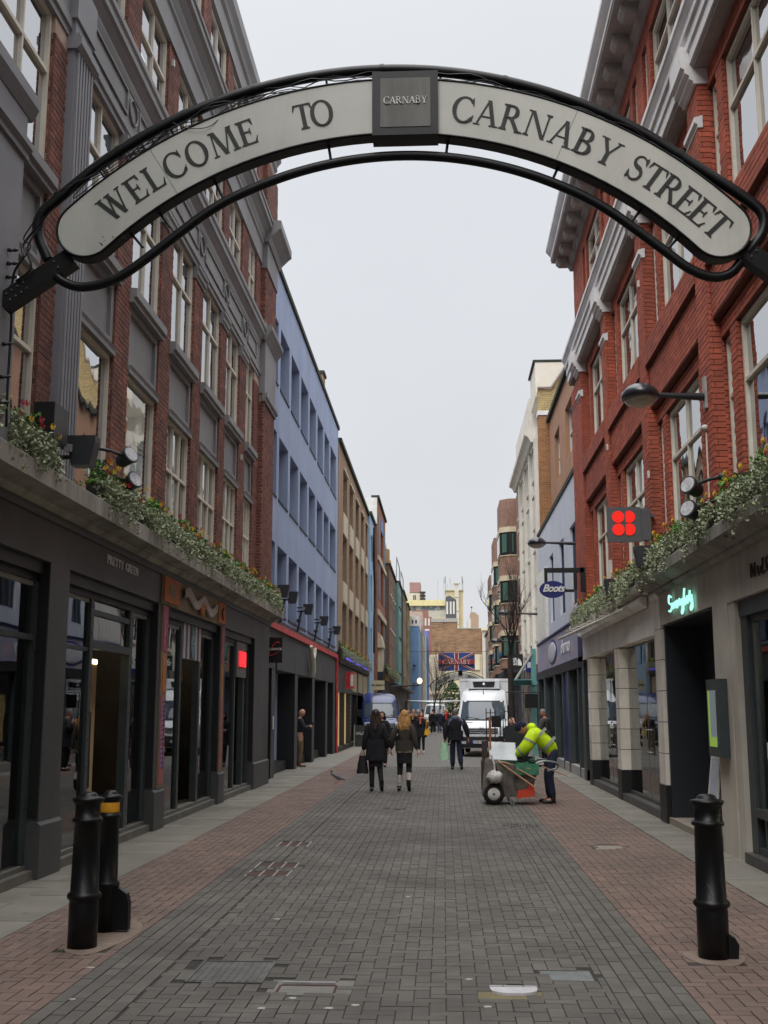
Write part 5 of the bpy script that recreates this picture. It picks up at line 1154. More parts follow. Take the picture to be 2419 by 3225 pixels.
# ground-floor clutter of the far left row: cream sign, dark pub front
o = empty('cream_sign', (-3.9, 67, 3), 'cream rectangular hanging sign above the blue van', 'sign')
t = MB(); t.box(-4.2, -3.45, 66.9, 67.0, 2.9, 3.45); t.build('sign_panel', M('cream sign', S(206, 196, 160), None, 4, .7), o)
text('letter', 'SOL BEAUTY', .14, m_blackp, Matrix(((1, 0, 0, -3.82), (0, 0, -1, 66.89), (0, 1, 0, 3.17), (0, 0, 0, 1))), o, extrude=.003, bold=.004)
t = MB(); t.box(-4.15, -3.75, 71.0, 80.4, .1, 4.1); t.build('pub_front', M('dark pub front', S(46, 48, 54), S(30, 32, 38), 2, .7), bpy.data.objects['brick_building.003'] if 'brick_building.003' in bpy.data.objects else None, label='dark pub front' if False else None)
o = empty('gold_fascia_sign', (-3.8, 74, 4), 'gold lettered fascia over the dark pub front', 'sign')
t = MB(); t.box(-3.745, -3.70, 70.9, 80.2, 3.55, 4.15); t.build('fascia_board', M('dark fascia', S(60, 54, 42), None, 3, .7), o)
facade_word('letter', 'MOLLY', .42, Fac(1, -3.70), 75.5, 3.85, .0, M('gold leaf', S(206, 166, 60), None, 5, .4), o, sx=3.2, thick=.02)
t = MB(); t.box(-3.75, -3.35, 80.8, 112, .1, 3.6); t.box(-3.4, -2.9, 81, 112, 3.3, 3.5); t.build('shop_row_front', M('mixed shop fronts', S(96, 88, 80), S(30, 30, 34), .7, .7, ramp=(.45, .55)), bpy.data.objects['terrace_house'])
# ================================================================ right row further down the street
FP = Fac(-1, 3.74)
m_wpan = M('white metal cladding', S(206, 210, 220), S(192, 198, 210), .8, .55, bump=.03)
BO = empty('white_clad_building', (6, 36, 0), 'pale clad chemist building with blue lettered fascia and slim windows, right', 'building')
wc = [(31.4, 32.9), (34.6, 36.1), (38.0, 39.3)]
t = MB(); wall_open(t, FP, 29.05, 43.9, 4.2, 8.35, wc, [(4.7, 7.0)], .25); t.build('wall', m_wpan, BO)
t = MB(); t.box(4.0, 9, 29.05, 43.9, 0, 8.3); t.build('inner_wall', core.data.materials[0], BO)
for a, b in wc: window(FP, BO, a, b, 4.7, 7.0, -.1, (.33, .66), (), fw=.05, mf=M('navy bar', S(60, 70, 96), None, 3, .5), mg=m_paneF)
t = MB()
for k in range(12):
    y = 40.2 + k * .3; FP.box(t, 0, .1, y, y + .07, 4.3, 6.8)
t.build('fin', m_winwhite, BO, kind='stuff')
t = MB(); FP.box(t, -.2, .04, 29.05, 43.9, 8.35, 8.5); t.build('coping', m_coping, BO)
FA = Fac(-1, 3.6)
t = MB(); FA.box(t, -.2, .0, 30.4, 43.6, 3.14, 4.12); fa = t.build('fascia', M('lilac grey printed fascia', S(150, 152, 176), S(178, 160, 168), 1.6, .6, bump=0, ramp=(.5, .6)), BO)
t = MB(); FA.box(t, -.3, .02, 29.4, 30.38, 3.0, 4.3); FA.box(t, -.2, .03, 29.4, 43.6, 4.13, 4.2); t.build('navy_trim', M('navy trim', S(28, 32, 84), None, 3, .5), BO)
t = MB(); t.ell((FA.x(0), 37.6, 3.62), (.03, 1.5, .42), 20, 8); o = t.build('oval_logo', M('navy oval', S(34, 40, 110), None, 4, .5), BO)
t = MB(); t.ell((FA.x(.02), 37.6, 3.62), (.03, 1.3, .33), 20, 8); t.build('oval_ring', M('white oval', S(206, 206, 216), None, 4, .5), o)
text('letter', 'pharmacy', .62, M('white print', S(226, 226, 226)), facade_matrix(-1, (FA.x(.01), 33.6, 3.6)), BO, extrude=.006)
t = MB(); FA.box(t, -.35, .02, 29.2, 43.8, 2.86, 3.12); t.build('soffit', M('dark soffit tiles', S(30, 30, 36), None, 3, .5), BO)
for a, b in ((29.3, 29.8), (30.6, 30.8), (33.0, 33.3), (34.6, 34.8), (37.0, 37.3), (40.6, 41.0), (43.2, 43.8)):
    t = MB(); FA.box(t, -.3, .01, a, b, 0, 2.86); t.build('shop_post', m_teal, BO)
t = MB(); FA.box(t, -.2, -.05, 33.3, 34.6, .25, 2.86); t.build('blue_door_panel', M('cobalt door', S(18, 34, 116), None, 3, .4), BO)
for a, b in ((29.8, 30.6), (30.8, 33.0), (34.8, 37.0), (37.3, 40.6), (41.0, 43.2)):
    t = MB(); FA.box(t, -.16, -.15, a, b, .3, 2.86); t.build('shop_window', m_shop, BO)
t = MB(); FA.box(t, -.3, -.0, 29.3, 43.8, 0, .25); t.build('stallriser', M('pale stall riser', S(160, 156, 152), None, 3, .7), BO)
t = MB(); t.box(3.78, 3.99, 29.3, 43.8, .1, 3.0); t.build('inner_lining', M('olive interior', S(128, 124, 108)), BO)
# oval hanging sign in a black bracket frame
ov = empty('oval_hanging_sign', (2.7, 27.2, 4.6), 'navy oval Boots sign hanging from a square black bracket on the red brick wall', 'sign')
t = MB(); t.box(2.46, 3.40, 27.2, 27.3, 5.02, 5.13); t.box(3.16, 3.24, 27.2, 27.3, 4.6, 5.02); t.box(3.32, 3.46, 27.2, 27.3, 4.55, 5.14); t.box(2.46, 2.53, 27.2, 27.3, 4.55, 5.02); t.box(2.53, 3.16, 27.2, 27.3, 4.55, 4.61); t.build('bracket_frame', m_blackp, ov)
t = MB(); t.lathe([(.0, 27.10), (.98, 27.10), (1.0, 27.11), (1.0, 27.15), (.0, 27.15)], (0, 0, 0), 32, 'y', smooth=False)
t.v = [(2.64 + v[0] * .315, v[1], 4.60 + v[2] * .205) for v in t.v]
t.build('oval_panel', M('navy oval', S(34, 40, 110)), ov)
text('letter', 'Boots', .24, M('white print', S(226, 226, 226)), Matrix(((1, 0, 0, 2.65), (0, 0, -1, 27.09), (0, 1, 0, 4.62), (0, 0, 0, 1))), ov, extrude=.003, bold=.008, shear=.35, space=.88)
# rendered upper wall set back behind
FQ = Fac(-1, 4.3)
UO = house('rendered_upper_building', 'orange brown rendered wall set back above the pale clad shop', FQ, 29.1, 43.9, 13.0, M('orange brown render', S(170, 128, 100), S(154, 114, 90), .8, .85), [(35.9, 38.2), (40.2, 42.0)], [(10.2, 12.0)], m_winwhite, m_coping, zb=8.5, mull=(.33, .66))
# stock brick gable and white building
m_stock = M('stock brick far', S(150, 128, 88), S(120, 100, 70))
def brickmat(name, c1, c2, mort, w=.235, h=.075):
    m = bpy.data.materials.new(name); m.use_nodes = True; t = m.node_tree; n = t.nodes; l = t.links; p = n['Principled BSDF']
    gg = n.new('ShaderNodeNewGeometry'); sp = n.new('ShaderNodeSeparateXYZ'); l.new(gg.outputs['Position'], sp.inputs[0]); cm = n.new('ShaderNodeCombineXYZ'); l.new(sp.outputs[0], cm.inputs[0]); l.new(sp.outputs[2], cm.inputs[1])
    b = n.new('ShaderNodeTexBrick'); b.inputs['Scale'].default_value = 1; b.inputs['Brick Width'].default_value = w; b.inputs['Row Height'].default_value = h; b.inputs['Mortar Size'].default_value = .007
    b.inputs['Color1'].default_value = c1; b.inputs['Color2'].default_value = c2; b.inputs['Mortar'].default_value = mort; l.new(cm.outputs[0], b.inputs[0])
    nz = n.new('ShaderNodeTexNoise'); nz.inputs['Scale'].default_value = .9; nz.inputs['Detail'].default_value = 6; l.new(gg.outputs['Position'], nz.inputs['Vector'])
    mx_ = n.new('ShaderNodeMix'); mx_.data_type = 'RGBA'; mx_.blend_type = 'MULTIPLY'; mx_.inputs[0].default_value = .5; l.new(b.outputs[0], mx_.inputs[6]); l.new(nz.outputs['Fac'], mx_.inputs[7]); l.new(mx_.outputs[2], p.inputs['Base Color'])
    bp = n.new('ShaderNodeBump'); bp.inputs['Strength'].default_value = .5; bp.inputs['Distance'].default_value = .01; l.new(b.outputs['Fac'], bp.inputs['Height']); bp.invert = True; l.new(bp.outputs[0], p.inputs['Normal'])
    p.inputs['Roughness'].default_value = .9; return m
WB = empty('white_building', (7, 50, 0), 'tall white stucco building with deep cornice and a stock brick gable end, right', 'building')
t = MB(); t.prism([(3.9, 0), (9, 0), (9, 13.35), (3.9, 13.35)], 'y', 44.0, 44.6); t.build('gable_wall', brickmat('brown gable brick', S(186, 130, 84), S(150, 102, 68), S(190, 160, 120)), WB)
t = MB(); t.prism([(3.9, 13.55), (9, 13.55), (9, 18.5), (7.2, 18.5), (5.45, 16.0), (4.42, 14.45), (3.9, 14.45)], 'y', 44.05, 44.6); t.build('upper_gable', brickmat('yellow stock brick', S(196, 176, 120), S(160, 138, 92), S(210, 196, 160)), WB)
t = MB(); t.box(3.86, 9, 43.96, 44.6, 13.36, 13.54); t.build('stone_string', m_stoneW, WB)
t = MB(); t.tube([(3.88, 44.0, 14.5), (4.42, 44.0, 14.5), (5.45, 44.0, 16.05), (7.2, 44.0, 18.55)], .07, 6); t.build('gable_coping', m_stoneG, WB)
m_whst = M('white stucco', S(222, 218, 208), S(204, 200, 190), 1, .8, dirt=S(186, 180, 168), dirtscale=.8)
t = MB(); t.box(3.86, 5.6, 44.62, 47.2, 14.3, 15.75); t.box(3.80, 9, 47.4, 56.3, 13.1, 15.0); t.build('white_attic', m_whst, WB)
t = MB(); t.box(3.78, 5.7, 44.6, 47.3, 15.76, 15.86); t.build('attic_coping', m_coping, WB)
FW_ = Fac(-1, 3.88)
t = MB(); FW_.box(t, -5, 0, 44.61, 56.5, 0, 13.1); FW_.box(t, 0, .12, 44.61, 45.2, 4.2, 12.6)
for y in (47.6, 50.8, 54.0): FW_.box(t, 0, .13, y, y + .5, 4.2, 12.6)
t.build('wall', m_whst, WB)
t = MB(); FW_.prof(t, [(0, 12.6), (.2, 12.6), (.3, 12.8), (.45, 12.9), (.45, 13.1), (0, 13.2)], 45.4, 56.5); t.build('cornice', m_whst, WB)
for y in (45.7, 49.0, 52.2, 55.0):
    for z in (4.6, 6.9, 9.2, 11.2):
        t = MB(); FW_.box(t, 0, .02, y, y + 1.1, z, z + 1.2); w_ = t.build('window', m_paneF, WB)
        t = MB(); FW_.box(t, .021, .10, y - .12, y + 1.22, z + 1.22, z + 1.36); FW_.box(t, .0, .09, y - .12, y + 1.22, z - .14, z - .02); FW_.box(t, .02, .05, y + .5, y + .58, z, z + 1.2); t.build('architrave', m_whst, w_)
t = MB(); FW_.box(t, .02, .05, 44.7, 56.4, .2, 3.6); t.build('shop_front', M('dim shop front', S(120, 116, 106), S(50, 48, 46), 1.2, .7, ramp=(.45, .55)), WB)
o = empty('wall_speaker', (4.75, 43.8, 11.9), 'black box lamp high on the brown gable wall', 'wall lamp')
t = MB(); t.box(4.62, 4.86, 43.6, 43.95, 12.3, 12.7); t.prism([(4.66, 12.3), (4.84, 12.3), (4.8, 11.9), (4.74, 11.85)], 'y', 43.65, 43.9); t.build('housing', m_blackp, o)
# brown brick building with projecting bays
m_bay = M('brown red bay brick', S(150, 118, 102), S(124, 98, 88), 5, .9, bump=.2, dirt=S(104, 80, 70))
m_bcream = M('cream band', S(206, 194, 166), S(186, 176, 152), 3, .8)
m_green = dark_glass('green blind glass', base=S(66, 102, 90), refl=2.0, wav=.05)
BY = empty('bay_building', (6, 65, 0), 'brown brick building with stacked projecting bays and green glazed windows, right', 'building')
FY = Fac(-1, 3.95)
t = MB(); FY.box(t, -5, 0, 56.52, 86, 0, 12.9); t.build('wall', m_bay, BY)
def bay(yc, half, xo, ztop, rows, lb=None):
    base = 3.95; c = .45
    def ring(g): return [(base, yc - half - g), (xo + c, yc - half - g), (xo - g, yc - half + c - g), (xo - g, yc + half - c + g), (xo + c, yc + half + g), (base, yc + half + g)]
    t = MB(); t.prism(ring(0)[::-1], 'z', 3.9, ztop); b = t.build('bay', m_bay, BY)
    for z0, z1 in rows:
        t = MB(); t.prism(ring(.05)[::-1], 'z', z1, z1 + .28); t.prism(ring(.035)[::-1], 'z', z0 - .03, z0 + .02); t.build('cream_band', m_bcream, b)
        t = MB(); t.prism(ring(.012)[::-1], 'z', z0 + .03, z1 - .01); t.build('dark_frame', m_blackp, b)
        t = MB(); r = ring(.02)
        for i, (p, q) in enumerate(zip(r[:-1], r[1:])):
            p, q = Vector((*p, 0)), Vector((*q, 0)); d = (q - p); L_ = d.length; d.normalize()
            if L_ < .2: continue
            a, e_ = p + d * .16, q - d * .16; nn = Vector((d.y, -d.x, 0)) * .02
            if nn.dot(Vector((xo - 3.95, 0, 0)) + Vector((0, (p + q).y / 2 - yc, 0))) < 0: nn = -nn
            vs = [(a.x, a.y, z0 + .16), (e_.x, e_.y, z0 + .16), (e_.x, e_.y, z1 - .1), (a.x, a.y, z1 - .1)]; vs += [(v[0] + nn.x, v[1] + nn.y, v[2]) for v in vs]
            t.add(vs, [(0, 1, 2, 3), (7, 6, 5, 4), (0, 4, 5, 1), (1, 5, 6, 2), (2, 6, 7, 3), (3, 7, 4, 0)])
        t.build('window', m_green, b)
bay(61.5, 1.9, 3.12, 12.9, [(9.85, 11.1), (7.3, 8.5), (4.4, 5.6)])
bay(71.5, 2.2, 3.22, 12.3, [(9.3, 10.5), (6.9, 8.1), (4.4, 5.6)])
bay(82.0, 2.2, 3.35, 11.2, [(8.6, 9.8), (6.4, 7.6), (4.4, 5.6)])
t = MB(); FY.box(t, .0, .6, 57, 85.5, 3.6, 3.88); FY.box(t, .0, .12, 57, 85.5, .1, 3.6); t.build('shop_front', M('dark blue shop fronts', S(54, 62, 76), S(30, 34, 44), 1, .6), BY)
house('terrace_house', 'low stone terrace with pale strips beyond the bay building, right', Fac(-1, 4.2), 86.2, 104, 9.2, M('mixed terrace stone', S(170, 160, 146), S(120, 104, 90), .5, .85, ramp=(.45, .52)), cols_even(86.5, 103.5, 6, 1.4), [(4.2, 5.8), (6.9, 8.3)], m_blackp, m_coping)
house('terrace_house', 'grey terrace stepping down beside the far flag, right', Fac(-1, 4.85), 104.2, 130, 9.9, M('grey terrace', S(150, 146, 140), S(110, 104, 100), .5, .85), cols_even(105, 129, 7, 1.4), [(4.2, 5.8), (6.9, 8.3)], m_winwhite, m_coping)
# teal post canopy and black square sign
o = empty('teal_canopy', (3.3, 44.5, 3), 'turquoise metal post with cross canopy in front of the white building', 'canopy')
m_tq = M('turquoise paint', S(110, 166, 162), S(92, 148, 146), 3, .6)
t = MB(); t.box(3.42, 3.6, 44.4, 44.6, 0, 4.1); t.build('post', m_tq, o)
t = MB(); t.box(2.7, 4.1, 44.35, 44.55, 2.70, 2.86); t.box(2.7, 3.4, 43.2, 44.5, 2.86, 2.89); t.build('cross_beam', m_tq, o)
t = MB(); t.tube([(2.8, 44.4, 2.9), (3.45, 44.4, 3.9)], .05, 6); t.build('stay', M('pale stay', S(176, 172, 166)), o)
o = empty('square_hanging_sign', (3.1, 49, 3.9), 'black square sign with white THE NORTH FACE lettering beyond the bare tree', 'sign')
t = MB(); t.box(2.78, 3.42, 48.9, 49.05, 3.45, 4.1); t.build('sign_panel', m_blackp, o)
m_wp = MATS['white print']
for i, w in enumerate(('THE', 'NORTH', 'FACE')): text('letter', w, .125, m_wp, Matrix(((1, 0, 0, 3.03), (0, 0, -1, 48.88), (0, 1, 0, 3.89 - i * .105), (0, 0, 0, 1))), o, extrude=.003, bold=.004)
t = MB(); t.prism([(3.20, 3.62)] + [(3.20 + .17 * math.sin(q), 3.62 + .3 * math.cos(q)) for q in [math.pi / 2 * k / 6 for k in range(7)]], 'y', 48.87, 48.9); t.build('dome_mark', m_wp, o)
o = empty('small_blue_sign', (3.2, 42.5, 3.6), 'small blue and white square sign under the printed fascia', 'sign')
t = MB(); t.box(3.25, 3.58, 44.9, 45.0, 3.2, 3.75); t.build('sign_panel', M('navy oval', S(34, 40, 110)), o); t = MB(); t.box(3.3, 3.54, 44.89, 44.9, 3.38, 3.6); t.build('pale_panel', M('white oval', S(206, 206, 216)), o)
# ================================================================ the end of the street
EW = empty('end_brick_building', (2, 152, 0), 'blank brown brick wall with cream lower storeys closing the street', 'building')
mw = brickmat('worn end wall brick', S(176, 140, 106), S(140, 110, 84), S(190, 166, 136), .6, .2)
t = MB(); t.box(-1.5, 1.95, 150, 160, 8.9, 13.2); t.box(1.955, 5.1, 150, 160, 8.9, 12.3); t.build('brick_wall', mw, EW)
t = MB(); t.box(-1.55, 2.0, 149.9, 150.5, 13.2, 13.7); t.box(1.99, 5.14, 149.95, 150.4, 12.3, 12.42); t.build('parapet', M('grey parapet', S(170, 166, 156), None, 3, .8), EW)
m_cr = M('cream stucco far', S(222, 212, 180), S(206, 196, 166), .6, .85)
t = MB(); t.box(-4, 5.1, 149.6, 160, 0, 8.9); t.box(3.6, 4.8, 149.3, 149.6, 6.9, 8.9); t.build('cream_wall', m_cr, EW)
for x in (-.9, .6, 2.2, 4.0):
    for z in (4.7, 2.2):
        t = MB(); t.box(x, x + .75, 149.5, 149.6, z, z + 1.0); w_ = t.build('window', m_paneF, EW)
        t = MB(); t.box(x + .34, x + .41, 149.44, 149.5, z, z + 1.0); t.box(x, x + .75, 149.44, 149.5, z + .45, z + .52); t.build('sash_bar', m_winwhite, w_)
t = MB(); t.box(-4, 5.1, 149.3, 149.6, 3.7, 3.95); t.build('string_course', m_cr, EW)
CR = empty('cream_building', (6.5, 150, 0), 'narrow cream building with three small windows right of the blank brick wall', 'building')
t = MB(); t.box(5.15, 7.6, 149, 160, 0, 12.0); t.build('wall', M('cream grey stucco', S(206, 198, 182), S(190, 182, 168), .8, .85), CR)
for z in (3.9, 6.9, 9.6): t = MB(); t.box(5.7, 6.15, 148.95, 149.0, z, z + 1.1); t.build('window', m_paneF, CR)
t = MB(); t.box(5.05, 7.7, 148.7, 149.2, 12.0, 12.3); t.build('cornice', m_cr, CR)
# taller blocks behind
YE = empty('yellow_band_building', (-2, 195, 0), 'office block with a yellow band and dark glazed end, behind the brick wall', 'building')
m_yel = M('pale yellow panel', S(222, 210, 160), S(206, 194, 146), 2, .7)
t = MB(); t.box(-8, .4, 190, 200, 0, 18.2); t.build('wall', M('pale block', S(190, 186, 176), None, 1, .8), YE)
t = MB(); t.box(-8.2, .45, 189.6, 200, 19.0, 19.95); t.build('yellow_band', m_yel, YE)
t = MB(); t.box(-8, .4, 190.2, 199, 18.2, 19.0); t.build('glazed_storey', M('grey glazing', S(110, 120, 130), S(170, 170, 160), .8, .4, ramp=(.48, .52)), YE)
t = MB(); t.box(.5, 2.3, 189, 199, 12, 19.6); t.prism([(.5, 19.6), (2.3, 19.6), (2.3, 19.9), (1.2, 20.6), (.5, 20.4)], 'y', 189, 199); d_ = t.build('dark_end', M('slate panel', S(84, 86, 94), None, 2, .6), YE)
for x in (.62, 1.2, 1.72): t = MB(); t.box(x, x + .3, 188.9, 189, 17.5, 19.6); t.build('window', m_winwhite, d_)
t = MB(); t.box(-1.6, .4, 185, 189, 13.5, 16.6); t.build('yellow_wing', m_yel, YE)
RB = empty('red_brick_block', (-3, 170, 0), 'small red brick block between the violet house and yellow wing', 'building')
t = MB(); t.box(-3.6, -1.6, 170, 176, 0, 15.5); t.box(-4.6, -2.2, 171, 176, 15.5, 16.6); t.build('wall', M('red far brick', S(152, 108, 96), S(132, 96, 86), 3, .9), RB)
t = MB()
for x in (-3.3, -2.7, -2.2): t.box(x, x + .25, 169.9, 170, 14.2, 15.3)
t.build('window', m_winwhite, RB)
PL = empty('plant_room_block', (-5, 200, 0), 'pale rooftop block carrying a dull red tank housing at upper left of the skyline', 'building')
t = MB(); t.box(-8, -3.2, 200, 208, 0, 22.2); t.build('wall', M('pale block', S(190, 186, 176)), PL)
t = MB(); t.box(-5.85, -3.9, 200, 206, 22.3, 24.1); t.build('tank_housing', M('dull red housing', S(150, 118, 116), S(140, 110, 110), 1, .8), PL)
t = MB()
for z in (20.9, 21.5, 22.1): t.box(-4.0, -3.0, 199.4, 200, z, z + .3)
t.build('balcony', m_blackp, PL)
t = MB()
for x in (-5.2, -4.9): t.box(x, x + .16, 199.9, 200, 20.8, 21.8)
t.build('window', m_blackp, PL)
TW = empty('cream_tower', (2, 220, 0), 'tall cream tower block crowned with telephone masts above the street end', 'tower')
t = MB(); t.box(.6, 4.0, 220, 228, 0, 24.6); t.box(.5, 4.1, 219.8, 228, 24.6, 24.8); t.build('wall', M('cream tower render', S(206, 194, 156), S(188, 176, 144), .7, .85), TW)
t = MB(); t.box(2.35, 3.15, 219, 220, 0, 25.9); t.box(2.1, 3.5, 218.8, 220.2, 25.9, 26.05)
t.build('stair_shaft', M('pale shaft', S(214, 208, 190), None, 1, .8), TW)
t = MB()
for z in (18, 20.5, 23.2): t.box(2.34, 3.16, 218.95, 219, z, z + .12)
t.build('shaft_bands', M('shaft band', S(150, 146, 136)), TW)
for x, h, r in ((-.9, 1.8, .04), (.3, 2.2, .05), (.55, 2.6, .1), (.9, 1.2, .04), (1.5, 2.4, .05), (3.85, 2.6, .1), (4.0, 2.0, .05), (1.9, 1.1, .03)):
    t = MB(); t.tube([(x, 219.6, 24.6 if x > .5 else 20), (x, 219.6, 24.8 + h)], r * .5, 5); t.tube([(x, 219.6, 24.8 + h * .5), (x, 219.6, 24.8 + h)], r, 6); t.build('mast', M('mast grey', S(150, 152, 156), None, 4, .5), TW)
SB = empty('stepped_block', (4.8, 172, 0), 'small stepped brown block with a ball finial right of the tower', 'building')
t = MB(); t.box(4.2, 5.4, 170, 176, 0, 15.6); t.prism([(4.2, 15.6), (5.4, 15.6), (5.4, 15.7), (4.8, 16.2), (4.2, 16.2)], 'y', 170, 176); t.build('wall', M('brown block', S(176, 152, 130), None, 1, .8), SB)
t = MB(); t.box(3.7, 4.2, 170, 175, 0, 15.2); t.build('white_wing', m_winwhite, SB)
t = MB(); t.tube([(4.4, 172, 16.2), (4.4, 172, 17.0)], .03, 5); t.ell((4.4, 172, 17.1), (.14, .14, .14), 8, 6); t.build('ball_finial', m_navy, SB)
# far arch and flag sign strung over the street
FA2 = empty('far_arch_sign', (1.65, 110, 3), 'distant twin of the curved cream street sign, beyond the vans', 'arch sign')
def farc(r0, r1, y0, y1, mat, name, a0=38, a1=142):
    t = MB(); n = 24; cx, cz = 1.65, 1.45
    for i in range(n):
        p, q = math.radians(a0 + (a1 - a0) * i / n), math.radians(a0 + (a1 - a0) * (i + 1) / n)
        vs = [(cx + r * math.cos(a), y, cz + r * math.sin(a)) for y in (y0, y1) for r, a in ((r0, p), (r1, p), (r1, q), (r0, q))]
        t.add(vs, [(0, 1, 2, 3), (7, 6, 5, 4), (0, 4, 5, 1), (1, 5, 6, 2), (2, 6, 7, 3), (3, 7, 4, 0)])
    return t.build(name, mat, FA2)
farc(3.25, 3.85, 109.95, 110.0, m_board, 'sign_board'); farc(3.9, 3.98, 109.95, 110.05, m_blk, 'upper_tube'); farc(3.12, 3.2, 109.95, 110.05, m_blk, 'lower_tube')
for word, al, ar in (('WELCOME', 128, 106), ('CARNABY', 82, 62), ('ST', 58, 50)):
    for k, ch in enumerate(word):
        ang = math.radians(al + (ar - al) * (k + .5) / len(word)); er = (math.cos(ang), math.sin(ang)); et = (math.sin(ang), -math.cos(ang)); mb = MB(); w = glyph(ch)[0]
        def fn(q, d): u = (q[0] - w / 2) * .26; v = 3.43 + q[1] * .26; return (1.65 + er[0] * v + et[0] * u, 109.94 - d, 1.45 + er[1] * v + et[1] * u)
        glyph_into(mb, ch, fn, 0, .01); mb.build('letter', m_letter, FA2)
t = MB(); t.box(1.45, 1.85, 109.9, 110.1, 5.0, 5.45); t.build('centre_box', m_blk, FA2)
FLG = empty('flag_sign', (1.3, 108, 6.2), 'large tasselled Union Jack banner lettered CARNABY hung across the street end', 'banner sign')
x0, x1, z0, z1 = -.46, 3.0, 5.38, 7.08
def flag_poly(name, pts, mat, y):
    t = MB(); t.prism([(x0 + (x1 - x0) * p[0], z0 + (z1 - z0) * p[1]) for p in pts], 'y', y, y + .03); t.build(name, mat, FLG)
m_fb = M('banner blue', S(44, 66, 132), S(32, 48, 106), 5, .8, bump=.4); m_fr = M('banner red', S(142, 44, 50), S(112, 36, 42), 5, .8); m_fw = M('banner pale', S(196, 188, 186), S(150, 140, 140), 8, .8)
flag_poly('blue_field', [(0, 0), (1, 0), (1, 1), (0, 1)], m_fb, 108)
flag_poly('white_diagonal', [(0, 0), (.07, 0), (1, .93), (1, 1), (.93, 1), (0, .07)], m_fw, 107.96); flag_poly('white_diagonal', [(1, 0), (1, .07), (.07, 1), (0, 1), (0, .93), (.93, 0)], m_fw, 107.955)
flag_poly('red_diagonal', [(0, 0), (.03, 0), (1, .97), (1, 1), (.97, 1), (0, .03)], m_fr, 107.93); flag_poly('red_diagonal', [(1, 0), (1, .03), (.03, 1), (0, 1), (0, .97), (.97, 0)], m_fr, 107.925)
flag_poly('white_bar', [(.435, 0), (.565, 0), (.565, 1), (.435, 1)], m_fw, 107.90); flag_poly('red_bar', [(.46, 0), (.54, 0), (.54, 1), (.46, 1)], m_fr, 107.87)
flag_poly('white_bar', [(0, .36), (1, .36), (1, .64), (0, .64)], m_fr, 107.84)
sz = .42; W_ = word_width('CARNABY', .12) * sz; x = (x0 + x1) / 2 - W_ / 2
for ch in 'CARNABY':
    mb = MB(); xx = x; glyph_into(mb, ch, lambda q, d: (xx + q[0] * sz, 107.83 - d, 6.02 + q[1] * sz), 0, .02); mb.build('letter', m_fw, FLG); x += (glyph(ch)[0] + .12) * sz
t = MB(); t.tube([(-3.2, 108, 7.2), (4.9, 108, 7.2)], .02, 5); t.build('span_wire', m_blackp, FLG)
# ================================================================ flower boxes on the ledges
m_trough = M('black trough', S(40, 42, 44), S(30, 32, 34), 3, .6)
m_leafs = M('variegated ivy leaf', S(178, 184, 152), S(118, 130, 98), 14, .6, rnd=.35, bump=0)
m_leafg = M('bright green leaf', S(104, 150, 54), S(70, 112, 42), 12, .5, rnd=.35, bump=0)
m_leafd = M('deep green leaf', S(78, 106, 56), S(52, 76, 44), 12, .6, rnd=.35, bump=0)
m_petal = [M('petal %d' % i, c, None, 8, .7) for i, c in enumerate((S(250, 216, 50), S(222, 84, 110), S(206, 50, 60), S(228, 140, 80)))]
def leaf(mb, p, s, tilt=None):
    a = R.uniform(0, 6.28); n = Vector((R.gauss(0, .7), R.gauss(0, .7), R.uniform(.1, 1))).normalized() if tilt is None else tilt
    u = n.orthogonal().normalized(); v = n.cross(u); d = u * math.cos(a) + v * math.sin(a); e_ = n.cross(d)
    p = Vector(p); mb.add([tuple(p - d * s), tuple(p + e_ * s * .6 + n * s * .12), tuple(p + d * s), tuple(p - e_ * s * .6 + n * s * .12)], [(0, 1, 2, 3)], rnd=R.random() * .99 + .005)
def foliage_meshes(seed, L_=1.55):
    """one box's planting, built for a box running along +y with the street on +x"""
    global R
    keep = R; R = random.Random(seed)
    up_, tr, dk = MB(), MB(), MB()
    for c in range(10):
        cy = R.uniform(.05, L_ - .05); h = R.uniform(.16, .38); w = R.uniform(.12, .22)
        tgt = up_ if c % 3 else dk
        for k in range(110):
            q = R.random(); a = R.uniform(0, 6.28); rr = w * math.sqrt(R.random()) * (1 - .4 * q)
            leaf(tgt, (.04 + rr * math.cos(a) * .8, cy + rr * math.sin(a), q * h), R.uniform(.018, .036))
    for c in range(44):                                    # trailing strands
        cy = R.uniform(0, L_); ln = R.uniform(.16, .44) * (1 if R.random() < .8 else 1.5); x = .16 + R.uniform(-.05, .12); sway = R.uniform(-.12, .12)
        for k in range(int(16 + ln * 70)):
            q = R.random() ** .8; leaf(tr, (x + .06 * q + R.gauss(0, .022), cy + sway * q + R.gauss(0, .028), .10 - q * ln + R.gauss(0, .015)), R.uniform(.015, .030))
    fl = []
    for c in range(11):
        m = MB(); cy = R.uniform(.05, L_ - .05); z = R.uniform(.1, .34); x = R.uniform(.08, .24)
        for k in range(9):
            q = k * 2 * math.pi / 9; leaf(m, (x + .018 * math.cos(q), cy + .022 * math.sin(q), z + .018 * math.sin(q * 2)), .028, Vector((1, .2 * math.cos(q), .6 * math.sin(q))).normalized())
        fl.append((m, R.choice((0, 0, 0, 1, 1, 2, 3))))
    R = keep
    return [('trailing_leaves', tr.mesh('trailing_leaves', m_leafs)), ('upright_leaves', up_.mesh('upright_leaves', m_leafg)), ('dark_leaves', dk.mesh('dark_leaves', m_leafd))], [(m.mesh('flower', m_petal[ci])) for m, ci in fl]
variants = [foliage_meshes(s) for s in (3, 8, 21)]
tm = MB(); tm.box(-.02, .17, .02, 1.5, -.2, .0); trough_mesh = tm.mesh('trough', m_trough)
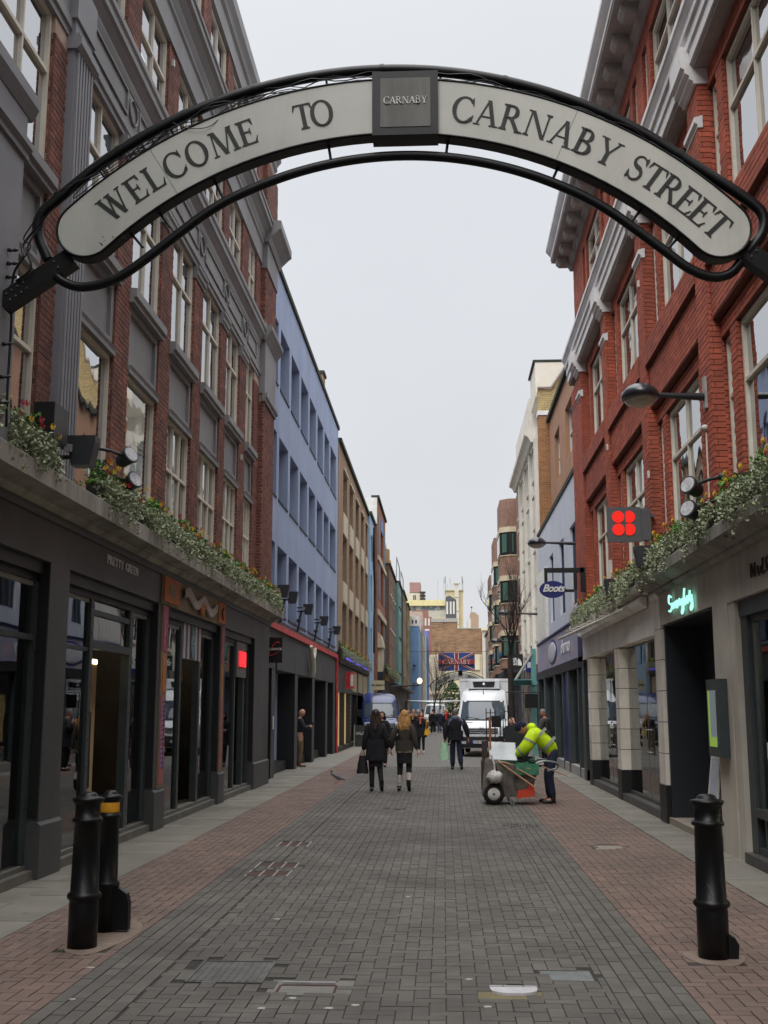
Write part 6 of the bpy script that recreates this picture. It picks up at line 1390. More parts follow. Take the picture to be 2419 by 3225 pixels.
def flower_box(f, y, z, d, v, label, group, length=1.55):
    rz = 0 if f.s > 0 else math.pi; sgn = 1 if f.s > 0 else -1
    base = Vector((f.x(d), y if f.s > 0 else y + length, z))
    o = empty('flower_box', base, label, 'flower box', group, rz=rz)
    def ch(name, me, kind=None):
        c = bpy.data.objects.new(name, me); COL.objects.link(c); c.parent = o; tag(c, kind=kind); c.scale = (1, length / 1.55, 1); return c
    ch('trough', trough_mesh)
    for n_, me in variants[v][0]: ch(n_, me, 'stuff')
    for me in variants[v][1]: ch('flower', me)
    return o
ord_ = ['nearest', 'second', 'third', 'fourth', 'fifth', 'sixth', 'seventh', 'eighth', 'ninth', 'tenth', 'eleventh', 'twelfth', 'thirteenth']
yl = [9.95, 13.0, 14.75, 16.5, 18.25, 20.0, 21.75, 23.5, 25.25]
flower_box(FL, 8.3, 4.45, .17, 1, 'flower box cut by the left edge of the frame, pink blooms over pale ivy', 'flower boxes on the left ledge')
for i, y in enumerate(yl):
    flower_box(FL, y, 4.42, .17, i % 3, '%s whole flower box along the left grey ledge, trailing pale ivy' % ord_[i], 'flower boxes on the left ledge', 1.55 if i == 0 else 1.68)
flower_box(FL, 26.5, 4.42, .17, 0, 'last flower box at the far end of the left grey ledge beside the blue building', 'flower boxes on the left ledge', 1.35)
yr = [9.6, 11.4, 13.2, 15.6, 17.4, 19.3, 21.2, 23.1, 25.0, 26.8]
for i, y in enumerate(yr):
    flower_box(FR, y, 4.12 if y < 18.5 else 4.08, .14 if y < 18.5 else .10, (i + 1) % 3, '%s flower box from the right edge on the right stone ledge, grey green trailing leaves' % ord_[i], 'flower boxes on the right ledge', 1.75)
# far canopy planting
for k in range(10):
    flower_box(FD, 47.7 + k * 1.85, 4.28, -.02, k % 3, '%s planted box from the blue building along the violet lit canopy' % ord_[k], 'planters on the violet canopy', 1.85)
for k in range(4):
    flower_box(Fac(1, -3.7), 72 + k * 4.5, 4.3, 0, k % 3, '%s planted box above the dark pub front' % ord_[k], 'planters above the pub front', 4.2)
# ================================================================ lamps and floodlights
m_lampb = M('dark lamp shell', S(44, 46, 52), S(34, 36, 42), 4, .3, coat=.3); m_lens = M('cloudy lens', S(206, 198, 182), S(160, 150, 134), 3, .25)
def street_lamp(x_wall, y, z, reach, side, label, hr=.30):
    o = empty('street_lamp', (x_wall, y, z), label, 'street lamp')
    s = -side; hx = x_wall + s * reach
    t = MB(); t.tube([(x_wall, y, z - .02), (x_wall + s * .25, y, z - .01), (hx - s * hr * .8, y, z + .02)], [.055, .045, .03], 8); t.build('arm', m_lampb, o)
    t = MB(); t.box(x_wall - .01, x_wall + .03, y - .06, y + .06, z - .18, z + .24); t.build('wall_plate', M('galvanised', S(178, 178, 176)), o)
    prof = [(.001, .15), (.09, .145), (.2, .11), (.28, .04), (.30, -.02), (.285, -.05), (.25, -.055)]
    t = MB(); t.lathe([(r * hr / .3, h) for r, h in prof], (0, 0, 0), 24)
    t.v = [(hx + v[0] * 1.25, y + v[1] * 1.6, z + .01 + v[2]) for v in t.v]; hd = t.build('lamp_head', m_lampb, o)
    t = MB(); t.lathe([(.25 * hr / .3, -.05), (.22 * hr / .3, -.10), (.13 * hr / .3, -.135), (.001, -.14)], (0, 0, 0), 20); t.v = [(hx + v[0] * 1.25, y + v[1] * 1.6, z + .01 + v[2]) for v in t.v]; t.build('lens', m_lens, hd)
    return o
street_lamp(3.42, 14.35, 5.78, .83, 1, 'large dark oval street lamp on a wall arm at the red brick buttress, right', .195)
street_lamp(3.70, 30.2, 6.17, 1.15, 1, 'second oval street lamp on an arm at the corner of the pale clad building', .20)
street_lamp(3.75, 44.2, 5.45, 1.3, 1, 'third oval street lamp in front of the white stucco building by the bare tree', .24)
street_lamp(3.85, 56.6, 5.1, 1.2, 1, 'fourth and furthest oval street lamp beside the brown bay building', .24)
m_fl = M('dark floodlight', S(50, 53, 58), S(40, 42, 46), 3, .45)
def drum_light(name, label, wall, head, aim, group=None):
    """round spotlight: arm from wall to head"""
    o = empty(name, wall, label, 'floodlight', group); w, h = Vector(wall), Vector(head); a = Vector(aim).normalized()
    t = MB(); t.tube([w, (w + h) / 2 + Vector((0, 0, .02)), h], .022, 8); t.ell(tuple(w), (.05, .05, .05), 8, 6); t.build('arm', m_fl, o)
    t = MB(); t.tube([h - a * .17, h - a * .12, h + a * .02, h + a * .06, h + a * .075], [.05, .09, .105, .12, .12], 18); hd = t.build('lamp_drum', m_fl, o)
    t = MB(); t.tube([h + a * .074, h + a * .083], [.10, .10], 18); t.build('lens', M('pale lens', S(206, 206, 210), S(160, 160, 166), 20, .15), hd)
drum_light('floodlight', 'upper round floodlight of the left pair above the first shop', (-4.33, 13.5, 4.98), (-4.06, 14.06, 4.98), (.75, -.45, .35))
drum_light('floodlight', 'lower round floodlight of the left pair half hidden by leaves', (-4.33, 13.6, 4.66), (-4.03, 14.2, 4.68), (.75, -.45, .35))
drum_light('floodlight', 'upper round floodlight of the right pair below the large street lamp', (3.44, 13.75, 4.58), (3.12, 14.0, 4.50), (-.75, -.6, .3))
drum_light('floodlight', 'lower round floodlight of the right pair just above the leaves', (3.44, 13.75, 4.30), (3.10, 14.0, 4.20), (-.75, -.6, .3))
def box_light(label, x, y, z, s, sc_=1.0, group=None):
    """square floodlight on a bracket, pointing up the facade"""
    o = empty('box_floodlight', (x, y, z), label, 'floodlight', group)
    k = sc_
    t = MB(); t.prism([(x - .10 * k, z), (x + .10 * k, z), (x + .15 * k, z + .26 * k), (x + .15 * k, z + .32 * k), (x - .15 * k, z + .32 * k), (x - .15 * k, z + .26 * k)], 'y', y - .08 * k, y + .10 * k); t.build('housing', m_fl, o)
    t = MB(); t.box(x - s * .12 * k, x - s * .34 * k, y - .02, y + .02, z + .08 * k, z + .12 * k); t.box(x - s * .12 * k, x - s * .34 * k, y - .02, y + .02, z + .19 * k, z + .23 * k); t.build('bracket', m_fl, o)
    t = MB(); t.box(x - s * .17 * k, x - s * .09 * k, y - .10 * k, y - .08 * k, z + .14 * k, z + .22 * k); t.build('junction', M('grey junction', S(150, 150, 148), None, 3, .5), o)
    return o
box_light('black box floodlight on the left ledge beside the fluted pilaster', -3.98, 12.05, 4.42, 1, 1.05)
o = empty('control_box', (-4.1, 11.2, 4.7), 'square black and grey cabinet behind the leaves left of the fluted pilaster', 'cabinet')
t = MB(); t.box(-4.24, -4.02, 11.2, 11.62, 4.55, 4.93); t.build('cabinet', m_fl, o); t = MB(); t.box(-4.24, -4.03, 11.19, 11.2, 4.56, 4.92); t.build('dark_side', m_blackp, o)
for i, (y, lb) in enumerate(((17.3, 'small dark uplighter in the leaves of the left ledge below the fourth pier'), (20.4, 'small dark uplighter in the leaves of the left ledge below the middle bays'), (23.2, 'small dark uplighter in the leaves near the far end of the left ledge'))):
    box_light(lb, -4.15, y, 4.42, 1, .7, 'uplighters in the left planting')
box_light('dark box floodlight in the right planting below the red dotted sign', 3.2, 17.9, 3.98, -1, 1.05)
box_light('dark box floodlight at the far end of the right planting', 3.3, 22.0, 3.92, -1, 1.05)
for i, (y, lb) in enumerate(((28.9, 'first black floodlight over the red shop frame, by the brick corner'), (30.6, 'second black floodlight over the red shop frame'), (34.3, 'third black floodlight over the red shop frame'), (38.9, 'fourth black floodlight over the red shop frame'), (43.6, 'fifth and furthest black floodlight over the red shop frame'))):
    o = box_light(lb, -4.10, y, 4.62, 1, 1.0, 'floodlights over the red shop frame')
    t = MB(); t.tube([(-4.42, y - .03, 4.1), (-4.36, y - .03, 4.5), (-4.3, y, 4.75)], .03, 6); t.prism([(y - .3, 4.36), (y + .1, 4.42), (y - .3, 4.46)], 'x', -4.42, -4.3); t.build('stand', m_fl, o)
# small fixtures on the right wall
o = empty('wall_conduit', (3.4, 14.0, 5), 'thin cream conduit with a small white dome running down the red brick buttress', 'conduit')
t = MB(); t.tube([(3.435, 14.42, 5.3), (3.43, 14.42, 4.1)], .012, 6); t.build('conduit', m_cream, o); t = MB(); t.ell((3.42, 14.42, 5.36), (.05, .06, .045), 10, 6); t.build('dome', m_winwhite, o)
for i, (x, y, z, lb) in enumerate(((3.44, 18.5, 5.6, 'small white sensor on the second red buttress'), (3.44, 22.9, 7.1, 'small white sensor high on the third red buttress'), (3.44, 18.7, 9.0, 'small white sensor under the white string course, right'), (-4.38, 16.9, 12.3, 'tiny cream sensor on the third dark brick pier high on the left'), (-4.38, 23.9, 7.2, 'tiny cream sensor on the last dark brick pier, left'))):
    t = MB(); t.box(x - .03, x + .03, y - .03, y + .03, z - .06, z + .06); t.build('sensor', m_winwhite, label=lb, cat='sensor')
t = MB(); t.box(3.38, 3.46, 22.9, 23.0, 4.35, 4.75); t.build('access_point', m_winwhite, label='slim white box on the red brick above the far right flower boxes', cat='access point')
# grey sign with four red dots
ds = empty('dot_sign', (3, 18.2, 4.7), 'square grey hanging sign with four red dots, two whole and two clipped', 'sign')
m_sg = M('slate sign', S(92, 94, 96), S(84, 86, 88), 2, .5)
t = MB(); t.box(2.68, 3.22, 18.2, 18.26, 4.43, 5.0); t.build('sign_panel', m_sg, ds)
t = MB(); t.box(3.22, 3.38, 18.22, 18.32, 4.46, 4.98); t.box(3.38, 3.46, 18.42, 18.5, 4.55, 4.6); t.box(3.36, 3.46, 18.3, 18.48, 4.85, 4.9); t.build('mounting_box', m_sg, ds)
m_dot = emit('lit red dot', (1, .02, .008, 1), .38, S(226, 26, 14))
for cz in (4.838, 4.632):
    for half in (0, 1):
        cx, r = (2.855, .098) if not half else (3.03, .098); t = MB()
        pts = [(cx + r * math.cos(q), cz + r * math.sin(q)) for q in ([2 * math.pi * k / 24 for k in range(24)] if not half else [-2.15 + 4.3 * k / 18 for k in range(19)])]
        t.prism(pts, 'y', 18.188, 18.2); t.build('red_dot', m_dot, ds)
# ================================================================ bollards
def bollard(name, x, y, r, h, label, band=None, rings=2):
    o = empty(name, (x, y, 0), label, 'bollard')
    k = r / .1
    prof = [(r * 1.12, .0), (r * 1.12, .28 * h), (r * 1.1, .30 * h), (r * 1.28, .315 * h), (r * 1.32, .33 * h), (r * 1.25, .345 * h), (r * 1.08, .355 * h), (r * .98, .80 * h), (r * 1.15, .805 * h), (r * 1.2, .815 * h), (r * 1.1, .83 * h), (r * .96, .835 * h), (r * .96, .915 * h), (r * 1.1, .93 * h), (r * 1.22, .945 * h), (r * 1.22, .958 * h), (r * .8, .967 * h), (r * .72, .972 * h), (r * .66, .985 * h), (r * .45, .996 * h), (.001, h)]
    t = MB(); t.lathe(prof, (x, y, 0), 28); b = t.build('post', m_blk, o)
    if band: t = MB(); t.lathe([(r * .97, .84 * h), (r * .985, .845 * h), (r * .985, .91 * h), (r * .97, .912 * h)], (x, y, 0), 28); t.build('yellow_band', M('reflective yellow band', S(226, 160, 30), None, 6, .5), o)
    return o
b1 = bollard('bollard', -2.73, 8.78, .098, 1.14, 'thick plain black bollard at the left, nearest the camera')
b2 = bollard('bollard', -2.74, 9.40, .078, 1.11, 'slimmer black bollard with a yellow band, behind the left one', band=True)
t = MB(); t.prism([(-2.68, .02), (-2.54, .02), (-2.54, .22), (-2.56, .30), (-2.62, .34), (-2.68, .34)], 'y', 9.34, 9.42); t.build('hinge_foot', m_blk, b2)
b3 = bollard('bollard', 1.93, 8.66, .100, 1.15, 'black bollard at the right with scuffed paint and a hinged foot')
t = MB(); t.prism([(2.0, .0), (2.09, .0), (2.10, .1), (2.07, .15), (2.0, .17)], 'y', 8.6, 8.72); t.build('hinge_foot', m_blk, b3)
t = MB()
for (a, z) in ((-2.0, .52), (-1.9, .47), (-1.85, .43), (-1.6, .30)):
    t.tube([(1.93 + .107 * math.cos(a), 8.66 + .107 * math.sin(a), z), (1.93 + .107 * math.cos(a + .2), 8.66 + .107 * math.sin(a + .2), z - .04)], .004, 4)
t.build('paint_chip', m_iron, b3)
# ================================================================ bare street trees
m_bark = M('dark wet bark', S(58, 50, 44), S(40, 36, 32), 14, .9, bump=.6)
def bare_tree(x, y, h, label, seed, spread=1.0, trunk_r=.09, fork=.35, bl=.26):
    rr = random.Random(seed); o = empty('bare_tree', (x, y, 0), label, 'tree')
    t = MB(); top = Vector((x + rr.uniform(-.1, .1), y, h * fork)); t.tube([(x, y, 0), (x + .03, y, h * fork * .5), top], [trunk_r, trunk_r * .85, trunk_r * .7], 8); t.build('trunk', m_bark, o)
    b = MB()
    def grow(p, d, l, r, lev):
        pts = [p]; q = p
        for k in range(3):
            d = (d + Vector((rr.gauss(0, .13), rr.gauss(0, .13), .06))).normalized(); q = q + d * l / 3; pts.append(q)
        b.tube(pts, [r, r * .8, r * .65, r * .5], 5 if lev > 1 else 4, cap=False)
        if lev == 0: return
        for k in range(rr.choice((2, 3, 3))):
            f = rr.choice((1, 2, 3)); dd = (d + Vector((rr.gauss(0, .5) * spread, rr.gauss(0, .5) * spread, rr.uniform(-.05, .5)))).normalized()
            grow(pts[f], dd, l * rr.uniform(.6, .85), r * .55, lev - 1)
    for k in range(5): grow(top - Vector((0, 0, .1 * k)), Vector((rr.gauss(0, .4) * spread, rr.gauss(0, .4), 1)).normalized(), h * bl, trunk_r * .34, 4)
    b.build('branches', m_bark, o)
    return o
bare_tree(2.36, 40.5, 7.6, 'bare young tree with knotted trunk rising between the white van and the right shops', 5, .45, .13, .50, .16)
bare_tree(-.75, 92, 8.2, 'tall slender bare tree in the middle distance left of the flag banner', 9, .35, .12, .25)
bare_tree(-.25, 100, 7.4, 'second slender bare tree standing behind the first', 14, .35, .1, .25)
bare_tree(4.5, 90, 6.5, 'thin bare tree against the far right terrace', 2, .4, .08, .3)
t = MB()
for k in range(420):
    a, q = R.uniform(0, 6.28), R.random(); rad = 1.4 * math.sqrt(R.random()) * math.sin(math.pi * (.15 + .8 * q)); leaf(t, (1.1 + rad * math.cos(a) * .9, 132 + rad * math.sin(a), 1.2 + 3.6 * q), R.uniform(.14, .28))
o = empty('evergreen_bush', (1.1, 132, 0), 'olive green bushy tree at the end of the street left of the white van roof', 'tree'); t.build('crown', m_leafd, o); q_ = MB(); q_.tube([(1.1, 132, 0), (1.1, 132, 2)], .12, 6); q_.build('trunk', m_bark, o)
# lit lanterns
for (x, y, z, lb) in ((3.50, 75, 5.9, 'lit lamp bulb on a dark post against the far right facades'), (-1.45, 70, 3.5, 'round glowing lantern on the left beyond the blue van')):
    o = empty('street_lantern', (x, y, 0), lb, 'street lamp'); t = MB(); t.ell((x, y, z), (.16, .16, .18), 10, 8); t.build('globe', emit('warm globe', (1, .62, .35, 1), 2.2), o)
    t = MB(); t.tube([(x + (.0 if x > 0 else -1.6), y, 0 if x > 0 else z - .3), (x, y, z - .2)] if x > 0 else [(x - 1.8, y, z - .35), (x, y, z - .25)], .05, 6); t.build('post', m_blackp, o)
# ================================================================ vans
m_vw = M('white van paint', S(228, 230, 234), S(214, 216, 218), .8, .35, coat=.4, bump=0, dirt=S(188, 186, 180), dirtscale=1.6)
m_vb = M('navy van paint', S(36, 58, 110), S(30, 50, 98), .8, .25, coat=.6, bump=0, metal=.1)
m_wind = dark_glass('windscreen', base=S(70, 78, 88), refl=1.7, wav=.05)
m_rub = M('tyre rubber', S(28, 28, 28), S(20, 20, 20), 12, .85)
m_chrome = M('chrome', S(200, 202, 206), None, 6, .2, metal=.9)
m_lamp = M('headlamp glass', S(190, 196, 204), S(150, 156, 166), 20, .1, coat=.5)
m_blkp = M('black plastic trim', S(30, 31, 33), S(24, 25, 27), 6, .6)
def make_van(name, label, loc, rz, paint, box=False, plate=None, badge=True, roofz=2.62, L_=5.6):
    """front faces -y locally; surface is y=yf(u,z) over half width w(z)"""
    o = empty(name, (0, 0, 0), label, 'van')
    zs = [.32, .5, .7, .9, 1.08, 1.2, 1.28, 1.34, 1.5, 1.7, 1.9, 2.08, 2.2, 2.35, 2.48, 2.58, roofz]
    def w(z): return .97 if z < 1.3 else (.97 - .17 * ((z - 1.3) / (roofz - 1.3)) ** 1.3 if z < roofz - .1 else .80 - .35 * ((z - roofz + .1) / .1) ** 2)
    def yf(z):
        pts = [(.3, .02), (.5, .0), (.9, .03), (1.08, .10), (1.2, .28), (1.28, .50), (1.34, .62), (1.7, .88), (2.08, 1.20), (2.2, 1.32), (2.35, 1.5), (2.5, 1.8), (2.6, 2.3), (roofz, 2.7)]
        for a, b in zip(pts[:-1], pts[1:]):
            if z <= b[0]: return a[1] + (b[1] - a[1]) * (z - a[0]) / (b[0] - a[0] + 1e-9)
        return pts[-1][1]
    def P(u, z, off=0.0):
        ww = w(z); c = .30 if z < 1.3 else .22
        return (u * ww * 1.0, yf(z) + c * abs(u) ** 4 + .04 * u * u - off, z)
    t = MB(); nu, nv = 16, len(zs) - 1
    vs = [P(-1 + 2 * i / nu, z) for z in zs for i in range(nu + 1)]
    fs = [(j * (nu + 1) + i, j * (nu + 1) + i + 1, (j + 1) * (nu + 1) + i + 1, (j + 1) * (nu + 1) + i) for j in range(nv) for i in range(nu)]
    t.add(vs, fs, 0, True)
    Lc = 2.6 if box else L_
    for sgn in (-1, 1):
        vs = []; fs = []
        for z in zs: a = P(sgn, z); vs += [a, (a[0], max(Lc, a[1] + .1), a[2])]
        for j in range(nv): q = (2 * j, 2 * j + 1, 2 * j + 3, 2 * j + 2); fs.append(q if sgn > 0 else q[::-1])
        t.add(vs, fs, 0, True)
    a, b = P(-1, roofz), P(1, roofz); t.add([(a[0], a[1], roofz), (b[0], b[1], roofz), (b[0], max(Lc, a[1] + .1), roofz), (a[0], max(Lc, a[1] + .1), roofz), (0, a[1], roofz + .02), (0, Lc, roofz + .02)], [(0, 4, 5, 3), (4, 1, 2, 5)])
    t.box(-.96, .96, Lc - .02, Lc, .35, roofz); t.build('body', paint, o)
    def patch(nm, u0, u1, z0, z1, off, mat, par=o, taper=0):
        m = MB(); k, l_ = 8, 5
        m.add([P((u0 + (u1 - u0) * i / k) * (1 - taper * j / l_), z0 + (z1 - z0) * j / l_, off) for j in range(l_ + 1) for i in range(k + 1)], [(j * (k + 1) + i, j * (k + 1) + i + 1, (j + 1) * (k + 1) + i + 1, (j + 1) * (k + 1) + i) for j in range(l_) for i in range(k)], 0, True)
        # thickness back towards the body
        n = len(m.v); ring = [i for i in range(k + 1)] + [(j + 1) * (k + 1) - 1 for j in range(1, l_ + 1)] + [l_ * (k + 1) + i for i in range(k - 1, -1, -1)] + [j * (k + 1) for j in range(l_ - 1, 0, -1)]
        bk = [(m.v[i][0], m.v[i][1] + off + .01, m.v[i][2]) for i in ring]; m.add([m.v[i] for i in ring] + bk, [(i, i + len(ring), (i + 1) % len(ring) + len(ring), (i + 1) % len(ring)) for i in range(len(ring))])
        return m.build(nm, mat, par)
    ws = patch('windscreen', -.90, .90, 1.40, 2.06, .012, m_wind)
    patch('screen_surround', -.94, .94, 1.345, 1.405, .008, m_blkp, ws); patch('screen_surround', -.92, .92, 2.055, 2.11, .008, m_blkp, ws)
    t = MB()
    for s in (-1, 1):
        a, b = P(s * .15, 1.42, .035), P(s * .7, 1.48, .035); t.tube([a, b], .012, 5)
    t.build('wiper', m_blkp, ws)
    gr = patch('grille', -.62, .62, .86, 1.07, .02, m_blkp)
    for z in (.90, .97, 1.04):
        m = MB(); m.tube([P(-.58 + 1.16 * i / 8, z, .03) for i in range(9)], .012, 5); m.build('grille_bar', M('grille bar', S(150, 152, 156), None, 6, .4), gr)
    if badge:
        c = Vector(P(0, .965, .05)); m = MB(); m.tube([(c.x + .13 * math.cos(q), c.y, c.z + .13 * math.sin(q)) for q in [2 * math.pi * k / 20 for k in range(20)]], .014, 6, closed=True)
        for k in range(3): q = math.pi / 2 + k * 2 * math.pi / 3; m.tube([tuple(c), (c.x + .12 * math.cos(q), c.y, c.z + .12 * math.sin(q))], [.016, .006], 5)
        m.build('badge', m_chrome, gr)
    for s in (-1, 1):
        patch('headlight', s * .66, s * .93, .84, 1.14, .016, m_lamp) if s > 0 else patch('headlight', -.93, -.66, .84, 1.14, .016, m_lamp)
    bp = patch('bumper', -.98, .98, .34, .74, .05, m_blkp)
    patch('bumper_strip', -.96, .96, .76, .83, .02, paint)
    patch('fog_light', .62, .8, .48, .58, .06, m_lamp, bp); patch('fog_light', -.8, -.62, .48, .58, .06, m_lamp, bp)
    m = MB()
    for s in (-1, 1): a, b = P(s * .38, 1.27, .01), P(s * .62, 1.275, .01); m.tube([a, b], .014, 5)
    m.build('bonnet_slot', m_blkp, o)
    if plate:
        m = MB(); c = P(-.12, .56, .07); m.box(c[0] - .26, c[0] + .26, c[1] - .012, c[1], .5, .61); pl_ = m.build('number_plate', M('plate white', S(206, 208, 212), None, 4, .5), o)
        m = MB(); m.box(c[0] - .262, c[0] - .21, c[1] - .015, c[1] - .012, .5, .61); m.build('plate_band', M('plate blue', S(30, 50, 150), None, 4, .5), pl_)
        text('letter', plate, .105, m_blkp, Matrix(((1, 0, 0, c[0] + .03), (0, 0, -1, c[1] - .013), (0, 1, 0, .555), (0, 0, 0, 1))), pl_, extrude=.001, bold=.002)
    for s in (-1, 1):
        m = MB(); m.box(s * 1.0, s * 1.2, .95, 1.08, 1.42, 1.78); m.tube([(s * .93, 1.1, 1.5), (s * 1.05, 1.05, 1.5)], .025, 6); m.build('wing_mirror', m_blkp, o)
        m = MB(); m.add([(s * .972, 1.15, 1.42), (s * .972, 2.05, 1.42), (s * .925, 2.05, 2.0), (s * .93, 1.45, 2.0)], [(0, 1, 2, 3) if s > 0 else (3, 2, 1, 0)]); m.build('side_window', m_wind, o)
        for y in (1.0, (L_ if not box else 6.0) - 1.2):
            m = MB(); m.lathe([(.001, -.11), (.26, -.11), (.33, -.08), (.34, 0), (.33, .08), (.26, .11), (.001, .11)], (s * .86, y, .34), 20, 'x'); wh = m.build('wheel', m_rub, o)
            m = MB(); m.lathe([(.001, -.12), (.2, -.118), (.2, .118), (.001, .12)], (s * .86, y, .34), 14, 'x'); m.build('rim', m_chrome, wh)
    if box:
        m = MB(); m.box(-.98, 1.0, 2.4, 6.4, .75, 2.96); m.box(-1.0, 1.02, 2.38, 2.46, 2.89, 2.99); bx_ = m.build('cargo_box', paint, o)
        m = MB(); m.box(-.62, .62, 1.95, 2.4, 2.58, 2.90); m.build('cooling_unit', paint, bx_)
        m = MB(); m.prism([(-.40, 2.64), (.40, 2.64), (.44, 2.86), (-.44, 2.86)], 'y', 1.93, 1.95); cu_ = m.build('vent_grille', m_blkp, bx_)
        m = MB(); m.lathe([(.0, 1.915), (.07, 1.918), (.08, 1.93)], (0, 0, 2.76), 16, 'y', sy=.6); m.build('unit_badge', m_chrome, bx_)
        m = MB(); m.tube([(0, 1.5, 2.34), (0, 1.62, 2.56)], [.02, .008], 5); m.build('aerial', m_blkp, o)
        m = MB(); m.lathe([(.001, 0), (.10, .0), (.10, .02), (.001, .02)], (1.0, 3.2, 2.25), 14, 'x'); m.build('side_marker', M('peach marker', S(222, 160, 130)), bx_)
    for c in [o]: c.location = loc; c.rotation_euler = (0, 0, rz); ORG[c.name] = Vector(loc)
    return o
make_van('refrigerated_van', 'white refrigerated van facing us with a cargo box and cooling unit on the cab roof', (1.44, 43.6, 0), math.radians(-5), m_vw, box=True, plate='LT62 VKA')
make_van('delivery_van', 'dark blue high roofed van parked at an angle by the left shops', (-3.05, 57.5, 0), math.radians(9), m_vb, badge=True)
make_van('delivery_van', 'small white van far down the street behind the walkers', (-.72, 99, 0), 0, m_vw, badge=False, roofz=2.3)
# ================================================================ people
def skin_mesh(name, nodes, edges, root, mat, sub=1):
    """one continuous tapered surface grown over a skeleton; nodes: name->(pos, rx, ry)"""
    keys = list(nodes); idx = {k: i for i, k in enumerate(keys)}
    me = bpy.data.meshes.new(name); me.from_pydata([nodes[k][0] for k in keys], [(idx[a], idx[b]) for a, b in edges], []); me.update()
    o = bpy.data.objects.new(name, me); COL.objects.link(o)
    sk = o.modifiers.new('skin', 'SKIN'); sk.use_smooth_shade = True; sk.branch_smoothing = .6
    for i, k in enumerate(keys):
        v = me.skin_vertices[0].data[i]; v.radius = (nodes[k][1], nodes[k][2] if len(nodes[k]) > 2 else nodes[k][1]); v.use_root = (k == root)
    sb = o.modifiers.new('sub', 'SUBSURF'); sb.levels = sub; sb.render_levels = sub
    dg = bpy.context.evaluated_depsgraph_get(); m2 = bpy.data.meshes.new_from_object(o.evaluated_get(dg)); m2.name = name
    bpy.data.objects.remove(o); bpy.data.meshes.remove(me); m2.materials.clear(); m2.materials.append(mat)
    for p in m2.polygons: p.use_smooth = True
    return m2
def join_mesh(name, meshes, mats):
    mb = MB()
    for me, mi, M4 in meshes:
        mb.cur = mi; vs = [tuple((M4 @ v.co) if M4 else v.co) for v in me.vertices]; mb.add(vs, [tuple(p.vertices) for p in me.polygons], 0, True)
    return mb.mesh(name, mats)
m_skin = M('skin', S(206, 160, 134), S(190, 140, 116), 20, .55, bump=0)
m_skin2 = M('ruddy skin', S(196, 140, 118), S(176, 116, 96), 20, .55, bump=0)
def head_mesh(skin):
    """head with brow, nose, lips, chin and ears; faces +y, centre at 0, ear-to-ear .15, height .23"""
    mb = MB(); n, m = 24, 18
    def P(i, j):
        t = math.pi * i / m; q = 2 * math.pi * j / n; x = .074 * math.sin(t) * math.cos(q); y = .095 * math.sin(t) * math.sin(q); z = .118 * math.cos(t)
        if z < -.01: k = 1 - .38 * ((-z - .01) / .108) ** 1.4; x *= k; y *= (1 - .12 * (-z / .118)); 
        if y > 0:
            f = max(0, 1 - (x / .02) ** 2)
            if -.045 < z < .02: y += .022 * f * (1 - abs(z + .026) / .045 if z > -.07 else 0)
            if .012 < z < .035: y += .004
            if -.012 < z < .012 and .015 < abs(x) < .045: y -= .008
            if -.075 < z < -.055 and abs(x) < .026: y += .005
            if z < -.088: y += .008
        return (x, y, z)
    vs = [P(i, j) for i in range(m + 1) for j in range(n)]
    mb.add(vs, [(i * n + j, (i + 1) * n + j, (i + 1) * n + (j + 1) % n, i * n + (j + 1) % n) for i in range(m) for j in range(n)], 0, True)
    for s in (-1, 1): mb.ell((s * .076, -.005, -.008), (.010, .02, .032), 8, 6)
    return mb.mesh('head', skin)
def hand_nodes(side, wrist, dirv, palm_n, curl=.5, k=1.0):
    """palm, four unequal bent fingers and a thumb off the side of the palm"""
    w = Vector(wrist); d = Vector(dirv).normalized(); nrm = Vector(palm_n).normalized(); s = d.cross(nrm).normalized()
    mesh = MB(); palm = w + d * .05 * k
    mesh.tube([w - d * .02, w + d * .015 * k, palm, w + d * .092 * k], [.021, .024 * k, .030 * k, .026 * k], 8)
    mesh.v = [tuple(w + (Vector(v) - w) - nrm * ((Vector(v) - w).dot(nrm)) * .45) for v in mesh.v]
    for i, (off, ln) in enumerate(((-.026, .062), (-.009, .074), (.009, .070), (.025, .055))):
        b = w + d * .085 * k + s * off * k; pts = [b]; dd = d.copy()
        for j in range(3): dd = (dd + nrm * curl * .75).normalized(); pts.append(pts[-1] + dd * ln * k / 3)
        mesh.tube(pts, [.0095 * k, .009 * k, .0085 * k, .006 * k], 6)
    b = w + d * .03 * k - s * .022 * side * k; t1 = (d * .6 - s * side * .8 + nrm * .3).normalized(); p1 = b + t1 * .035 * k; p2 = p1 + (t1 * .5 + d * .5 + nrm * curl).normalized() * .03 * k
    mesh.tube([b, p1, p2], [.012 * k, .0105 * k, .008 * k], 6)
    return mesh.mesh('hand', m_skin)
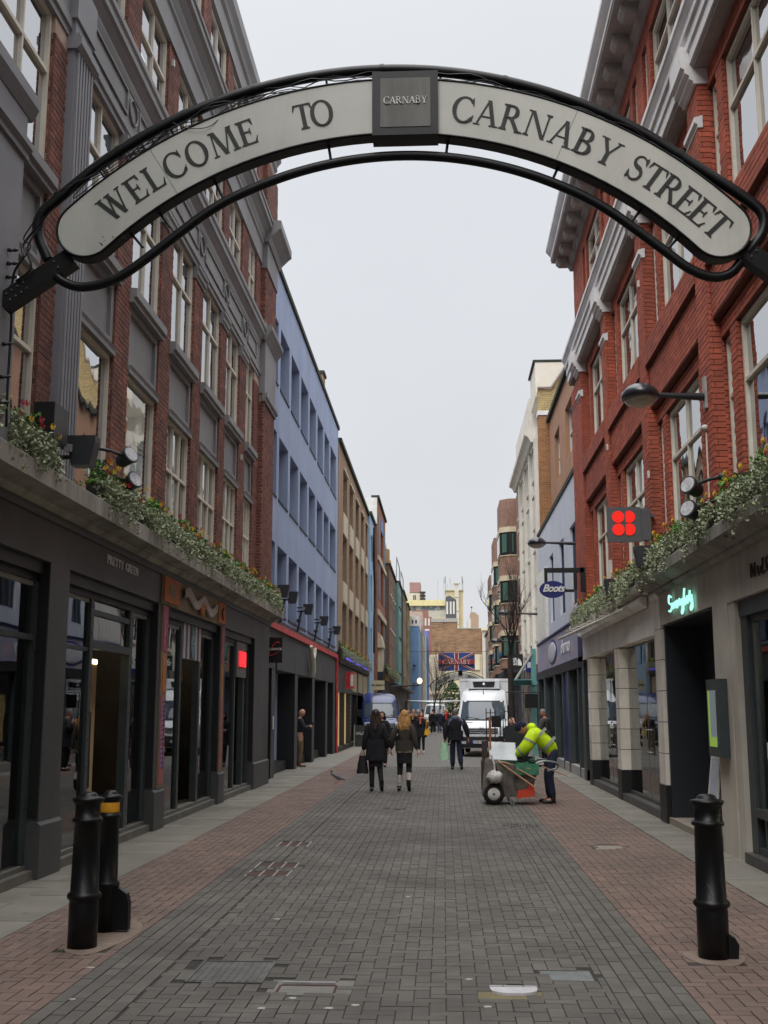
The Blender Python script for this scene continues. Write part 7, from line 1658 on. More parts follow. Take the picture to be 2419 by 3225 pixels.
def person(loc, rz, label, H=1.72, J=None, skin=m_skin, clothes=(), hair=None, head_tilt=(0, 0, 0), female=False, shoes=None, group=None, hands=True, curl=.5):
    """J overrides joints (local, metres at H=1.75): facing +y"""
    k = H / 1.75; sw = .17 if female else .20; hw = .09
    B = dict(pelvis=(0, 0, .95), belly=(0, .0, 1.08), chest=(0, 0, 1.28), neck0=(0, 0, 1.45), neck=(0, .01, 1.52), head=(0, .02, 1.635),
             ls=(-sw, 0, 1.42), le=(-sw - .05, -.02, 1.13), lw=(-sw - .06, .04, .88), rs=(sw, 0, 1.42), re=(sw + .05, -.02, 1.13), rw=(sw + .06, .04, .88),
             lh=(-hw, 0, .90), lk=(-hw - .01, .02, .50), la=(-hw, -.02, .09), lt=(-hw - .02, .14, .03), rh=(hw, 0, .90), rk=(hw + .01, .02, .50), ra=(hw, -.02, .09), rt=(hw + .02, .14, .03))
    B.update(J or {}); V = {a: Vector(b) * k for a, b in B.items()}
    f = .92 if female else 1.0
    rad = dict(pelvis=(.145 * (1.05 if female else 1), .11), belly=(.125 * f, .10), chest=(.155 * f, .115), neck0=(.075, .07), neck=(.052, .052), ls=(.055, .055), le=(.042, .042), lw=(.027, .027), rs=(.055, .055), re=(.042, .042), rw=(.027, .027),
               lh=(.09, .09), lk=(.058, .058), la=(.04, .04), lt=(.035, .03), rh=(.09, .09), rk=(.058, .058), ra=(.04, .04), rt=(.035, .03))
    E = [('pelvis', 'belly'), ('belly', 'chest'), ('chest', 'neck0'), ('neck0', 'neck'), ('chest', 'ls'), ('ls', 'le'), ('le', 'lw'), ('chest', 'rs'), ('rs', 're'), ('re', 'rw'), ('pelvis', 'lh'), ('lh', 'lk'), ('lk', 'la'), ('la', 'lt'), ('pelvis', 'rh'), ('rh', 'rk'), ('rk', 'ra'), ('ra', 'rt')]
    def nd(names, grow=0.0, over={}): return {n: (tuple(V[n]), (over.get(n, rad[n])[0] + grow) * k, (over.get(n, rad[n])[1] + grow) * k) for n in names}
    body = skin_mesh('body', nd(rad), E, 'pelvis', skin)
    hm = head_mesh(skin); Mh = Matrix.Translation(V['head']) @ Matrix.Rotation(head_tilt[2], 4, 'Z') @ Matrix.Rotation(head_tilt[0], 4, 'X') @ Matrix.Rotation(head_tilt[1], 4, 'Y') @ Matrix.Scale(k, 4)
    parts = [(body, 0, None), (hm, 0, Mh)]
    if hands:
        for s, a, b in ((-1, 'le', 'lw'), (1, 're', 'rw')):
            d = (V[b] - V[a]).normalized(); pn = Vector((-s, 0, 0)) if abs(d.x) < .8 else Vector((0, 0, -1)); pn = (pn - d * pn.dot(d)).normalized()
            parts.append((hand_nodes(s, tuple(V[b]), d, pn, curl, k), 0, None))
    o = bpy.data.objects.new('person', join_mesh('person', parts, [skin])); COL.objects.link(o); o.location = loc; o.rotation_euler = (0, 0, rz)
    tag(o, label, 'person', group)
    def part(name, me):
        c = bpy.data.objects.new(name, me); COL.objects.link(c); c.parent = o; return c
    for c in clothes:
        typ, mat = c[0], c[1]; prm = c[2] if len(c) > 2 else {}
        if typ in ('trousers', 'leggings'):
            g = .012 if typ == 'leggings' else .028; ov = {'la': (.048, .048), 'ra': (.048, .048)} if typ == 'trousers' else {}
            ns = ['pelvis', 'lh', 'lk', 'la', 'rh', 'rk', 'ra']; n2 = nd(ns, g, ov)
            n2['waist'] = (tuple(V['pelvis'] + (V['belly'] - V['pelvis']) * .4), (.135 + g) * k, (.10 + g) * k)
            part(typ, skin_mesh(typ, n2, [('waist', 'pelvis'), ('pelvis', 'lh'), ('lh', 'lk'), ('lk', 'la'), ('pelvis', 'rh'), ('rh', 'rk'), ('rk', 'ra')], 'pelvis', mat))
        elif typ in ('jacket', 'coat'):
            g = prm.get('g', .035); ns = ['belly', 'chest', 'neck0', 'ls', 'le', 'lw', 'rs', 're', 'rw']
            n2 = nd(ns, g); n2['hipc'] = (tuple(V['pelvis'] + Vector((0, 0, .02))), (.155 + g) * k, (.12 + g) * k)
            if 'hip' in prm: n2['hipc'] = (tuple(V['pelvis'] + Vector((0, -.03, -.06))), .20 * k, .17 * k)
            for w_, e_ in (('lw', 'le'), ('rw', 're')): n2[w_] = (tuple(V[w_] - (V[w_] - V[e_]).normalized() * .01), .042 * k + g * .25, .042 * k + g * .25)
            part(typ, skin_mesh(typ, n2, [('hipc', 'belly'), ('belly', 'chest'), ('chest', 'neck0'), ('chest', 'ls'), ('ls', 'le'), ('le', 'lw'), ('chest', 'rs'), ('rs', 're'), ('re', 'rw')], 'chest', mat))
            if 'hem' in prm:
                hem = prm['hem'] * k; fl = prm.get('flare', 1.15); mb = MB(); c0 = V['pelvis']; N_ = 28; zt = c0.z + .16 * k
                pr = []
                for i in range(9):
                    u = i / 8; z = zt + (hem - zt) * u; pr.append((z, (.165 + g) * k * (1 + (fl - 1) * u), (.135 + g) * k * (1 + (fl - 1) * u)))
                lean = (V['belly'] - V['pelvis']); 
                vs = []
                for z, a, b in pr:
                    for j in range(N_):
                        q = 2 * math.pi * j / N_; w = 1 + .035 * math.sin(j * 2.7 + z * 3) * (zt - z) / (.3)
                        vs.append((c0.x + a * w * math.cos(q), c0.y + b * w * math.sin(q) + prm.get('back', 0) * (zt - z), z))
                fs = [(i * N_ + j, (i + 1) * N_ + j, (i + 1) * N_ + (j + 1) % N_, i * N_ + (j + 1) % N_) for i in range(8) for j in range(N_)]
                mb.add(vs, fs, 0, True); mb.add(vs[-N_:], [tuple(range(N_))])
                part('coat_skirt', mb.mesh('coat_skirt', prm.get('skirt_mat', mat)))
            if prm.get('hood'):
                mb = MB(); c = V['neck0'] + Vector((0, -.06, .02)) * k; mb.ell(tuple(c), (.13 * k, .085 * k, .075 * k), 16, 10); part('hood', mb.mesh('hood', prm['hood']))
            if prm.get('yoke'):
                n3 = {n: (tuple(V[n]), (rad[n][0] + g + .006) * k, (rad[n][1] + g + .006) * k) for n in ('neck0', 'ls', 'rs')}; mid = V['chest'] + (V['neck0'] - V['chest']) * .45
                n3['chest'] = (tuple(mid), .168 * k, .145 * k); n3['le'] = (tuple(V['le']), .078 * k, .078 * k); n3['re'] = (tuple(V['re']), .078 * k, .078 * k)
                part('yoke', skin_mesh('yoke', n3, [('chest', 'neck0'), ('chest', 'ls'), ('ls', 'le'), ('chest', 'rs'), ('rs', 're')], 'chest', prm['yoke']))
        elif typ == 'skirt':
            mb = MB(); N_ = 24; c0 = V['pelvis']; z0_, z1_ = c0.z + .1 * k, prm['hem'] * k; vs = []
            for i in range(7):
                u = i / 6; z = z0_ + (z1_ - z0_) * u
                for j in range(N_): q = 2 * math.pi * j / N_; a = (prm.get('r', .185) * (1 - prm.get('taper', .1) * u)) * k * (1 + .02 * math.sin(j * 3)); vs.append((c0.x + a * math.cos(q), c0.y + a * .78 * math.sin(q), z))
            mb.add(vs, [(i * N_ + j, (i + 1) * N_ + j, (i + 1) * N_ + (j + 1) % N_, i * N_ + (j + 1) % N_) for i in range(6) for j in range(N_)], 0, True); mb.add(vs[-N_:], [tuple(range(N_))]); part(prm.get('name', 'skirt'), mb.mesh('skirt', mat))
        elif typ == 'scarf':
            mb = MB(); c = V['neck']; mb.tube([(c.x + .085 * k * math.cos(q), c.y + .075 * k * math.sin(q), c.z - .02 * k) for q in [2 * math.pi * i / 14 for i in range(14)]], .045 * k, 8, closed=True); mb.tube([c + Vector((.03, .1, -.02)) * k, c + Vector((.04, .15, -.28)) * k], .04 * k, 8); part('scarf', mb.mesh('scarf', mat))
        elif typ == 'socks':
            mb = MB()
            for a, b in (('lk', 'la'), ('rk', 'ra')): p = V[a] + (V[b] - V[a]) * .42; q = V[b] + Vector((0, 0, .0)); mb = MB(); mb.tube([p, (p + q) / 2, q], [.066 * k, .062 * k, .056 * k], 12); part('sock', mb.mesh('sock', mat))
        elif typ == 'cap':
            mb = MB(); mb.ell((0, -.005, .035), (.088, .108, .10), 16, 10); mb.tube([(.088 * math.cos(q), -.005 + .108 * math.sin(q), .02) for q in [2 * math.pi * i / 18 for i in range(18)]], .014, 6, closed=True)
            me = mb.mesh('beanie', mat); me.transform(Mh); part('beanie', me)
    if shoes:
        for a, t_ in (('la', 'lt'), ('ra', 'rt')):
            mb = MB(); A, T_ = V[a], V[t_]; d = (T_ - A); d = d.normalized(); fl = Vector((d.x, d.y, d.z))
            heel = A - fl * .045 * k - Vector((0, 0, .045)) * k
            mb.tube([A + Vector((0, 0, .07)) * k, A, A + fl * .03 * k - Vector((0, 0, .02)) * k], [.052 * k, .052 * k, .05 * k], 10); mb.tube([heel, A + fl * .05 * k - Vector((0, 0, .035)) * k, T_, T_ + fl * .045 * k], [.038 * k, .042 * k, .042 * k, .028 * k], 10)
            part('shoe', mb.mesh('shoe', shoes))
    if hair:
        typ, mat = hair[0], hair[1]; mb = MB(); rr = random.Random(int(H * 1000) + len(label))
        if typ == 'short':
            mb.ell((0, -.014, .028), (.082, .098, .098), 18, 12)
            for v_i, v in enumerate(mb.v):
                if v[1] > .045 and v[2] < .075: mb.v[v_i] = (v[0] * .9, .045, v[2])
                elif v[2] < -.03: mb.v[v_i] = (v[0] * .85, v[1] * .95, max(v[2], -.055))
        elif typ == 'rim':
            mb.tube([(.076 * math.cos(q), -.008 + .094 * math.sin(q), -.03) for q in [math.pi * (1.0 + i / 12) for i in range(13)]], .014, 6)
        elif typ == 'long':
            ln = hair[2]; wdt = hair[3]
            mb.ell((0, -.015, .03), (.09, .108, .105), 18, 12)
            for v_i, v in enumerate(mb.v):
                if v[1] > .05 and v[2] < .07: mb.v[v_i] = (v[0] * .95, .05, v[2])
            for i in range(64):
                u = rr.uniform(-1, 1); dep = rr.uniform(-.02, .03); x0 = u * .082; wav = rr.uniform(0, 6)
                pts = []
                for s in range(8):
                    q = s / 7; z = .06 - (ln * rr.uniform(.93, 1.05) + .06) * q; spread = wdt * (math.sin(min(q * 1.5, 1.57)))
                    pts.append((x0 * (1 + spread) + .012 * math.sin(q * 9 + wav), -.085 + .05 * abs(u) - .05 * q + dep * q + .012 * math.sin(q * 7 + wav), z))
                mb.tube(pts, [.012, .017, .019, .019, .019, .018, .014, .006], 5)
        me = mb.mesh('hair', mat); me.transform(Matrix.Translation(V['head']) @ (Matrix.Rotation(head_tilt[2], 4, 'Z') @ Matrix.Rotation(head_tilt[0] * (1 if typ != 'long' else .3), 4, 'X') @ Matrix.Rotation(head_tilt[1], 4, 'Y')) @ Matrix.Scale(k, 4)); part('hair', me)
    return o, V
m_wool = M('black wool', S(30, 31, 38), S(20, 21, 27), 9, .95, bump=.3)
m_blackleg = M('black leggings', S(24, 24, 28), S(16, 16, 20), 9, .8)
m_bleather = M('black leather', S(22, 21, 22), None, 8, .45)
m_olive = M('dark olive jacket', S(66, 60, 54), S(50, 46, 42), 9, .85, bump=.3)
m_plaid = M('checked shirt tail', S(150, 140, 124), S(60, 54, 50), 22, .9)
m_denim = M('dark navy trousers', S(30, 38, 62), S(22, 28, 48), 9, .9, bump=.2)
m_khaki = M('khaki trousers', S(122, 102, 76), S(100, 82, 62), 7, .9, bump=.2)
m_slate = M('slate grey jacket', S(100, 104, 120), S(84, 88, 104), 7, .85, bump=.2)
m_hbrown = M('dark brown hair', S(56, 38, 32), S(34, 26, 24), 30, .55, bump=.3)
m_hblond = M('golden blond hair', S(206, 160, 100), S(140, 96, 56), 26, .5, bump=.4)
m_hgrey = M('grey hair', S(140, 136, 132), S(100, 96, 92), 30, .7)
m_hbox = M('brown short hair', S(90, 72, 58), S(60, 48, 40), 30, .7)
# two women walking away
person((-1.50, 25.3, 0), math.radians(2), 'woman in long black coat with long dark brown hair, walking away with a black bag', 1.76,
       dict(lk=(-.085, .05, .50), la=(-.08, -.02, .11), lt=(-.09, .10, .03), rk=(.09, .0, .51), ra=(.13, -.13, .17), rt=(.14, -.04, .05), lw=(-.27, .05, .86), rw=(.27, .1, .90)), hair=('long', m_hbrown, .34, .55), female=True,
       clothes=[('leggings', m_blackleg), ('coat', m_wool, dict(hem=.66, flare=1.10, g=.035)), ('skirt', m_blackleg, dict(hem=.53, r=.165, taper=.05))], shoes=m_bleather)
person((-.87, 25.4, 0), math.radians(-2), 'woman with loose golden blond hair in a short olive jacket and pale socks, walking away', 1.74,
       dict(lk=(-.10, .03, .51), la=(-.11, -.02, .11), lt=(-.13, .10, .03), rk=(.10, .05, .52), ra=(.10, -.14, .18), rt=(.11, -.06, .05), lw=(-.30, .08, .90), rw=(.28, .02, .88), le=(-.27, -.04, 1.14)), hair=('long', m_hblond, .30, .75), female=True,
       clothes=[('leggings', m_blackleg), ('skirt', m_blackleg, dict(hem=.60, r=.18, taper=.06)), ('skirt', m_plaid, dict(hem=.83, r=.192, taper=-.02, name='shirt_tail')), ('jacket', m_olive, dict(g=.036, hem=.88, flare=1.0)), ('socks', M('pale grey sock', S(186, 174, 170), S(160, 150, 146), 20, .9))], shoes=m_bleather)
def bag(name, label, c, w, d, h, mat, handle=.25, tag_=None):
    o = empty(name, c, label, 'bag'); t = MB(); N_ = 16; vs = []
    for i in range(8):
        u = i / 7; z = c[2] - h / 2 + h * u; sx = (1.0 - .45 * u ** 1.5) * (1 + .04 * math.sin(i * 2)); 
        for j in range(N_): q = 2 * math.pi * j / N_; e2 = 2.6; cx_ = math.copysign(abs(math.cos(q)) ** (2 / e2), math.cos(q)); sy_ = math.copysign(abs(math.sin(q)) ** (2 / e2), math.sin(q)); vs.append((c[0] + w / 2 * sx * cx_, c[1] + d / 2 * (1 - .5 * u) * sy_, z + .01 * math.sin(j * 2.3)))
    t.add(vs, [(i * N_ + j, i * N_ + (j + 1) % N_, (i + 1) * N_ + (j + 1) % N_, (i + 1) * N_ + j) for i in range(7) for j in range(N_)], 0, True); t.add(vs[:N_], [tuple(range(N_))[::-1]]); t.add(vs[-N_:], [tuple(range(N_))]); t.build('bag_body', mat, o)
    t = MB(); top = c[2] + h / 2; t.tube([(c[0] - w * .2, c[1], top - .02), (c[0] - .02, c[1], top + handle), (c[0] + .02, c[1], top + handle), (c[0] + w * .2, c[1], top - .02)], .009, 6); t.build('handle', mat, o)
    return o
bag('shopping_bag', 'flat black shopping bag hanging from the black coated woman\'s left hand', (-1.79, 25.33, .57), .26, .10, .38, m_bleather, .12)
# man with green carrier bag
person((.36, 34.6, 0), math.radians(-3), 'grey haired man in a grey and black jacket and navy trousers walking away, centre right', 1.80,
       dict(lk=(-.10, .05, .50), la=(-.10, .02, .10), lt=(-.12, .16, .03), rk=(.11, .0, .50), ra=(.15, -.12, .13), rt=(.17, .0, .04), lw=(-.31, .0, .83), le=(-.30, -.04, 1.13), rw=(.36, .05, .90), re=(.31, -.02, 1.15)), hair=('short', m_hgrey),
       clothes=[('trousers', m_denim), ('jacket', m_wool, dict(g=.05, hem=.84, flare=1.0, hood=m_slate, yoke=m_slate))], shoes=m_bleather)
bag('carrier_bag', 'crumpled pale green plastic carrier bag in the left hand of the grey jacketed man', (.02, 34.62, .52), .30, .22, .50, M('green plastic bag', S(150, 206, 160), S(196, 216, 200), 7, .35), .1)
# bald man leaning by the black doorway, reading his phone
person((-4.52, 35.9, 0), math.radians(-72), 'bald man in dark jumper and khaki trousers leaning by the black doorway reading his phone', 1.80,
       dict(le=(-.22, .08, 1.16), lw=(-.06, .30, 1.22), re=(.22, .08, 1.16), rw=(.08, .30, 1.20), head=(0, .06, 1.615), lt=(-.12, .14, .03)), hair=None, head_tilt=(-.5, 0, 0), skin=m_skin,
       clothes=[('trousers', m_khaki), ('jacket', M('charcoal jumper', S(52, 52, 58), S(40, 40, 46), 8, .9, bump=.2), dict(g=.03))], shoes=M('brown shoe', S(110, 78, 58), None, 8, .6))
o = empty('phone', (-4.18, 36.05, 1.26), 'small dark phone held by the bald man', 'phone'); t = MB(); t.obox((-4.14, 36.0, 1.30), (.035, 0, .0), (0, .004, .0), (.02, 0, .06)); t.build('case', m_bleather, o)
# old man in dark overcoat by the chemist
person((3.18, 36.2, 0), math.radians(62), 'elderly grey haired man in a long dark grey overcoat standing head bowed by the chemist', 1.80,
       dict(head=(0, .07, 1.61), neck=(0, .03, 1.52), lw=(-.10, .26, 1.0), le=(-.25, .05, 1.12), rw=(.10, .26, 1.0), re=(.25, .05, 1.12)), hair=('short', m_hgrey), head_tilt=(-.45, 0, 0), skin=m_skin2,
       clothes=[('trousers', m_wool), ('coat', M('dark grey overcoat', S(76, 74, 72), S(60, 58, 58), 8, .9, bump=.2), dict(g=.05, hem=.50, flare=1.22)), ], shoes=m_bleather)
# street cleaner bending over the cart
m_hv = M('fluorescent yellow jacket', S(214, 244, 20), S(178, 216, 16), 6, .7, bump=.4, bscale=24); m_tape = M('reflective tape', S(150, 154, 150), S(130, 134, 130), 8, .5)
cl, V = person((2.02, 22.35, 0), math.radians(84), 'street cleaner in fluorescent yellow jacket and navy beanie bending over his cart', 1.80,
       dict(pelvis=(0, -.10, .94), belly=(0, .02, 1.07), chest=(0, .20, 1.23), neck0=(0, .33, 1.33), neck=(0, .40, 1.36), head=(0, .50, 1.37), ls=(-.19, .26, 1.28), rs=(.19, .26, 1.28), le=(-.25, .40, 1.03), lw=(-.15, .62, .86), re=(.26, .42, 1.02), rw=(.12, .66, .84),
            lh=(-.09, -.08, .90), rh=(.09, -.08, .90), lk=(-.12, .0, .50), rk=(.12, .04, .50), la=(-.14, -.06, .09), ra=(.14, .0, .09), lt=(-.16, .10, .03), rt=(.16, .16, .03)), head_tilt=(-.75, 0, 0), skin=m_skin2,
       clothes=[('trousers', m_denim), ('jacket', m_hv, dict(g=.085, hip=1.25)), ('cap', M('navy beanie', S(28, 32, 60), S(20, 24, 46), 20, .95))], shoes=m_bleather)
def hoop(par, c, ax, rx, ry, r, mat, up_=(0, 0, 1)):
    c, ax = Vector(c), Vector(ax).normalized(); u = ax.cross(Vector((0, 0, 1)) if abs(ax.z) < .9 else Vector((0, 1, 0))).normalized(); v = ax.cross(u); t = MB(); N_ = 24; vs = []
    for j in range(N_):
        q = 2 * math.pi * j / N_
        for s, g in ((-r, 0), (r, 0)): vs.append(tuple(c + ax * s + u * math.cos(q) * rx + v * math.sin(q) * ry))
    t.add(vs, [(2 * j, 2 * j + 1, (2 * j + 3) % (2 * N_), (2 * j + 2) % (2 * N_)) for j in range(N_)], 0, True)
    me = t.mesh('reflective_band', mat); b = bpy.data.objects.new('reflective_band', me); COL.objects.link(b); b.parent = par
ax = (V['chest'] - V['belly']); hoop(cl, V['belly'] + Vector((0, -.02, .0)), ax, .215, .19, .028, m_tape); hoop(cl, V['chest'] + Vector((0, -.02, -.01)), ax, .245, .205, .028, m_tape)
for a, b in (('ls', 'le'), ('le', 'lw'), ('rs', 're'), ('re', 'rw')):
    d = V[b] - V[a]; hoop(cl, V[a] + d * (.62 if a[1] == 's' else .45), d, .125 if a[1] == 's' else .10, .125 if a[1] == 's' else .10, .022, m_tape)
# collar / hood of the jacket
t = MB(); t.ell(tuple(V['neck0'] + Vector((0, -.02, .05))), (.12, .10, .09), 14, 10); c_ = bpy.data.objects.new('hood', t.mesh('hood', m_hv)); COL.objects.link(c_); c_.parent = cl
# others further down
person((-1.93, 36.0, 0), math.radians(175), 'person in black with dark hair walking towards us between the two women', 1.70, dict(rw=(.12, .22, 1.15), re=(.24, .0, 1.15)), hair=('long', m_hbrown, .16, .3), female=True, clothes=[('trousers', m_wool), ('coat', m_wool, dict(g=.04, hem=.66))], shoes=m_bleather)
m_camel = M('camel coat', S(176, 136, 96), S(150, 114, 80), 8, .9)
person((-.92, 47.3, 0), math.radians(178), 'woman in dark coat and red scarf with a mustard shoulder bag walking towards us', 1.66, dict(lk=(-.09, .08, .50), ra=(.10, -.1, .13)), hair=('long', M('auburn hair', S(150, 84, 60), S(110, 60, 46), 20, .6), .14, .3), female=True, clothes=[('leggings', m_blackleg), ('coat', m_wool, dict(g=.04, hem=.68)), ('scarf', M('rust scarf', S(190, 96, 70)))], shoes=M('white trainer', S(214, 212, 208), None, 5, .6))
bag('shoulder_bag', 'mustard yellow shoulder bag at the hip of the woman in the dark coat', (-1.10 + .42, 47.1, .86), .26, .12, .24, M('mustard leather', S(222, 164, 24), S(196, 140, 20), 5, .5), .45)
person((-1.52, 57.5, 0), math.radians(185), 'man in a camel topped jacket walking towards us behind the red scarfed woman', 1.80, {}, hair=('short', m_hbox), clothes=[('trousers', m_denim), ('jacket', m_wool, dict(g=.06, yoke=m_camel, hem=.84)), ('scarf', m_camel)], shoes=m_bleather)
person((-2.05, 66, 0), math.radians(180), 'person in an olive green coat beyond the blue van', 1.75, {}, hair=('short', m_hbox), clothes=[('trousers', m_wool), ('coat', M('olive coat', S(128, 126, 84), S(104, 102, 70)), dict(g=.05, hem=.7))], shoes=m_bleather)
person((-1.5, 68, 0), math.radians(180), 'person with a pale hat just behind the man in the camel jacket', 1.76, {}, hair=('short', M('cream hat', S(206, 196, 170))), clothes=[('trousers', m_wool), ('jacket', m_olive, dict(g=.05, hem=.8))], shoes=m_bleather)
person((-.76, 83, 0), 0, 'person in a dark jacket with a tan backpack walking away in the distance', 1.80, dict(la=(-.12, .05, .09), ra=(.12, -.06, .1)), hair=('short', m_hbrown), clothes=[('trousers', m_wool), ('jacket', m_wool, dict(g=.06, yoke=m_camel, hem=.85))], shoes=M('white trainer', S(214, 212, 208)))
person((-.3, 88, 0), math.radians(180), 'distant figure in a blue jacket and jeans, left of two by the white van', 1.74, {}, hair=('short', m_hbox), clothes=[('trousers', M('blue jeans', S(70, 88, 120))), ('jacket', m_denim, dict(g=.05, hem=.84))], shoes=m_bleather, hands=False)
person((.08, 90, 0), math.radians(170), 'distant figure in a pale pink top behind the man with the carrier bag', 1.72, {}, hair=('short', m_hbrown), clothes=[('trousers', m_wool), ('jacket', M('pale pink top', S(196, 160, 150)), dict(g=.05, hem=.84))], shoes=m_bleather, hands=False)
person((.16, 58, 0), math.radians(182), 'man in a bright red scarf half hidden behind the grey jacketed man', 1.80, {}, hair=('short', m_hbox), clothes=[('trousers', m_wool), ('jacket', m_wool, dict(g=.05, hem=.84)), ('scarf', M('crimson scarf', S(190, 36, 54)))], shoes=m_bleather)
person((2.35, 33.5, 0), math.radians(100), 'person in black stooping behind the street cleaner, hand raised', 1.72, dict(belly=(0, .05, 1.08), chest=(0, .18, 1.22), neck0=(0, .28, 1.33), neck=(0, .33, 1.38), head=(0, .38, 1.45), ls=(-.18, .2, 1.3), rs=(.18, .2, 1.3), le=(-.24, .3, 1.2), lw=(-.15, .35, 1.42), re=(.25, .3, 1.05), rw=(.15, .5, .95)), hair=('short', m_hbrown), clothes=[('trousers', m_wool), ('coat', m_wool, dict(g=.05, hem=.7))], shoes=m_bleather)
# ================================================================ street cleaning cart
m_steel = M('scuffed galvanised steel', S(138, 132, 124), S(100, 96, 92), 5, .45, metal=.35, bump=.25, dirt=S(82, 72, 64), dirtscale=4)
m_wood = M('broom handle wood', S(176, 138, 108), S(150, 112, 86), 8, .6, stretch=(1, 1, 6))
m_greenp = M('green bin bag', S(74, 140, 110), S(48, 104, 80), 9, .35, bump=.5, bscale=30)
CT = empty('cleaning_cart', (1.25, 22.3, 0), 'two wheeled steel street cleaning barrow with open lid, brooms and a green sack', 'cart')
xf, yf_ = 1.0, 22.0
t = MB()   # hopper: tapered tub
def tub(t, b0, b1, th=.012):
    (x0, x1, y0, y1, z0), (X0, X1, Y0_, Y1, Z) = b0, b1
    o_ = [(x0, y0, z0), (x1, y0, z0), (x1, y1, z0), (x0, y1, z0), (X0, Y0_, Z), (X1, Y0_, Z), (X1, Y1, Z), (X0, Y1, Z)]
    i_ = [(x0 + th, y0 + th, z0 + th), (x1 - th, y0 + th, z0 + th), (x1 - th, y1 - th, z0 + th), (x0 + th, y1 - th, z0 + th), (X0 + th, Y0_ + th, Z), (X1 - th, Y0_ + th, Z), (X1 - th, Y1 - th, Z), (X0 + th, Y1 - th, Z)]
    t.add(o_ + i_, [(3, 2, 1, 0), (0, 1, 5, 4), (1, 2, 6, 5), (2, 3, 7, 6), (3, 0, 4, 7), (8, 9, 10, 11), (12, 13, 9, 8), (13, 14, 10, 9), (14, 15, 11, 10), (15, 12, 8, 11), (4, 5, 13, 12), (5, 6, 14, 13), (6, 7, 15, 14), (7, 4, 12, 15)])
tub(t, (1.10, 1.62, 21.95, 22.55, .14), (.98, 1.80, 21.85, 22.65, .74)); t.build('hopper', m_steel, CT)
t = MB(); t.box(.72, .97, 21.9, 22.6, .22, .80); t.box(.79, .82, 21.86, 22.6, .80, 1.18); t.box(.74, .80, 21.88, 22.6, .62, 1.17); t.build('front_rack', M('rust dark rack', S(72, 56, 50), S(54, 44, 42), 6, .7), CT)
t = MB(); t.prism([(.70, .18), (.99, .22), (.97, .82), (.78, .86)], 'y', 21.84, 21.9); t.build('side_plate', m_steel, CT)
t = MB(); t.obox((1.13, 22.3, .97), (.26, 0, -.01), (0, .20, .16), (0, -.006, .008)); o = t.build('lid', M('pale steel lid', S(176, 180, 182), S(156, 160, 162), 3, .35, metal=.3), CT)
t = MB(); t.tube([(.87, 22.1, .82), (.87, 22.5, 1.14), (1.38, 22.5, 1.12), (1.39, 22.1, .80)], .013, 6); t.build('lid_rim', m_steel, o)
t = MB(); t.tube([(1.36, 21.9, .3), (1.3, 21.86, .5), (1.42, 21.84, .7)], .014, 6); t.build('seam_rib', m_steel, CT)
for y in (21.92, 22.62):
    t = MB(); t.lathe([(.001, -.055), (.13, -.055), (.185, -.04), (.2, 0), (.185, .04), (.13, .055), (.001, .055)], (.93, y - .06, .2), 26, 'y'); w_ = t.build('wheel', m_rub, CT)
    t = MB(); t.lathe([(.001, -.066), (.05, -.075), (.07, -.062), (.115, -.06), (.12, -.03), (.12, .06), (.001, .06)], (.93, y - .06, .2), 20, 'y'); t.build('rim', m_winwhite, w_)
    t = MB(); t.lathe([(.001, -.082), (.02, -.08), (.02, -.06)], (.93, y - .06, .2), 10, 'y'); t.build('hub', m_blkp, w_)
t = MB(); t.tube([(.93, 21.85, .2), (.93, 22.6, .2)], .02, 8); t.build('axle', m_steel, CT)
t = MB(); t.tube([(1.2, 21.9, .18), (1.25, 21.86, .02), (1.32, 21.86, .02)], .014, 6); t.tube([(1.2, 22.6, .18), (1.25, 22.6, .02), (1.32, 22.6, .02)], .014, 6); t.build('stand_leg', m_steel, CT)
t = MB(); t.tube(smooth_path([(1.62, 21.86, .68), (1.85, 21.86, .80), (2.1, 21.9, .78), (2.16, 22.0, .72), (2.12, 22.05, .66), (1.95, 22.0, .62)]), .019, 8); t.tube(smooth_path([(1.62, 22.62, .68), (1.85, 22.62, .80), (2.1, 22.6, .78)]), .019, 8); t.build('push_handle', M('pale tube', S(150, 158, 160), None, 5, .35, metal=.4), CT)
t = MB(); t.grid(lambda u, v: (1.02 + .74 * u, 21.9 + .7 * v, .74 + .05 * math.sin(u * 9 + v * 5) + .05 * math.sin(v * 8) - .25 * math.sin(math.pi * u) * math.sin(math.pi * v)), 22, 16)
t.box(1.35, 1.78, 21.835, 21.85, .55, .76); t.build('sack_liner', m_greenp, CT)
t = MB(); t.prism([(1.35, .12), (1.68, .16), (1.70, .24), (1.66, .38), (1.62, .40), (1.55, .30), (1.38, .26)], 'y', 21.82, 21.845); t.build('orange_panel', M('orange red vinyl', S(206, 70, 40), S(180, 56, 34), 6, .6), CT)
text('letter', 'DISPOSAL', .09, M('stencil black', S(44, 40, 38), None, 5, .8), Matrix(((1, 0, 0, 1.52), (0, 0, -1, 21.855), (0, 1, 0, .5), (0, 0, 0, 1))), CT, extrude=.002)
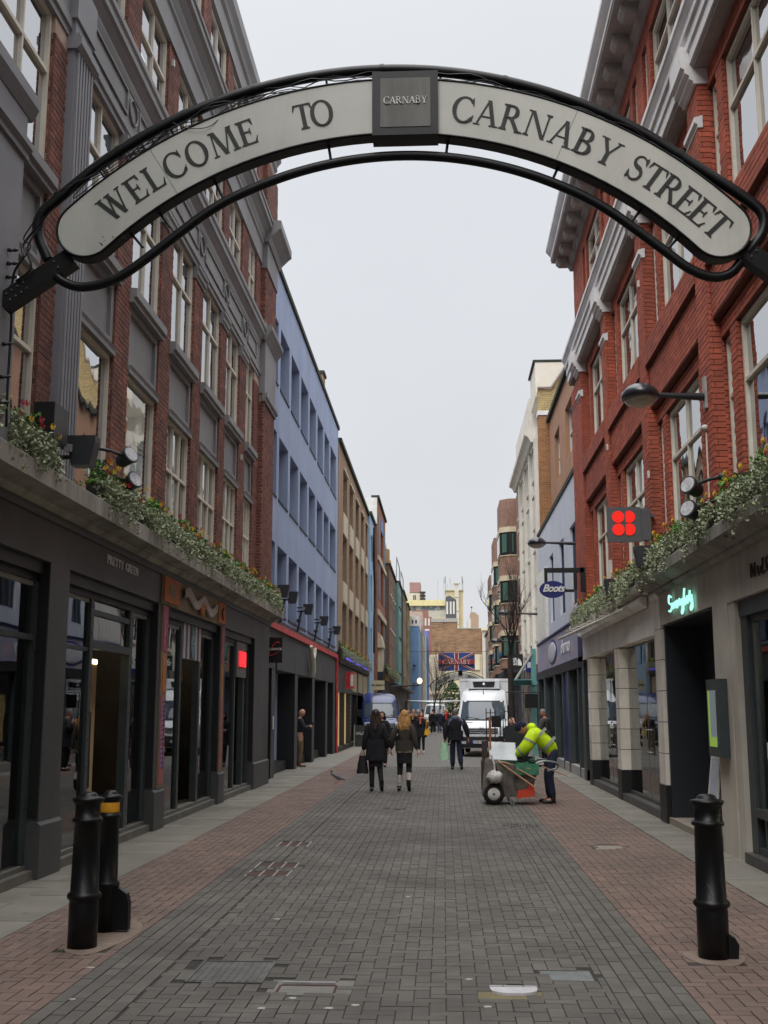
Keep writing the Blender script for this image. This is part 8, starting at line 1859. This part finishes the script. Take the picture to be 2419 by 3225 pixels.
# brooms and sticks laid across the cart
for i, (a, b, r, lb) in enumerate((((.99, 21.84, .82), (1.70, 21.74, .32), .016, 'long pale broom stick lying down the near side of the cart'), ((1.02, 21.9, .80), (1.62, 21.84, .66), .014, 'short reddish stick across the mouth of the cart'),
                                   ((1.38, 21.84, .66), (1.72, 21.76, .48), .015, 'pale stick end poking out below the push handle'), ((1.42, 22.3, .86), (1.75, 22.3, .75), .018, 'dark pole across the back of the cart'), ((1.85, 22.05, .70), (2.34, 22.0, .52), .011, 'thin litter picker pole sticking out to the right of the cart'))):
    t = MB(); t.tube([a, b], r, 8); t.build('broom_stick', m_wood if i != 3 else m_bleather, label=lb, cat='stick')
wb_ = empty('rubbish_bag', (.93, 21.8, .55), 'knotted white carrier bag full of rubbish tied to the front of the cart', 'bag')
t = MB(); t.ell((.95, 21.76, .52), (.155, .12, .115), 18, 12)
t.v = [(v[0] * 1 + .012 * math.sin(v[2] * 60), v[1] + .012 * math.sin(v[0] * 70), v[2] + .012 * math.sin(v[0] * 50 + v[1] * 30)) for v in t.v]; t.build('bag_body', M('white plastic bag', S(210, 208, 204), S(160, 156, 152), 14, .35, bump=.5, bscale=40), wb_)
t = MB(); t.tube(smooth_path([(.95, 21.76, .6), (.94, 21.78, .75), (.90, 21.82, .88), (.88, 21.84, .92)]), [.05] + [.02] * 18, 6); t.build('bag_neck', MATS['white plastic bag'], wb_)
# upright tools on the cart front
tl = empty('litter_fork', (.95, 22.4, .8), 'black long tined litter forks standing upright in the cart rack', 'tool')
for x in (.83, .915, 1.0, 1.10, 1.16):
    t = MB(); t.tube([(x, 22.45, 1.15), (x, 22.45, 1.78 if x < 1.05 else 1.66)], .009, 6); t.build('tine', m_bleather, tl)
t = MB(); t.tube([(.82, 22.45, 1.70), (1.03, 22.45, 1.70)], .009, 6); t.tube([(.82, 22.45, 1.60), (1.0, 22.45, 1.60)], .009, 6); t.box(.93, 1.12, 22.44, 22.47, 1.42, 1.64); t.box(1.06, 1.18, 22.44, 22.46, 1.22, 1.25); t.build('fork_head', m_bleather, tl)
o = empty('broom', (.88, 22.35, .8), 'upright orange brown broom handle in the cart rack', 'broom'); t = MB(); t.tube([(.90, 22.3, .6), (.89, 22.35, 1.62)], .018, 8); t.build('handle', M('orange wood', S(176, 104, 62), S(150, 84, 48), 8, .6), o)
t = MB(); t.box(.86, .93, 22.25, 22.4, .56, .66); t.build('broom_head', m_bleather, o)
c2 = empty('cleaning_cart', (1.7, 24.6, 0), 'second cart with a rounded black raised lid behind the street cleaner', 'cart')
t = MB(); t.prism([(1.42, .78), (1.28, 1.18), (1.26, 1.34), (1.34, 1.42), (1.62, 1.44), (1.84, 1.36), (1.86, 1.0), (1.78, .78)], 'y', 24.6, 24.66); t.build('lid', M('black plastic lid', S(46, 48, 52), S(36, 38, 42), 3, .5), c2)
t = MB(); tub(t, (1.46, 1.82, 24.3, 24.7, .12), (1.38, 1.9, 24.2, 24.75, .78)); t.build('hopper', m_blkp, c2)
for x in (1.48, 1.8): t = MB(); t.lathe([(.001, -.04), (.12, -.04), (.14, 0), (.12, .04), (.001, .04)], (x, 24.5, .14), 16, 'x'); t.build('wheel', m_rub, c2)
# tree guard and bin by the right tree
o = empty('tree_guard', (2.4, 40.4, 0), 'black metal guard and litter bin round the trunk of the bare tree', 'tree guard')
t = MB()
for a in range(6): q = a * math.pi / 3; t.tube([(2.38 + .22 * math.cos(q), 40.5 + .22 * math.sin(q), 0), (2.38 + .22 * math.cos(q), 40.5 + .22 * math.sin(q), 1.9)], .012, 5)
t.tube([(2.38 + .22 * math.cos(q), 40.5 + .22 * math.sin(q), 1.7) for q in [2 * math.pi * k / 12 for k in range(12)]], .014, 5, closed=True); t.tube([(2.2, 40.3, 2.36), (3.4, 40.3, 2.36)], .02, 5); t.tube([(3.4, 40.3, 0), (3.4, 40.3, 2.36)], .02, 5); t.build('rails', m_bleather, o)
t = MB(); t.box(2.85, 3.3, 40.2, 40.35, 1.82, 2.3); t.build('notice_box', m_bleather, o)
# A board by the left shops
o = empty('sale_board', (-4.05, 55.6, 0), 'dark folding pavement board chalked SALE by the lit left shop', 'a board')
t = MB(); t.obox((-4.05, 55.6, .52), (.27, 0, 0), (0, .015, .0), (0, .10, .50)); t.obox((-4.05, 55.8, .52), (.27, 0, 0), (0, .015, .0), (0, -.10, .50)); t.build('board', M('chalkboard', S(58, 60, 58), None, 4, .8), o)
for x in (-4.33, -3.77): t = MB(); t.obox((x, 55.6, .52), (.022, 0, 0), (0, .02, 0), (0, .10, .52)); t.build('board_frame', M('pale frame', S(170, 168, 160)), o)
text('letter', 'SALE', .2, M('chalk', S(196, 196, 190)), Matrix(((1, 0, 0, -4.05), (0, .19, -.98, 55.57), (0, .98, .19, .62), (0, 0, 0, 1))), o, extrude=.003, bold=.006)
# ================================================================ pigeon
pg_ = MB(); px_, py_ = -2.58, 27.8
pg_.ell((px_, py_, .17), (.125, .058, .062), 14, 10)
pg_.v = [(v[0], v[1], v[2] + (px_ - v[0]) * .45) for v in pg_.v]
pg_.tube([(px_ - .09, py_, .20), (px_ - .125, py_, .25), (px_ - .13, py_, .29)], [.045, .03, .022], 10); pg_.ell((px_ - .138, py_, .305), (.028, .022, .024), 10, 8)
pg_.tube([(px_ + .08, py_, .15), (px_ + .2, py_, .095)], [.04, .022], 8)
pgn = pg_.build('pigeon', M('pigeon grey', S(128, 128, 136), S(80, 80, 88), 16, .8), label='grey pigeon standing on the red paving left of the two women', cat='pigeon')
t = MB()
for s in (-.02, .025): t.tube([(px_ - .0 + s, py_ + s, .12), (px_ - .01 + s, py_ + s, .02), (px_ - .045 + s, py_ + s, .008)], .006, 5)
t.build('legs', M('coral leg', S(176, 90, 80)), pgn)
t = MB(); t.tube([(px_ - .16, py_, .303), (px_ - .19, py_, .293)], [.008, .002], 6); t.build('beak', m_bleather, pgn)
t = MB(); t.prism([(px_ - .05, .2), (px_ + .07, .17), (px_ + .18, .11), (px_ + .05, .125)], 'y', py_ - .064, py_ - .056); t.build('wing', M('wing bar grey', S(150, 150, 158), S(60, 60, 66), 24, .8), pgn)
